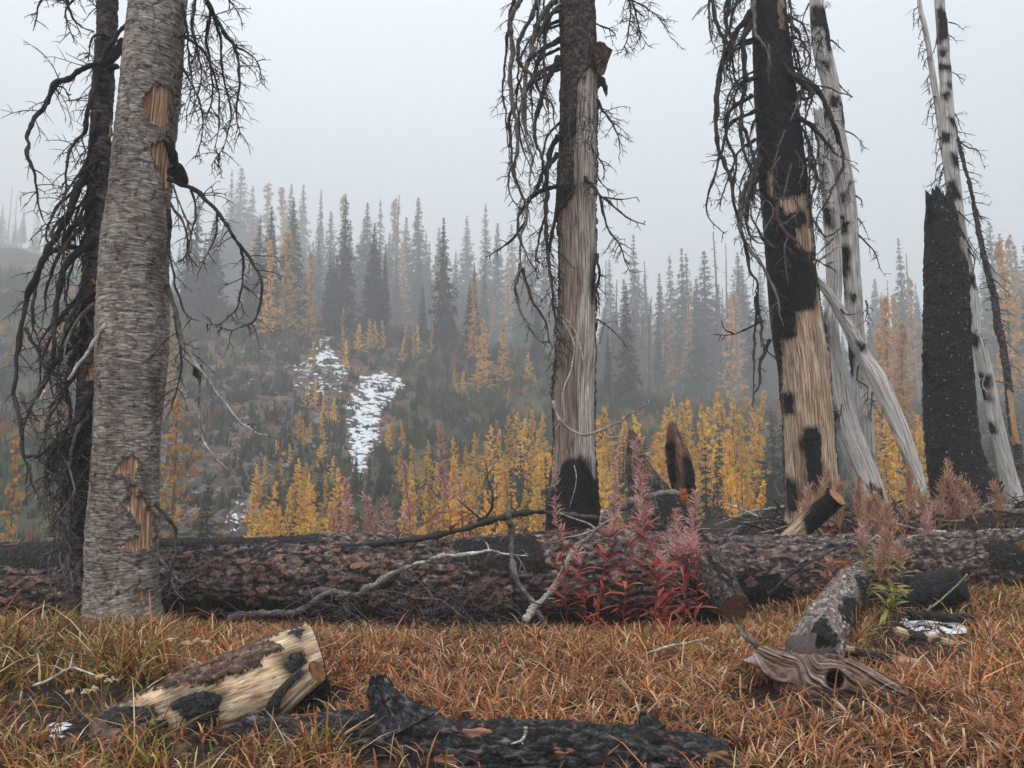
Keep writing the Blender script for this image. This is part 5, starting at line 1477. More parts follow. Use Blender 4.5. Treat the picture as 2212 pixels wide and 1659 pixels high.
g = thing('thin_pole', 'slender pale dead pole standing beside the pale snag near the top', 'dead tree', foot(2062, 1080, 16.0), 'standing dead trees')
trunk([(1974, -200, 7), (1986, 0, 9), (1997, 56, 10), (2010, 129, 11), (2023, 215, 12), (2036, 301, 13), (2046, 370, 14), (2060, 520, 17), (2075, 750, 20), (2085, 1090, 26)], 16.0, M_SILVER, g, ns=40, nr=220, base_wood=1.0, relief='wood', seed=29)
for i in range(17):
    v0 = 6 + i * 24 + rng.uniform(-8, 8)
    u0 = np.interp(v0, [0, 129, 301, 420], [1986, 2010, 2036, 2050])
    l = rng.uniform(12, 34)
    branch(g, [(u0, v0), (u0 - l * .5, v0 + l * .5), (u0 - l * rng.uniform(.4, .9), v0 + l * 1.7)], 16.0, -.1, .009, 0.004, B_DARK, 620 + i, 8, .25, 0.006, 0.4, 1)

g = thing('twiggy_pole', 'thin dark dead pole bristling with short twigs behind the pale snag', 'dead tree', foot(2207, 1080, 14.8), 'standing dead trees')
pp = [(2052, 230, 4), (2061, 267, 6), (2083, 357, 8), (2100, 421, 9), (2117, 516, 11), (2135, 593, 12), (2148, 645, 14), (2156, 705, 15), (2165, 744, 15), (2178, 830, 15), (2186, 916, 16), (2199, 980, 17), (2207, 1045, 19), (2212, 1110, 22)]
trunk(pp, 14.8, M_DARKBARK, g, ns=40, nr=260, base_wood=-1, wood=[[(2175, 840), (2200, 860), (2206, 960), (2186, 960)]], relief='scales', amp=1.4, seed=31)
pa = np.array(pp, float)
for i in range(46):
    v0 = rng.uniform(270, 800)
    u0 = np.interp(v0, pa[:, 1], pa[:, 0])
    l = rng.uniform(10, 46) * (1 if i % 3 else -0.8)
    branch(g, [(u0, v0), (u0 + l * .6, v0 + 6), (u0 + l, v0 + rng.uniform(0, 26))], 14.8, rng.uniform(-.3, .2), .007, 0.0025, B_DARK, 650 + i, 5, .18, 0.004, 0.2, 1)
for i, px in enumerate([z4((1400, 1170), (1450, 1250), (1490, 1310)), z4((1480, 1230), (1520, 1330), (1545, 1400)), z4((1500, 1290), (1560, 1370), (1640, 1430)), z4((1540, 1400), (1590, 1440), (1650, 1500)), zr((1060, 1050), (1120, 1090), (1200, 1170)), zr((1000, 1320), (1120, 1350), (1214, 1380))]):
    branch(g, px, 14.7, -.1, .010, 0.003, B_GREY, 700 + i, 6, .22, 0.004, 0.3, 2)

# --- splintered stumps behind the log
D = 9.7
g = thing('pointed_stump', 'pointed weathered stump behind the pink seed heads', 'stump', foot(1395, 1085, D), 'splintered stumps behind the log')
trunk([(1364, 934, 7), (1368, 955, 26), (1374, 990, 42), (1383, 1020, 58), (1396, 1050, 78), (1410, 1090, 100), (1415, 1140, 110), (1418, 1240, 120)], D, M_SHARD, g, ns=70, nr=150, relief='wood', amp=2.2, wob=0.25, seed=33, jag=(0.04, 0), wood=[[(1380, 1000), (1400, 1030), (1420, 1090), (1390, 1090)]])
D = 9.4
g = thing('broken_stump', 'dark red brown broken stump shard standing behind the log', 'stump', foot(1478, 1080, D), 'splintered stumps behind the log')
trunk([(1450, 918, 12), (1452, 930, 26), (1456, 950, 34), (1464, 985, 50), (1471, 1020, 54), (1476, 1050, 48), (1478, 1090, 42), (1480, 1140, 46), (1482, 1240, 54)], D, M_SHARD, g, ns=70, nr=150, relief='wood', amp=1.8, wob=0.25, seed=36, jag=(0.05, 0), base_wood=1.0, char=[[(1440, 960), (1452, 955), (1462, 1010), (1456, 1060), (1445, 1040)], [(1478, 990), (1500, 1000), (1500, 1060), (1484, 1065)]])

# ------------------------------------------------------------------ fallen logs
def flake_meshes(name, mat, seed, n=7):
    """irregular curved bark scales, about one unit long, thickness up"""
    out = []
    for q in range(n):
        rng = np.random.default_rng(seed + q)
        k = 9
        th = np.arange(k) * 6.283 / k + rng.normal(0, 0.12, k)
        R = 0.5 * (1 + rng.normal(0, 0.22, k))
        x, y = R * np.cos(th), R * np.sin(th) * 0.62
        z = rng.normal(0, 0.02, k)
        V = np.vstack([np.stack([x, y, z - 0.16], 1), np.stack([x * 0.97, y * 0.97, z + 0.02], 1), np.stack([x * 0.55, y * 0.55, 0.07 + rng.normal(0, 0.02, k)], 1), [[0, 0, 0.08]]])
        j = np.arange(k)
        kk = (j + 1) % k
        Q = np.vstack([np.stack([j, kk, k + kk, k + j], 1), np.stack([k + j, k + kk, 2 * k + kk, 2 * k + j], 1)])
        T = np.stack([2 * k + j, 2 * k + kk, np.full(k, 3 * k)], 1)
        me = mesh_data(name, V, Q, T, None, False)
        me.materials.append(mat)
        out.append(me)
    return out


def flake_mat(name, cols, dark):
    m = NT(name)
    inf = m.n('ShaderNodeObjectInfo')
    o = m.obj()
    c = m.ramp(inf.outputs['Random'], [(i / (len(cols) - 1), k) for i, k in enumerate(cols)])
    n = m.noise(o, 6.0, 6, 0.7)
    c = m.mix(m.rng(n, 0.36, 0.52, 0.8, 0.0), c, dark)
    c = m.mix(1.0, c, m.ramp(m.noise(o, 22.0, 4, 0.7), [(0.3, 0.65), (0.7, 1.3)]), 'MULTIPLY')
    return m.done(c, 0.9, m.bump(m.noise(o, 14.0, 5, 0.7), 0.7, 0.06), 0.2)


M_FLAKE = flake_mat('reddish bark scales', [lin(180, 132, 114), lin(142, 104, 92), lin(204, 158, 136), lin(120, 94, 86), lin(200, 148, 116)], lin(50, 42, 40))
M_FLAKEGREY = flake_mat('grey pink bark scales', [lin(146, 114, 104), lin(118, 98, 90), lin(178, 146, 134), lin(98, 82, 78)], lin(34, 30, 30))
FLAKES = flake_meshes('bark plate', M_FLAKE, 900)
M_FLAKERUST = flake_mat('rusty bark scales', [lin(122, 82, 68), lin(98, 68, 58), lin(146, 102, 84)], lin(30, 28, 28))
FLAKESR = flake_meshes('bark plate rust', M_FLAKERUST, 960)
FLAKESG = flake_meshes('bark plate grey', M_FLAKEGREY, 930)


def plate_log(root, tr, meshes, n, seed, dens, size=(0.05, 0.15), flat=1.0, vmin=-1e9):
    """bark plates laid on a log, each its own part; dens(u, v) gives the chance that a plate lies there"""
    rng = np.random.default_rng(seed)
    base = np.array(root.location)
    got = 0
    for _ in range(n * 14):
        i = rng.integers(4, tr['nr'] - 4)
        a = rng.uniform(-1.75, 1.75)
        nrm = tr['e1'][i] * math.sin(a) + tr['e2'][i] * math.cos(a)
        j = int(np.argmin(np.abs(tr['th'] - a)))
        p = tr['C'][i] + nrm * (tr['rad'][i, j])
        u, v, _ = proj(p)
        if rng.random() > dens(float(u), float(v)) or v < vmin:
            continue
        t = tr['t'][i]
        t = t + 0.35 * rng.normal() * np.cross(nrm, t)
        t = t - (t @ nrm) * nrm
        t /= np.linalg.norm(t)
        b = np.cross(nrm, t)
        n2 = nrm + 0.10 * rng.normal() * b + 0.10 * rng.normal() * t
        n2 /= np.linalg.norm(n2)
        t = t - (t @ n2) * n2
        t /= np.linalg.norm(t)
        b = np.cross(n2, t)
        s = rng.uniform(*size)
        o = bpy.data.objects.new('bark_plate', meshes[rng.integers(0, len(meshes))])
        M = Matrix(((t[0], b[0], n2[0], p[0] - base[0]), (t[1], b[1], n2[1], p[1] - base[1]), (t[2], b[2], n2[2], p[2] - base[2]), (0, 0, 0, 1)))
        o.matrix_local = M @ Matrix.Diagonal((s * rng.uniform(0.9, 1.6), s, s * 0.55 * flat, 1))
        link(o, root)
        got += 1
        if got >= n:
            break


def blob_dens(blobs, base):
    def f(u, v):
        w = base
        for x, y, rx, ry, a in blobs:
            w = max(w, a * math.exp(-((u - x) / rx) ** 2 - ((v - y) / ry) ** 2))
        return w
    return f


# --- the great log across the frame
D = 8.75
g = thing('fallen_log', 'huge burnt log with reddish bark scales lying across the whole clearing', 'log', foot(640, 1330, D), 'fallen logs')
tr = trunk([(-420, 1268, 172), (-150, 1262, 170), (0, 1256, 162), (200, 1250, 166), (400, 1246, 168), (600, 1244, 172), (760, 1240, 182), (950, 1248, 170), (1150, 1240, 176), (1300, 1238, 176), (1440, 1236, 172), (1540, 1236, 164)], D, M_BIGLOG, g, ns=124, nr=720, relief='fissure', amp=1.2, seed=41, wob=0.10,
           base_char=-1.0, char=[[(0, 1170), (250, 1165), (250, 1215), (120, 1230), (0, 1220)], [(400, 1290), (560, 1290), (700, 1300), (690, 1330), (400, 1330)], [(980, 1170), (1160, 1160), (1180, 1240), (1020, 1230)], [(300, 1155), (700, 1150), (700, 1172), (300, 1185)], [(800, 1240), (850, 1230), (900, 1260), (860, 1290)]], axis=True)
plate_log(g, tr, FLAKES, 300, 42, blob_dens([(500, 1245, 150, 40, .95), (430, 1210, 60, 25, .9), (60, 1270, 60, 40, .85), (640, 1215, 80, 30, .8), (560, 1275, 90, 30, .9), (780, 1225, 70, 40, .8), (900, 1240, 110, 40, .6), (860, 1200, 60, 20, .6), (1010, 1260, 90, 40, .5), (1330, 1230, 150, 50, .3)], 0.06), (0.045, 0.12))

D = 9.1
g = thing('fallen_log', 'scorched log with grey bark continuing towards the withered plants under the snags', 'log', foot(1850, 1300, D), 'fallen logs')
tr = trunk([(1465, 1242, 150), (1520, 1240, 165), (1650, 1236, 158), (1800, 1230, 146), (1950, 1224, 132), (2100, 1212, 124), (2260, 1200, 118), (2480, 1190, 110)], [8.9, 8.95, 9.05, 9.15, 9.25, 9.35, 9.45, 9.6], M_BIGLOG, g, ns=110, nr=440, relief='fissure', amp=1.15, seed=47, wob=0.06,
           char=[[(1560, 1230), (1640, 1240), (1700, 1300), (1560, 1320)], [(2080, 1180), (2212, 1160), (2212, 1240), (2100, 1230)]], axis=True)
plate_log(g, tr, FLAKESG, 210, 48, blob_dens([(1640, 1200, 110, 30, .7), (1600, 1240, 60, 40, .6), (1830, 1220, 130, 40, .7), (1990, 1210, 120, 30, .6), (1850, 1270, 120, 30, .7)], 0.12), (0.045, 0.12))
for i, (u, v, w, k) in enumerate([(1822, 1218, 38, 8.72), (2206, 1190, 50, 9.1)]):
    trunk([(u + 6, v - 2, w * 1.25), (u + 2, v, w), (u, v + 1, w * .92)], [k + 0.30, k + 0.1, k], M_BIGLOG, g, name='branch_stub', ns=40, nr=24, relief='scales', seed=50 + i, caps=(None, M_RINGORANGE))

# low burnt lumps under the second log
g = thing('log_end', 'black charcoal log end under the scorched log beside the snow', 'log', foot(2030, 1310, 8.0), 'fallen logs')
trunk([(1880, 1300, 66), (1960, 1290, 80), (2040, 1272, 84), (2076, 1262, 74)], [8.3, 8.2, 8.1, 8.0], M_FRONTLOG, g, name='trunk', ns=60, nr=120, relief='plates', seed=55, base_char=1.0, wob=0.1, axis=True)

# --- slanting log with the sawn red end
g = thing('slanting_log', 'scorched log slanting down over the great log, sawn end gone red', 'log', foot(1586, 1325, 7.6), 'fallen logs')
tr = trunk([(1400, 1046, 60), (1425, 1088, 74), (1470, 1150, 80), (1530, 1232, 82), (1575, 1296, 70), (1588, 1314, 64)], [9.7, 9.4, 8.8, 8.2, 7.75, 7.6], M_SLANT, g, ns=90, nr=220, relief='scales', amp=1.1, seed=58, caps=(None, M_RINGRED), char=[[(1420, 1060), (1480, 1090), (1540, 1180), (1490, 1180), (1440, 1130)], [(1540, 1210), (1590, 1260), (1600, 1290), (1560, 1260)]], axis=True)
plate_log(g, tr, FLAKESG, 60, 59, lambda u, v: 0.5, (0.04, 0.08))

# --- small sawn log perched behind
g = thing('sawn_log', 'short charred log with pale sawn end tilted up behind the scorched log', 'log', foot(1712, 1160, 9.6), 'fallen logs')
trunk([(1690, 1178, 34), (1712, 1158, 38), (1745, 1130, 42), (1785, 1094, 43), (1808, 1074, 42)], [9.75, 9.75, 9.7, 9.55, 9.45], M_CHARSNAG, g, ns=70, nr=120, base_wood=1.0, relief='scales', seed=61, caps=(None, M_RING),
      char=[[(1742, 1128), (1752, 1100), (1790, 1050), (1840, 1070), (1800, 1120), (1762, 1165), (1740, 1160)]])

# --- grey log running away from the driftwood
g = thing('fallen_log', 'scaly grey log pointing from the driftwood towards the scorched log', 'log', foot(1780, 1400, 6.6), 'fallen logs')
tr = trunk([(1752, 1418, 112), (1766, 1395, 110), (1790, 1345, 96), (1815, 1302, 80), (1838, 1262, 66), (1844, 1252, 62)], [5.9, 6.05, 6.7, 7.35, 7.95, 8.1], M_GREYLOG, g, ns=120, nr=260, relief='scales', amp=1.0, seed=64, axis=True, char=[[(1790, 1330), (1850, 1320), (1850, 1360), (1800, 1380)], [(1830, 1270), (1880, 1262), (1880, 1310), (1840, 1320)], [(1740, 1390), (1760, 1380), (1790, 1420), (1750, 1440)]])
plate_log(g, tr, FLAKESG, 110, 65, lambda u, v: 0.6, (0.03, 0.07), 0.8)

# --- charcoal log along the bottom edge
D = 4.18
g = thing('fallen_log', 'black charcoal log with branch stubs along the bottom edge of the picture', 'log', foot(1060, 1659, D), 'fallen logs')
tr = trunk([(520, 1604, 104), (575, 1612, 118), (680, 1612, 136), (800, 1618, 148), (920, 1628, 150), (1060, 1636, 148), (1220, 1642, 148), (1380, 1650, 150), (1500, 1664, 146), (1562, 1674, 142)], [4.5, 4.45, 4.38, 4.32, 4.27, 4.22, 4.18, 4.14, 4.1, 4.08], M_FRONTLOG, g, ns=130, nr=600, relief='fissure', amp=0.75, seed=68, wob=0.05, caps=(None, M_RING), axis=True,
           wood=[[(862, 1570), (900, 1575), (915, 1592), (885, 1590)], [(1010, 1580), (1050, 1574), (1062, 1584), (1030, 1592)], [(1206, 1612), (1232, 1608), (1240, 1622), (1210, 1624)], [(640, 1538), (690, 1534), (680, 1546), (640, 1548)], [(1400, 1595), (1450, 1598), (1440, 1606), (1405, 1603)], [(1520, 1626), (1550, 1618), (1560, 1632), (1520, 1638)], [(1395, 1618), (1470, 1630), (1460, 1638), (1400, 1626)], [(960, 1640), (990, 1636), (1000, 1650)]])
plate_log(g, tr, FLAKESR, 12, 69, blob_dens([(870, 1585, 40, 12, .9), (1040, 1582, 50, 10, .9), (1220, 1616, 30, 10, .9), (660, 1540, 40, 8, .8), (1440, 1610, 60, 14, .8), (1540, 1630, 30, 12, .9), (970, 1640, 40, 14, .6), (620, 1600, 60, 30, .3)], 0.02), (0.02, 0.045))
trunk([(816, 1472, 26), (821, 1486, 46), (830, 1510, 60), (846, 1542, 92), (862, 1580, 170)], [4.4, 4.4, 4.38, 4.36, 4.34], M_FRONTLOG, g, name='branch_stub', ns=80, nr=80, relief='fissure', amp=0.55, seed=71, base_char=-1.0, wob=0.3, jag=(0.035, 0))
trunk([(1390, 1542, 18), (1392, 1552, 30), (1400, 1566, 46), (1410, 1584, 70)], [4.25, 4.25, 4.22, 4.2], M_FRONTLOG, g, name='branch_stub', ns=60, nr=50, relief='fissure', amp=0.4, seed=72, base_char=-1.0, wob=0.2, jag=(0.015, 0))
trunk([(1000, 1542, 8), (1000, 1552, 11), (1000, 1566, 12)], 4.3, M_FRONTLOG, g, name='branch_stub', ns=20, nr=16, relief='char', amp=0.3, seed=73, base_char=1.0)
pc = thing('bent_twig', 'tiny pale forked twig lying on the charcoal log', 'twig', P(1116, 1605, 4.03))
branch(pc, [(1136, 1570), (1134, 1586), (1124, 1600), (1104, 1606)], 4.06, -0.02, 0.006, 0.003, B_PALE, 760, 0, name='stem')
branch(pc, [(1122, 1600), (1131, 1608)], 4.04, 0, 0.003, 0.002, B_PALE, 761, 0, name='side_twig')

# --- pale peeled log at lower left
g = thing('peeled_log', 'pale peeled log with black scorch marks and sawn end, tilted up from the mud', 'log', foot(480, 1560, 4.8), 'fallen logs')
wl_ = [zl((840, 1120), (640, 900), (760, 850), (900, 760), (1000, 640), (1300, 500), (1600, 350), (2000, 300), (2000, 900), (1700, 960), (1400, 1060), (1180, 1120))]
cl_ = [zl((900, 880), (980, 820), (1100, 795), (1210, 822), (1192, 900), (1172, 1000), (1182, 1060), (1060, 1065), (1010, 960), (930, 900)), zl((1570, 650), (1620, 578), (1690, 575), (1745, 625), (1760, 680), (1680, 692), (1600, 692)), zl((1615, 690), (1650, 686), (1655, 712), (1620, 712)), zl((540, 900), (640, 860), (740, 870), (830, 880), (850, 930), (760, 990), (600, 1000)), zl((1300, 540), (1500, 440), (1640, 380), (1650, 400), (1500, 480), (1330, 560)), zl((820, 960), (900, 950), (910, 1000), (830, 1010)), zl((1480, 890), (1640, 800), (1760, 700), (1850, 640), (1960, 560), (1980, 900), (1700, 980), (1480, 980)), zl((1180, 1060), (1400, 980), (1480, 1000), (1400, 1100), (1180, 1120)), zl((1680, 400), (1760, 420), (1720, 470), (1660, 440))]
bk_ = [zl((860, 780), (1000, 650), (1150, 590), (1300, 556), (1460, 530), (1540, 508), (1592, 560), (1470, 602), (1445, 650), (1250, 722), (1180, 772), (1000, 742))]
tr = trunk([(196, 1622, 46), (232, 1600, 100), (300, 1576, 130), (380, 1548, 150), (470, 1515, 164), (560, 1480, 172), (640, 1449, 174), (688, 1431, 172)], [4.16, 4.22, 4.35, 4.5, 4.68, 4.85, 5.0, 5.06], M_CUTLOG, g, ns=150, nr=340, relief='scales', amp=0.8, seed=75, step=0.014, base_wood=1.0,
           wood=bk_ + [zl((520, 940), (640, 860), (720, 880), (760, 960), (860, 1010), (900, 1120), (500, 1150))], char=cl_, caps=(None, M_RING), axis=True, edge=(0.02, 0.012))
plate_log(g, tr, FLAKESR, 70, 76, lambda u, v: float(poly_sdf(np.array([u]), np.array([v]), bk_[0])[0] > 4), (0.02, 0.05), 0.8)
trunk(zl((1540, 905), (1620, 850), (1700, 770), (1790, 690), (1840, 655)) and [(u, v, w) for (u, v), w in zip(zl((1540, 905), (1620, 850), (1700, 770), (1790, 690), (1840, 655)), (46, 48, 50, 50, 46))], [4.72, 4.68, 4.64, 4.62, 4.6], M_CUTLOG, g, name='side_branch', ns=70, nr=110, relief='scales', amp=1.0, seed=78, caps=(None, M_RINGORANGE), base_wood=1.0,
      char=[zl((1500, 960), (1540, 840), (1650, 720), (1760, 620), (1800, 640), (1720, 720), (1660, 800), (1640, 880), (1660, 960))], edge=(0.012, 0.008))

# --- swirling driftwood with a knot hole
def build_driftwood():
    g = thing('driftwood', 'weathered brown driftwood slab with swirling grain around a dark knot hole', 'driftwood', foot(1785, 1500, 5.2))
    outline = np.array(z8((505, 770), (560, 735), (596, 692), (680, 692), (740, 702), (870, 737), (1040, 731), (1150, 762), (1300, 822), (1450, 892), (1482, 930), (1530, 1000), (1542, 1045), (1400, 1060), (1250, 1060), (1050, 1060), (950, 1060), (880, 1045), (800, 1000), (742, 930), (622, 842), (560, 800)))
    lo, hi = outline.min(0), outline.max(0)
    nu, nv = 180, 64
    top = np.zeros(nu)
    bot = np.zeros(nu)
    us = np.linspace(lo[0] + 0.5, hi[0] - 0.5, nu)
    ring = np.vstack([outline, outline[:1]])
    for i, u in enumerate(us):
        ys = []
        for a, b in zip(ring[:-1], ring[1:]):
            if (a[0] - u) * (b[0] - u) <= 0 and a[0] != b[0]:
                ys.append(a[1] + (u - a[0]) / (b[0] - a[0]) * (b[1] - a[1]))
        top[i], bot[i] = min(ys), max(ys)
    rng = np.random.default_rng(4)
    top += 2.2 * vnoise(np.stack([us * 0.08, 0 * us, 0 * us], -1), 2) + 1.4 * vnoise(np.stack([us * 0.3, 0 * us, 0 * us], -1), 3)
    bot += 2.0 * vnoise(np.stack([us * 0.1, 0 * us, 0 * us + 9], -1), 2)
    t = np.linspace(0, 1, nv)
    U = np.broadcast_to(us[:, None], (nu, nv))
    V = top[:, None] * (1 - t) + bot[:, None] * t
    kx, ky = z8((1062, 892))[0]
    # grain runs lengthwise and parts around the knot
    ang = math.radians(20)
    X = (U - kx) * math.cos(ang) + (V - ky) * math.sin(ang)
    Y = -(U - kx) * math.sin(ang) + (V - ky) * math.cos(ang)
    r2 = X ** 2 * 0.8 + Y ** 2 + 1
    psi = Y * (1 - 480 / (r2 + 120)) + 9 * np.sin(X * 0.02 + 1) + 26 * np.exp(-((X + 72) / 26) ** 2) * np.sign(Y) * 0 + 40 * sstep(-40, -95, X) * sstep(60, -10, Y)
    psi = psi + 3.0 * fbm(np.stack([U * 0.02, V * 0.02, 0 * U], -1), 3, 6)
    ridg = 0.9 * (1 - np.abs(vnoise(np.stack([psi * 0.17, U * 0.012, 0 * U], -1), 8))) + 0.7 * vnoise(np.stack([psi * 0.5, U * 0.02, 0 * U], -1), 9) + 0.4 * vnoise(np.stack([psi * 1.1, U * 0.03, 0 * U], -1), 10)
    bulge = np.sin(math.pi * np.clip(t, 0.0, 1))[None] ** 0.6 * np.sin(math.pi * np.clip(np.linspace(0.02, 0.98, nu), 0, 1))[:, None] ** 0.35
    rk = np.sqrt((U - kx) ** 2 / 19.0 ** 2 + (V - ky) ** 2 / 21.0 ** 2)
    hole = sstep(1.15, 0.75, rk)
    lip = np.exp(-((rk - 1.35) / 0.35) ** 2)
    depth = 5.15 + 0.10 * (1 - t)[None] - 0.10 * bulge - 0.022 * ridg - 0.020 * lip + 0.16 * hole + 0.015 * fbm(np.stack([U * 0.05, V * 0.05, 0 * U], -1), 3, 9)
    front = np.array([[P(U[i, j], V[i, j], depth[i, j]) for j in range(nv)] for i in range(nu)])
    back = np.array([[P(U[i, j], V[i, j], 5.30 + 0.10 * (1 - t[j]) + 0.10 * bulge[i, j] + 0.10 * hole[i, j]) for j in range(nv)] for i in range(nu)])
    Vv = np.vstack([front.reshape(-1, 3), back.reshape(-1, 3)])
    i = np.arange(nu - 1)[:, None] * nv
    j = np.arange(nv - 1)[None]
    Q1 = np.stack([i + j, i + j + 1, i + nv + j + 1, i + nv + j], -1).reshape(-1, 4)
    N = nu * nv
    Q2 = Q1[:, ::-1] + N
    ii = np.arange(nu - 1) * nv
    e = [np.stack([ii, ii + nv, ii + nv + N, ii + N], 1), np.stack([ii + nv - 1 + N, ii + 2 * nv - 1 + N, ii + 2 * nv - 1, ii + nv - 1], 1)]
    jj = np.arange(nv - 1)
    e += [np.stack([jj + 1, jj, jj + N, jj + 1 + N], 1), np.stack([(nu - 1) * nv + jj, (nu - 1) * nv + jj + 1, (nu - 1) * nv + jj + 1 + N, (nu - 1) * nv + jj + N], 1)]
    m = NT('swirled driftwood')
    ps = m.attr('grain')
    cmb = m.n('ShaderNodeCombineXYZ')
    m.put(cmb.inputs[0], m.math('MULTIPLY', ps, 0.16))
    o = m.obj()
    sx = m.n('ShaderNodeSeparateXYZ')
    m.put(sx.inputs[0], o)
    m.put(cmb.inputs[1], m.math('MULTIPLY', sx.outputs[0], 1.4))
    n = m.noise(cmb.outputs[0], 1.0, 12, 0.82)
    c = m.ramp(n, [(0.30, lin(20, 15, 14)), (0.42, lin(72, 55, 47)), (0.50, lin(124, 102, 88)), (0.58, lin(168, 148, 134)), (0.68, lin(210, 198, 188))])
    c = m.mix(m.rng(m.noise(o, 6, 4, 0.6), 0.5, 0.66, 0, 0.6), c, lin(92, 60, 44))
    c = m.mix(m.rng(m.attr('hole'), 0.5, 0.75, 0, 1), c, lin(22, 17, 15))
    mat = m.done(c, 0.85, m.bump(n, 0.9, 0.012), 0.25)
    A = {'grain': np.concatenate([psi.ravel(), psi.ravel()]), 'hole': np.concatenate([hole.ravel(), hole.ravel()])}
    mesh_obj('slab', Vv, np.vstack([Q1, Q2] + e), None, mat, g, A)
    AXES.append((P(1650, 1440, 5.2), P(1900, 1500, 5.2), 0.12, 0.10))


build_driftwood()

# ------------------------------------------------------------------ fallen branches against the great log
def limb(name, label, px, dep, r0, r1, cols, seed, per_m=3, L=0.3, tr=0.006, cat='branch', grav=0.3, lvl=2, cut=None, extra=()):
    q = P(*px[-1], dep + 0.0)
    g = thing(name, label, cat, (q[0], q[1], float(terr(q[0], q[1]))), 'fallen branches')
    branch(g, px, dep, 0.0, r0, r1, cols, seed, per_m, L, tr, grav, lvl, name='stem')
    for k, (p2, off, ra, rb) in enumerate(extra):
        branch(g, p2, dep, off, ra, rb, cols, seed + 50 + k, per_m, L * .8, tr, grav, lvl, name='side_branch')
    return g


def zs(*p):          # the enlarged view of the log's middle
    return [(329 + x * 0.3968, 1097 + y * 0.3968) for x, y in p]


g = thing('fallen_branch', 'long dark branch arching over the great log below the silver snag', 'branch', foot(1000, 1160, 8.3), 'fallen branches')
branch(g, [(640, 1285), (652, 1230), (690, 1197), (740, 1182), (830, 1172), (930, 1158), (1010, 1140), (1080, 1118), (1150, 1106), (1230, 1112), (1310, 1122)], 8.3, 0.3, 0.004, 0.036, B_DARK, 800, 10, .16, 0.006, 0.5, 2, name='stem', knob=.4)
branch(g, z6((480, 600), (560, 540), (580, 420), (540, 300), (590, 240)), 8.5, 0.1, 0.014, 0.004, B_DARK, 802, 5, .25, 0.005, -0.2, 2, name='side_branch')
branch(g, z6((500, 590), (400, 500), (330, 440)), 8.5, 0.1, 0.010, 0.003, B_DARK, 803, 4, .2, 0.005, -0.1, 1, name='side_branch')
g = thing('fallen_branch', 'knobbly grey branch with orange cut end behind the red leaves', 'branch', foot(1400, 1150, 8.6), 'fallen branches')
branch(g, [(1300, 1128), (1320, 1105), (1360, 1088), (1400, 1074), (1440, 1066), (1478, 1066)], 8.45, 0.2, 0.022, 0.030, B_GREY, 805, 2.5, .25, 0.006, 0.2, 2, name='stem')
flap(g, [(1470, 1056), (1484, 1058), (1486, 1076), (1472, 1078)], 8.6, 0.03, lin(180, 110, 62), 40, 'cut_face')
g = thing('fallen_branch', 'crooked grey branch hanging straight down in front of the great log', 'branch', foot(1200, 1360, 7.6), 'fallen branches')
branch(g, z6((690, 480), (685, 560), (705, 680), (705, 800), (720, 920), (760, 1030), (830, 1120), (890, 1220), (950, 1330), (1020, 1390)), 8.1, -0.5, 0.004, 0.026, B_GREY, 808, 7, .18, 0.005, 0.6, 2, name='stem', knob=.35)
g = thing('fallen_branch', 'pale birch-like stick leaning diagonally on the log beside the red leaves', 'branch', foot(1140, 1350, 7.5), 'fallen branches')
branch(g, z6((780, 1280), (850, 1180), (930, 1110), (1010, 1020), (1060, 920), (1110, 820), (1200, 720), (1300, 630), (1370, 600)), 7.5, 0.55, 0.028, 0.012, B_PALE, 811, 4, .2, 0.005, 0.3, 2, name='stem', tip_cols=B_GREY, knob=.35)
branch(g, z6((1300, 630), (1310, 540), (1360, 530)), 8.0, 0, 0.008, 0.004, B_PALE, 812, 2, .2, 0.004, 0, 1, name='side_branch')
branch(g, z6((1270, 650), (1180, 600), (1100, 570), (1030, 540)), 8.0, 0, 0.007, 0.003, B_PALE, 813, 2, .2, 0.004, 0, 1, name='side_branch')
branch(g, z6((1270, 655), (1160, 690), (1040, 715)), 8.0, 0, 0.006, 0.003, B_PALE, 814, 0, .2, 0.004, 0, 1, name='side_branch')
g = thing('fallen_branch', 'pale curved branch rising from the brush pile along the great log', 'branch', foot(680, 1330, 7.9), 'fallen branches')
branch(g, [(670, 1282), (700, 1275), (760, 1285), (800, 1270), (840, 1245), (890, 1222), (940, 1205), (1000, 1197), (1045, 1192)], 7.95, 0.1, 0.022, 0.014, B_GREY, 816, 9, .26, 0.005, 0.7, 2, name='stem', tip_cols=B_PALE, knob=.4)
branch(g, [(1040, 1193), (1060, 1190), (1100, 1198), (1140, 1200)], 8.05, 0, 0.010, 0.004, B_PALE, 817, 6, .3, 0.005, 0.7, 2, name='side_branch')
g = thing('fallen_branch', 'lichen grey branch lying low under the great log left of the brush', 'branch', foot(560, 1335, 7.8), 'fallen branches')
branch(g, [(490, 1338), (540, 1330), (590, 1326), (640, 1322), (690, 1290), (720, 1278), (760, 1283)], 7.75, 0.1, 0.020, 0.020, B_GREY, 819, 4, .25, 0.005, 0.1, 2, name='stem')
g = thing('fallen_branch', 'thin dark stick slanting across the scorched log beside the slanting log', 'branch', foot(1670, 1290, 8.2), 'fallen branches')
branch(g, z8((650, 380), (800, 240), (1000, 130), (1150, 60), (1290, 30)), 8.1, 0.5, 0.010, 0.006, B_DARK, 821, 0, name='stem')
g = thing('fallen_branch', 'thin green grey bent stalk over the snow patch', 'stalk', foot(1960, 1340, 7.3), 'fallen branches')
branch(g, z8((1500, 515), (1600, 480), (1700, 410), (1790, 330), (1870, 250)), 7.3, 0.1, 0.006, 0.005, [lin(118, 118, 92), lin(140, 138, 110), lin(120, 110, 90)], 823, 0, name='stem')
g = thing('fallen_branch', 'pale dry forked twig lying on the orange grass', 'twig', foot(1380, 1440, 5.9), 'fallen branches')
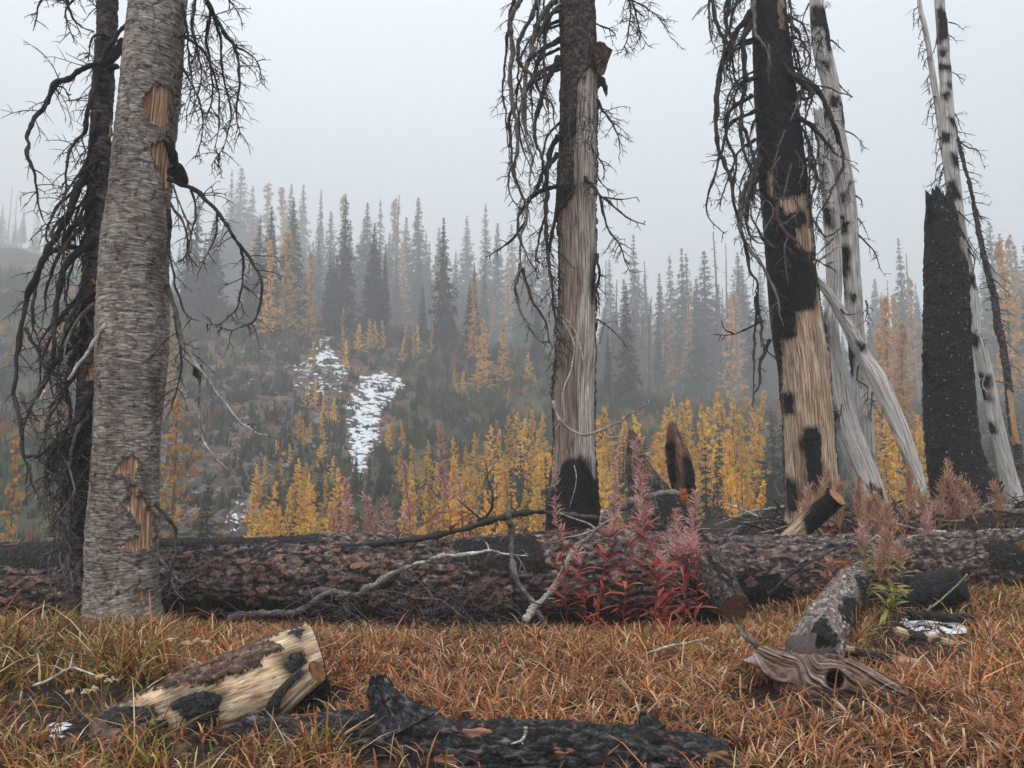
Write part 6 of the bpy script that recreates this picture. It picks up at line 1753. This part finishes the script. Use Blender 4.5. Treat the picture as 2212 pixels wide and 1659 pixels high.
branch(g, [(1335, 1470), (1350, 1448), (1372, 1430), (1400, 1412), (1440, 1396), (1490, 1386), (1530, 1378)], 5.75, 0.35, 0.008, 0.005, B_BROWN, 825, 3, .3, 0.004, -0.1, 1, name='stem', tip_cols=B_PALE)
branch(g, [(1352, 1448), (1400, 1434), (1450, 1432)], 5.8, 0.1, 0.005, 0.003, B_BROWN, 826, 2, .2, 0.003, -0.1, 1, name='side_branch')
g = thing('fallen_branch', 'dry pale twig crossing the green grass near the dried flower heads', 'twig', foot(190, 1500, 4.8), 'fallen branches')
branch(g, zl((190, 740), (280, 710), (410, 640), (480, 655), (560, 680)), 4.8, 0.1, 0.005, 0.004, B_PALE, 828, 0, name='stem')
branch(g, zl((290, 700), (330, 610), (370, 520)), 4.85, 0.0, 0.003, 0.002, B_PALE, 829, 0, name='side_branch')
branch(g, zl((405, 640), (420, 560), (415, 500)), 4.85, 0.0, 0.003, 0.002, B_PALE, 830, 0, name='side_branch')
g = thing('fallen_branch', 'rotten splintered grey stick standing beside the driftwood', 'branch', foot(1600, 1410, 6.0), 'fallen branches')
branch(g, z8((585, 690), (540, 650), (480, 600), (440, 510)), 5.6, 0.2, 0.018, 0.006, B_GREY, 832, 7, .12, 0.005, -0.2, 1, name='stem')

for i, (lab, path, dep, mat, bw, ch, cap) in enumerate([
        ('burnt grey stick with pale end lying in mud right of the driftwood', z8((1115, 700), (1200, 725), (1300, 750), (1430, 775), (1600, 800)), 6.0, M_CUTLOG, 1.0, [z8((1180, 690), (1400, 730), (1420, 800), (1150, 790)), z8((1120, 715), (1180, 735), (1180, 780), (1110, 760))], None),
        ('broken pale wood chunk with black burnt middle beside the snow patch', z8((1440, 590), (1490, 610), (1570, 630), (1640, 640), (1760, 670), (1870, 690)), 6.7, M_CUTLOG, 1.0, [z8((1500, 580), (1600, 600), (1620, 690), (1500, 660)), z8((1640, 640), (1690, 630), (1680, 680), (1640, 680))], None),
        ('black charred stick lying on the ground behind the snow patch', z8((1520, 505), (1620, 500), (1750, 515), (1900, 520)), 7.3, M_FRONTLOG, -1, [], None)]):
    u, v = path[2]
    g = thing('burnt_stick', lab, 'stick', foot(u, v, dep), 'burnt sticks in the mud')
    w = (17, 20, 22, 22, 20, 18) if i != 2 else (18, 20, 20, 18)
    trunk([(p[0], p[1], w[k]) for k, p in enumerate(path)], dep, mat, g, name='stick', ns=40, nr=120, relief='scales', amp=0.5, seed=90 + i, base_wood=bw, char=ch, base_char=1.0 if i == 2 else -1.0, wob=0.2, jag=(0.02, 0.02), edge=(0.012, 0.008))

# --- tangle of fine twigs under the log
def build_brush():
    rng = np.random.default_rng(15)
    mb = MB()
    for i in range(120):
        u = rng.uniform(520, 1240) if i % 3 == 0 else rng.normal(860, 110)
        v = rng.uniform(1275, 1385) if u > 700 else rng.uniform(1310, 1370)
        d = 7.0 + rng.uniform(0.2, 0.9) * (1375 - v) / 90
        p = P(u, v, d)
        p[2] = max(p[2], float(terr(p[0], p[1])) + 0.02)
        a = rng.uniform(-1, 1)
        dd = np.array([math.cos(a * 3.1), rng.normal(0, 0.4), rng.normal(0.05, 0.45)])
        dd /= np.linalg.norm(dd)
        l = rng.uniform(0.25, 0.8)
        q = [p]
        for _ in range(6):
            dd = dd + rng.normal(0, 0.16, 3) + [0, 0, -0.05]
            dd /= np.linalg.norm(dd)
            n = q[-1] + dd * l / 6
            n[2] = max(n[2], float(terr(n[0], n[1])) + 0.01)
            q.append(n)
        q = np.array(q)
        cols = (B_DARK, B_GREY, B_BROWN, B_GREY, B_DARK)[i % 5]
        r = rng.uniform(0.003, 0.008)
        tube(mb, q, np.linspace(r, r * .45, 7), 4, np.array(cols[rng.integers(0, 3)][:3]) * rng.uniform(.7, 1.3), False)
        sprout(mb, q, rng, 7, l * .4, r * .6, cols, 0.2, 1, 0.2)
    o = mb.build('brush', M_TWIG)
    tag(o, 'tangle of fine dead twigs lying in front of the great log', 'brush', kind='stuff')
    rng = np.random.default_rng(16)
    mb = MB()
    for i in range(230):          # litter on the bank behind the second log
        u = rng.uniform(1480, 2230)
        d = rng.uniform(9.8, 12.8)
        x = P(u, 1140, d)[0]
        p = np.array([x, d, float(terr(x, d)) + rng.uniform(0.02, 0.12)])
        a = rng.uniform(0, 6.28)
        dd = np.array([math.cos(a), math.sin(a) * .6, rng.normal(0.1, 0.25)])
        l = rng.uniform(0.3, 1.1)
        r = rng.uniform(0.005, 0.03)
        q = np.array([p + dd * l * t + [0, 0, 0.05 * math.sin(3 * t)] for t in np.linspace(-.5, .5, 5)])
        cols = (B_DARK, B_GREY, B_PALE)[rng.integers(0, 3)]
        tube(mb, q, np.linspace(r, r * .5, 5), 5, np.array(cols[rng.integers(0, 3)][:3]), True)
        sprout(mb, q, rng, 3, l * .4, r * .4, cols, 0.0, 1, 0.2)
    o = mb.build('branch_litter', M_TWIG)
    tag(o, 'grey dead branch litter on the bank at the feet of the burnt snags', 'litter', kind='stuff')


build_brush()

# ------------------------------------------------------------------ grass
def build_grass():
    rng = np.random.default_rng(99)
    n = 185000
    y = np.sqrt(rng.random(n) * (10.2 ** 2 - 3.3 ** 2) + 3.3 ** 2)
    keepn = rng.random(n) < np.clip(1.35 - y * 0.075, 0.4, 1)
    y = y[keepn]
    n = len(y)
    x = (rng.random(n) * 1.62 - 0.81) * y
    # clumping
    cx, cy_ = np.round(x / 0.11) * 0.11, np.round(y / 0.11) * 0.11
    jit = np.stack([cx, cy_, 0 * cx], -1)
    x = x + (cx + 0.05 * vnoise(jit * 30, 1) - x) * 0.55
    y = y + (cy_ + 0.05 * vnoise(jit * 30, 2) - y) * 0.55
    ex, ey = [], []
    tufts = [(280, 1430, 260, .30), (250, 1460, 200, .22), (330, 1450, 200, .2), (720, 1350, 150, .15), (1870, 1380, 260, .16), (1850, 1400, 200, .15), (2040, 1300, 260, .2), (2090, 1330, 200, .2), (1700, 1350, 160, .2), (1650, 1330, 120, .15), (300, 1640, 240, .2), (700, 1640, 260, .16), (560, 1650, 160, .14), (1980, 1350, 80, .2), (2090, 1400, 120, .2), (900, 1360, 140, .15), (1600, 1345, 160, .12), (1540, 1345, 120, .14), (1980, 1420, 120, .2), (60, 1420, 200, .2), (150, 1440, 200, .2)]
    lab = []
    for u, v, m, s in tufts:
        p = P(u, v, 1.0)
        k = CAM_H / (CAM_H - p[2])
        ex.append(p[0] * k + rng.normal(0, s * .6, m))
        ey.append(k + rng.normal(0, s * .6, m))
    nt = sum(len(e) for e in ex)
    x = np.concatenate([x] + ex)
    y = np.concatenate([y] + ey)
    tuft = np.concatenate([np.zeros(n, bool), np.ones(nt, bool)])
    n = len(x)
    z = terr(x, y)
    u, v, _ = proj(np.stack([x, y, z], -1))
    keep = np.ones(n, bool)
    mud = np.maximum(poly_sdf(u, v, [(-40, 1500), (120, 1488), (240, 1492), (330, 1478), (420, 1480), (330, 1545), (250, 1560), (235, 1610), (120, 1622), (-40, 1600)]), poly_sdf(u, v, [(1880, 1350), (1950, 1300), (2120, 1325), (2100, 1440), (1960, 1450), (1850, 1440)]))
    keep &= (mud < rng.normal(-3, 8, n)) | (rng.random(n) < 0.10)
    brush = poly_sdf(u, v, [(560, 1300), (700, 1270), (1260, 1270), (1240, 1360), (1000, 1380), (760, 1380)])
    keep &= (brush < 0) | (rng.random(n) < 0.45)
    for A, B, ra, rb in AXES:
        ab = B[:2] - A[:2]
        L2 = ab @ ab + 1e-9
        t = np.clip(((x - A[0]) * ab[0] + (y - A[1]) * ab[1]) / L2, 0, 1)
        dd = np.hypot(x - A[0] - t * ab[0], y - A[1] - t * ab[1])
        r = ra + (rb - ra) * t
        under = (A[2] + (B[2] - A[2]) * t) - r < z + 0.22
        keep &= ~((dd < r * 0.92) & under)
    keep &= ~((y < 4.12) & (u > 780) & (u < 1575) & (rng.random(n) < 0.93))
    fr = poly_sdf(u, v, [(190, 1590), (420, 1560), (720, 1545), (740, 1600), (560, 1665), (180, 1665)])
    keep &= (fr < 0) | (rng.random(n) < 0.30)
    fr = poly_sdf(u, v, [(1590, 1440), (1700, 1500), (1980, 1510), (1980, 1575), (1640, 1570), (1570, 1500)])
    keep &= (fr < 0) | (rng.random(n) < 0.22)
    gap = fbm(np.stack([x, y, 0 * x], -1) * 5.0, 2, 52)
    keep &= tuft | (gap > -0.28) | (rng.random(n) < 0.25)
    behind = (y > 9.2) & (rng.random(n) < 0.55)
    keep &= ~behind
    x, y, z, u, v, tuft = x[keep], y[keep], z[keep], u[keep], v[keep], tuft[keep]
    n = len(x)
    p3 = np.stack([x, y, 0 * x], -1)
    zn = fbm(p3 * 0.9, 3, 50)
    zs_ = fbm(p3 * 4.0, 2, 52)
    green = np.clip(0.05 + 0.85 * sstep(520, 200, u) * sstep(1330, 1400, v) * sstep(1600, 1500, v) + 0.5 * sstep(760, 500, u) * sstep(1600, 1640, v) + 0.14 * (zn > 0.25) + 0.3 * sstep(1800, 1950, u) * sstep(1420, 1330, v) + 0.25 * sstep(1450, 1390, v) * (zs_ > 0.1), 0, 0.85)
    green = np.where(tuft, np.maximum(green, 0.62), green)
    pal_b = np.array([lin(190, 98, 54), lin(208, 118, 66), lin(150, 68, 42), lin(214, 138, 86), lin(116, 54, 40), lin(222, 162, 114), lin(170, 84, 54), lin(92, 48, 38)])[:, :3]
    pal_g = np.array([lin(142, 146, 48), lin(108, 124, 42), lin(172, 154, 54), lin(166, 116, 48), lin(138, 72, 44)])[:, :3]
    ci = rng.integers(0, len(pal_b), n)
    gi = rng.integers(0, len(pal_g), n)
    isg = rng.random(n) < green
    c0 = np.where(isg[:, None], pal_g[gi], pal_b[ci]) * (0.26 + 1.05 * rng.random((n, 1)) ** 1.2) * (1 + 0.35 * zn[:, None])
    c0 = (c0 * 0.88 + c0.mean(1, keepdims=True) * 0.12) * np.array([0.99, 0.97, 0.86])
    tipc = np.where(isg[:, None], c0 * np.array([1.35, 0.95, 0.9]), c0 * 0.65 + np.array(lin(238, 188, 124)[:3]) * 0.42 * (0.3 + 0.9 * rng.random((n, 1))))
    strawy = rng.random(n) < 0.12
    tipc[strawy] = np.array(lin(244, 220, 184)[:3])
    c0[strawy] = c0[strawy] * 0.4 + np.array(lin(206, 170, 128)[:3]) * 0.6
    h = (0.07 + 0.12 * rng.random(n) ** 1.3) * (1 + 0.35 * zn + 0.45 * zs_)
    h = h * (1 + 0.45 * sstep(600, 250, u) * sstep(1540, 1480, v)) * np.where(tuft, rng.uniform(1.2, 2.0, n), 1) * (1 - 0.35 * sstep(6.8, 7.8, y) * sstep(3.0, 2.0, x))
    h = np.where(rng.random(n) < 0.03, h * 1.8, h)
    w = rng.uniform(0.0024, 0.0058, n) * (1 + y * 0.05)
    a = rng.random(n) * 6.283
    lean = rng.uniform(0.15, 1.5, n) * h
    curl = rng.uniform(0.1, 1.15, n)
    base = np.stack([x, y, z - 0.01], -1)
    dirv = np.stack([np.cos(a), np.sin(a), 0 * a], -1)
    wa = a + 1.57 + rng.normal(0, 0.5, n)
    wv = np.stack([np.cos(wa), np.sin(wa), 0 * a], -1)
    ts = [0.0, 0.42, 0.76, 1.0]
    rows, cols = [], []
    for t, ws in zip(ts, (0.8, 1.0, 0.7, 0.0)):
        c = base + dirv * (lean * t ** 1.9)[:, None]
        c[:, 2] += h * (t - curl * 0.55 * t ** 3)
        cc = c0 * (1 - t ** 1.5) + tipc * t ** 1.5
        if ws:
            rows += [c - wv * (w * ws)[:, None], c + wv * (w * ws)[:, None]]
            cols += [cc, cc]
        else:
            rows.append(c)
            cols.append(cc)
    V = np.stack(rows, 1).reshape(-1, 3)
    Cc = np.stack(cols, 1).reshape(-1, 3)
    o = (np.arange(n) * 7)[:, None]
    Q = np.concatenate([o + np.array([[0, 1, 3, 2]]), o + np.array([[2, 3, 5, 4]])])
    T = o + np.array([[4, 5, 6]])
    m = NT('sedge blades')
    mat = m.done(m.attr('col', 'Color'), 0.65, None, 0.3, 0.3)
    g = mesh_obj('grass', V, Q, T, mat, None, {'col': Cc}, False)
    tag(g, 'orange brown autumn sedge carpeting the clearing in front of the great log', 'grass', kind='stuff')


build_grass()

# ------------------------------------------------------------------ fireweed gone to seed
def leaf_mesh(name, mat, seed, fold=0.25, droop=0.35, w=0.11):
    rng = np.random.default_rng(seed)
    t = np.linspace(0, 1, 8)
    wd = w * np.sin(math.pi * t ** 0.75) ** 0.9 + 0.004
    zc = 0.18 * t - droop * t ** 2.2 + 0.015 * np.sin(t * 9 + rng.random() * 6)
    xc = t * 0.97
    yc = 0.05 * np.sin(t * 3 + rng.random() * 6)
    V = np.concatenate([np.stack([xc, yc - wd, zc + fold * wd], 1), np.stack([xc, yc, zc], 1), np.stack([xc, yc + wd, zc + fold * wd], 1)])
    k = np.arange(7)
    Q = np.concatenate([np.stack([k, k + 1, k + 9, k + 8], 1), np.stack([k + 8, k + 9, k + 17, k + 16], 1)])
    me = mesh_data(name, V, Q, None, None, True)
    me.materials.append(mat)
    return me


def leafy(name, cols):
    m = NT(name)
    inf = m.n('ShaderNodeObjectInfo')
    o = m.obj()
    c = m.ramp(inf.outputs['Random'], [(i / (len(cols) - 1), k) for i, k in enumerate(cols)])
    c = m.mix(m.rng(m.noise(m.scale(o, (3, 9, 9)), 1.0, 5, 0.7), 0.5, 0.7, 0, 0.5), c, lin(110, 58, 44))
    sy = m.n('ShaderNodeSeparateXYZ')
    m.put(sy.inputs[0], o)
    rib = m.rng(m.math('ABSOLUTE', sy.outputs[1]), 0.0, 0.02, 0.35, 0)
    c = m.mix(rib, c, lin(226, 150, 130))
    return m.done(c, 0.55, None, 0.35, 0.3)


M_RED = leafy('crimson leaf', [lin(168, 56, 56), lin(196, 80, 72), lin(140, 46, 48), lin(182, 100, 66), lin(204, 98, 90), lin(158, 84, 54)])
M_TAN = leafy('withered leaf', [lin(168, 98, 74), lin(190, 128, 84), lin(140, 78, 66), lin(176, 120, 70)])
M_GREENLEAF = leafy('fading green leaf', [lin(150, 156, 92), lin(176, 168, 92), lin(124, 138, 84), lin(196, 168, 88)])
LEAF = {k: [leaf_mesh(k + ' leaf', m, 300 + i, 0.25, dr, 0.085) for i, dr in enumerate((0.1, 0.35, 0.6, 0.25))] for k, m in (('red', M_RED), ('tan', M_TAN), ('green', M_GREENLEAF))}
M_STEM = col_mat('herb stem', 0.7, 0.0, 60.0)
PINK = [lin(232, 186, 180), lin(212, 152, 150), lin(242, 210, 200), lin(190, 124, 122), lin(220, 172, 154)]
TANP = [lin(214, 170, 142), lin(194, 140, 116), lin(226, 190, 158), lin(182, 132, 112)]


def fireweed(label, px, d, kind, seed, leaves, leaf_len, head, group, pods=70, leaf_span=(0.0, 0.6), podL=0.09, heads=None):
    """stem through px (foot first); leaves below, a spike of splayed seed pods on top"""
    rng = np.random.default_rng(seed)
    f = P(*px[0], d)
    f[2] = float(terr(f[0], f[1]))
    g = thing('fireweed', label, 'fireweed', f, group)
    w = [P(u, v, d + 0.04 * rng.normal()) for u, v in px]
    w[0] = f
    pts = spline(w, 24)
    mb = MB()
    sc = {'red': lin(150, 56, 50), 'tan': lin(150, 96, 76), 'green': lin(150, 130, 84)}[kind]
    tube(mb, pts, np.linspace(0.0055, 0.002, 24), 6, np.array(sc[:3]))
    st = mb.build('stem', M_STEM, g)
    seg = np.concatenate([[0], np.cumsum(np.linalg.norm(np.diff(pts, axis=0), axis=1))])
    at = lambda t: np.array([np.interp(t * seg[-1], seg, pts[:, k]) for k in range(3)])
    base = np.array(g.location)
    leaves = int(leaves * (0.9 if kind == 'red' else 1))
    for i in range(leaves):
        t = leaf_span[0] + (leaf_span[1] - leaf_span[0]) * (i + rng.random()) / leaves
        a = i * 2.4 + rng.normal(0, 0.4)
        p = at(t)
        o = bpy.data.objects.new('leaf', LEAF[kind][rng.integers(0, 4)])
        o.location = p - base
        o.rotation_euler = (rng.normal(0, 0.35), rng.normal(-0.35, 0.3), a)
        s = leaf_len * rng.uniform(0.75, 1.4)
        o.scale = (s, s, s)
        link(o, g)
    if pods:
        pb = MB()
        cols = PINK if kind == 'red' or rng.random() < .12 else TANP
        L = head
        for i in range(int(pods * 1.5)):
            t = 1 - L * rng.random() ** 1.0
            p = at(t)
            a = rng.random() * 6.28
            up = rng.uniform(0.2, 1.0) if kind == 'red' else rng.uniform(0.9, 3.2)
            dd = np.array([math.cos(a), math.sin(a), up])
            dd /= np.linalg.norm(dd)
            l = podL * rng.uniform(0.6, 1.2) * (0.45 + 0.75 * (1 - t) / L)
            m = p + dd * l * .5 + [0, 0, .05 * l]
            e = p + dd * l + np.array([0, 0, rng.uniform(-.25, .5) * l]) + rng.normal(0, .15, 3) * l
            c = np.array(cols[rng.integers(0, len(cols))][:3]) * rng.uniform(.8, 1.2)
            tube(pb, np.stack([p, m, e]), np.array([0.0030, 0.0028, 0.0016]) * (d / 8) ** 1.3, 3, c, False)
            if rng.random() < .5:
                e2 = m + dd * l * .5 + rng.normal(0, .3, 3) * l
                tube(pb, np.stack([m, (m + e2) / 2 + [0, 0, .06 * l], e2]), np.array([0.0024, 0.0020, 0.0014]) * (d / 8) ** 1.3, 3, c * 1.1, False)
        sp = pb.build('seed_pods', M_STEM, g)
        tag(sp, kind='stuff')
    return g


G1 = 'crimson fireweed in front of the great log'
fireweed('tall crimson fireweed, its pink seed spike reaching beside the silver snag foot', [(1287, 1329), (1305, 1225), (1326, 1126), (1329, 994)], 7.45, 'red', 1, 34, 0.20, 0.42, G1, 130, (0.05, 0.62))
fireweed('tallest crimson fireweed, pink seed spike in front of the pointed stump', [(1436, 1320), (1412, 1216), (1390, 1126), (1374, 948)], 7.5, 'red', 2, 38, 0.21, 0.45, G1, 170, (0.05, 0.6), 0.11)
fireweed('crimson fireweed with bushy seed head beside the slanting log', [(1478, 1310), (1480, 1206), (1493, 1158), (1505, 1062)], 7.4, 'red', 3, 30, 0.18, 0.45, G1, 150, (0.08, 0.6), 0.12)
fireweed('crimson fireweed with thin spike in front of the silver snag charred foot', [(1225, 1330), (1216, 1177), (1203, 1126), (1197, 1000)], 7.6, 'red', 4, 30, 0.18, 0.4, G1, 70, (0.15, 0.6), 0.07)
fireweed('short crimson fireweed low between the two tallest ones', [(1345, 1340), (1350, 1270), (1362, 1190), (1362, 1130)], 7.35, 'red', 5, 30, 0.19, 0.2, G1, 30, (0.05, 0.8))
fireweed('short leafy crimson fireweed nearest the slanting log sawn end', [(1500, 1335), (1505, 1270), (1500, 1200), (1496, 1150)], 7.3, 'red', 6, 26, 0.16, 0.2, G1, 30, (0.05, 0.85))
fireweed('low crimson fireweed at the foot of the pale diagonal stick', [(1270, 1345), (1262, 1290), (1250, 1230), (1246, 1180)], 7.3, 'red', 7, 24, 0.16, 0.2, G1, 20, (0.1, 0.85))
fireweed('low drooping crimson fireweed under the tallest one', [(1410, 1345), (1420, 1290), (1428, 1240), (1432, 1190)], 7.25, 'red', 8, 26, 0.19, 0.15, G1, 16, (0.1, 0.9))
fireweed('crimson fireweed with pale seed head beside the knobbly grey branch', [(1440, 1335), (1452, 1260), (1460, 1180), (1462, 1100)], 7.7, 'red', 9, 22, 0.15, 0.4, G1, 120, (0.1, 0.55), 0.12)
G2 = 'fireweed seed spikes behind the great log'
fireweed('tall dusky pink seed spike with red leaves standing against the golden larches', [(978, 1165), (972, 1120), (957, 1020), (950, 914)], 9.4, 'red', 11, 18, 0.26, 0.46, G2, 190, (0.12, 0.5), 0.10)
fireweed('dusky pink seed spike left of the tallest spike behind the log', [(890, 1170), (884, 1110), (878, 1054), (873, 998)], 9.5, 'red', 12, 14, 0.2, 0.55, G2, 190, (0.1, 0.42), 0.10)
fireweed('pink seed spike behind the log nearest the snow gully foot', [(750, 1165), (752, 1120), (748, 1080), (746, 1034)], 9.6, 'red', 13, 12, 0.18, 0.6, G2, 150, (0.05, 0.4), 0.10)
fireweed('low bushy pink seed head between the two left pink spikes', [(800, 1165), (800, 1140), (796, 1110), (792, 1072)], 9.5, 'red', 14, 8, 0.16, 0.75, G2, 190, (0.0, 0.3), 0.15)
fireweed('low spreading pink seed head beside the dark arching branch', [(838, 1165), (838, 1140), (834, 1110), (830, 1078)], 9.4, 'red', 15, 10, 0.2, 0.7, G2, 170, (0.0, 0.3), 0.14)
fireweed('low pink seed head at the far end of the row behind the log', [(722, 1165), (722, 1150), (720, 1128), (716, 1096)], 9.6, 'red', 16, 8, 0.15, 0.8, G2, 140, (0.0, 0.3), 0.13)
fireweed('small red leaved fireweed right of the tallest pink spike', [(1000, 1165), (1000, 1130), (996, 1080), (990, 1030)], 9.5, 'red', 17, 16, 0.16, 0.3, G2, 50, (0.1, 0.7), 0.08)
G3 = 'withered fireweed on the bank under the burnt snags'
for i, (u, v0, v1, d, lab) in enumerate([(1785, 1140, 1020, 10.0, 'straw coloured fireweed behind the tilted sawn log'), (1812, 1150, 1050, 9.9, 'straw fireweed just right of the tilted sawn log'), (1870, 1160, 1080, 9.8, 'pinkish withered fireweed below the bleached snag'), (1900, 1165, 1066, 9.7, 'taller pinkish withered fireweed below the leaning snag'),
                                         (1930, 1165, 1090, 9.8, 'low withered fireweed left of the leaning pole foot'), (1958, 1170, 1010, 9.9, 'tall narrow withered fireweed right at the leaning pole foot'), (1990, 1160, 1060, 10.2, 'short withered fireweed right of the leaning pole foot'), (2030, 1150, 1030, 10.4, 'bushy pink tan fireweed before the black stump, leftmost there'),
                                         (2052, 1150, 1000, 10.5, 'tallest pink tan fireweed before the black stump'), (2076, 1150, 1040, 10.4, 'middle pink tan fireweed before the black stump'), (2100, 1145, 1050, 10.5, 'pink tan fireweed before the black stump, rightmost there'), (2150, 1130, 1050, 10.6, 'thin withered fireweed near the pale snag foot'),
                                         (1745, 1140, 1060, 10.0, 'straw fireweed at the charred snag foot'), (1850, 1150, 1040, 10.3, 'straw fireweed in front of the leaning snag'), (2010, 1165, 1100, 9.6, 'low tan fireweed at the scorched log edge'), (1915, 1290, 1150, 8.3, 'pinkish seed head leaning in front of the scorched log')]):
    r_ = np.random.default_rng(600 + i)
    for s in range(1):
        fireweed(lab, [(u, v0 + 20), (u + r_.uniform(-6, 6), v0), (u + r_.uniform(-10, 10), (v0 + v1) / 2), (u + r_.uniform(-14, 14), v1)], d, 'tan', 700 + i, 12, 0.16, 0.72, G3, 130, (0.05, 0.6), 0.17)
G4 = 'fading green fireweed by the scaly grey log'
fireweed('yellow green fireweed drooping in front of the scorched log', [(1872, 1310), (1876, 1260), (1868, 1210), (1862, 1140)], 8.1, 'green', 31, 26, 0.17, 0.3, G4, 90, (0.1, 0.8), 0.12)
fireweed('low grey green leafy fireweed right of the scaly grey log', [(1920, 1350), (1922, 1320), (1926, 1295), (1930, 1268)], 7.2, 'green', 32, 32, 0.2, 0.2, G4, 0, (0.3, 1.0))
fireweed('orange yellow fireweed between the green ones against the scorched log', [(1955, 1310), (1950, 1270), (1948, 1230), (1944, 1180)], 8.1, 'green', 33, 20, 0.15, 0.3, G4, 60, (0.1, 0.8), 0.12)
fireweed('tan leafed fireweed beside the orange branch stub', [(1800, 1300), (1796, 1270), (1792, 1240), (1790, 1215)], 8.3, 'tan', 34, 20, 0.17, 0.2, G4, 30, (0.1, 0.95), 0.1)
fireweed('wispy pink seed head over the scorched log beside the green fireweed', [(1905, 1300), (1900, 1250), (1915, 1200), (1925, 1160)], 8.2, 'tan', 35, 8, 0.12, 0.6, G4, 170, (0.1, 0.4), 0.15)

# ------------------------------------------------------------------ dried yarrow
M_YARROW = col_mat('dried flower heads', 0.9, 0.6, 90.0)


def yarrow(label, foot_px, d, heads, seed):
    rng = np.random.default_rng(seed)
    f = P(*foot_px, d)
    f[2] = float(terr(f[0], f[1]))
    g = thing('yarrow', label, 'yarrow', f, 'dried yarrow by the peeled log')
    mb = MB()
    j = P(*foot_px, d) + np.array([0, 0, 0.12])
    for u, v, r in heads:
        e = P(u, v, d + rng.normal(0, .03))
        pts = spline([f, (f * .45 + e * .55) + [rng.normal(0, .01), 0, 0.0], e], 10)
        tube(mb, pts, np.linspace(.004, .0025, 10), 5, np.array(lin(140, 118, 92)[:3]))
    mb.build('stems', M_STEM, g)
    for u, v, r in heads:
        hb = MB()
        e = P(u, v, d)
        R = r / F * d
        for k in range(34):
            a, q = rng.random() * 6.28, R * math.sqrt(rng.random())
            c = e + [q * math.cos(a), q * math.sin(a) * .8, rng.normal(0, .004) - 0.25 * q * q / R]
            s = .0055 * rng.uniform(.7, 1.3)
            oc = np.array([[1, 0, 0], [-1, 0, 0], [0, 1, 0], [0, -1, 0], [0, 0, .9], [0, 0, -.9]]) * s
            hb.add(c + oc, None, [[0, 2, 4], [2, 1, 4], [1, 3, 4], [3, 0, 4], [2, 0, 5], [1, 2, 5], [3, 1, 5], [0, 3, 5]], np.array(lin(216, 196, 146)[:3]) * rng.uniform(.75, 1.2))
        hb.build('flower_head', M_YARROW, g, False)
    return g


yarrow('dried cream yarrow above the peeled log with four flat heads', (395, 1450), 5.2, [(370, 1380, 9), (403, 1387, 12), (426, 1381, 8), (446, 1385, 10)], 1)
yarrow('dried cream yarrow at the muddy end of the peeled log', (228, 1575), 4.45, [(218, 1459, 11), (241, 1467, 14), (204, 1486, 9), (185, 1492, 9)], 2)
yarrow('single tan yarrow head leaning over the mud', (215, 1590), 4.4, [(150, 1492, 9)], 3)

# ------------------------------------------------------------------ snow on the clearing
def snow_patch(label, poly, seed, n=60, size=0.05):
    rng = np.random.default_rng(seed)
    pl = np.asarray(poly, float)
    lo, hi = pl.min(0), pl.max(0)
    mb = MB()
    for _ in range(n):
        u, v = rng.uniform(lo[0], hi[0]), rng.uniform(lo[1], hi[1])
        if poly_sdf(np.array([u]), np.array([v]), poly)[0] < -1:
            continue
        p = P(u, v, 1.0)
        k = CAM_H / (CAM_H - p[2])
        x, y = p[0] * k, k
        m = 10
        th = np.arange(m) * 6.283 / m
        R = rng.uniform(.3, 1.0) * size * (1 + rng.normal(0, .28, m))
        xs, ys = x + R * np.cos(th) * 1.5, y + R * np.sin(th)
        V = np.vstack([np.stack([xs, ys, terr(xs, ys) + 0.003], 1), np.stack([x + (xs - x) * .65, y + (ys - y) * .65, terr(x + (xs - x) * .65, y + (ys - y) * .65) + .20 * size + .003], 1), [[x, y, float(terr(x, y)) + .26 * size + .003]]])
        j = np.arange(m)
        kk = (j + 1) % m
        mb.add(V, np.stack([j, kk, m + kk, m + j], 1), np.stack([m + j, m + kk, np.full(m, 2 * m)], 1))
    tag(mb.build('snow_patch', M_SNOW), label, 'snow', kind='stuff')


snow_patch('thin white snow patch on black mud right of the scaly grey log', [(1950, 1345), (2000, 1330), (2060, 1340), (2100, 1355), (2080, 1372), (2010, 1370), (1970, 1362)], 1, 90)
snow_patch('small lump of snow in the mud at the low end of the peeled log', [(100, 1600), (126, 1576), (150, 1584), (144, 1604), (128, 1620), (104, 1618)], 2, 26, 0.02)
snow_patch('scrap of snow under the scorched log beside the slanting log', [(1600, 1298), (1630, 1290), (1650, 1294), (1620, 1302)], 3, 20, 0.03)

# ------------------------------------------------------------------ fog
def build_haze():
    x0, x1, y0, y1, z0, z1 = -430, 430, -430, 430, -6.0, 128.0
    V = [(x0, y0, z0), (x1, y0, z0), (x1, y1, z0), (x0, y1, z0), (x0, y0, z1), (x1, y0, z1), (x1, y1, z1), (x0, y1, z1)]
    Q = [(0, 3, 2, 1), (4, 5, 6, 7), (0, 1, 5, 4), (1, 2, 6, 5), (2, 3, 7, 6), (3, 0, 4, 7)]
    m = bpy.data.materials.new('mountain fog')
    m.use_nodes = True
    t = m.node_tree
    t.nodes.clear()
    out = t.nodes.new('ShaderNodeOutputMaterial')
    v = t.nodes.new('ShaderNodeVolumePrincipled')
    v.inputs['Color'].default_value = (0.86, 0.872, 0.885, 1)
    v.inputs['Density'].default_value = HAZE_DENSITY
    v.inputs['Density Attribute'].default_value = ''
    v.inputs['Anisotropy'].default_value = 0.0
    t.links.new(v.outputs[0], out.inputs['Volume'])
    o = mesh_obj('haze', V, Q, None, m, None, None, False)
    tag(o, 'pale mountain fog filling the valley and thickening with distance', 'fog', kind='stuff')


build_haze()
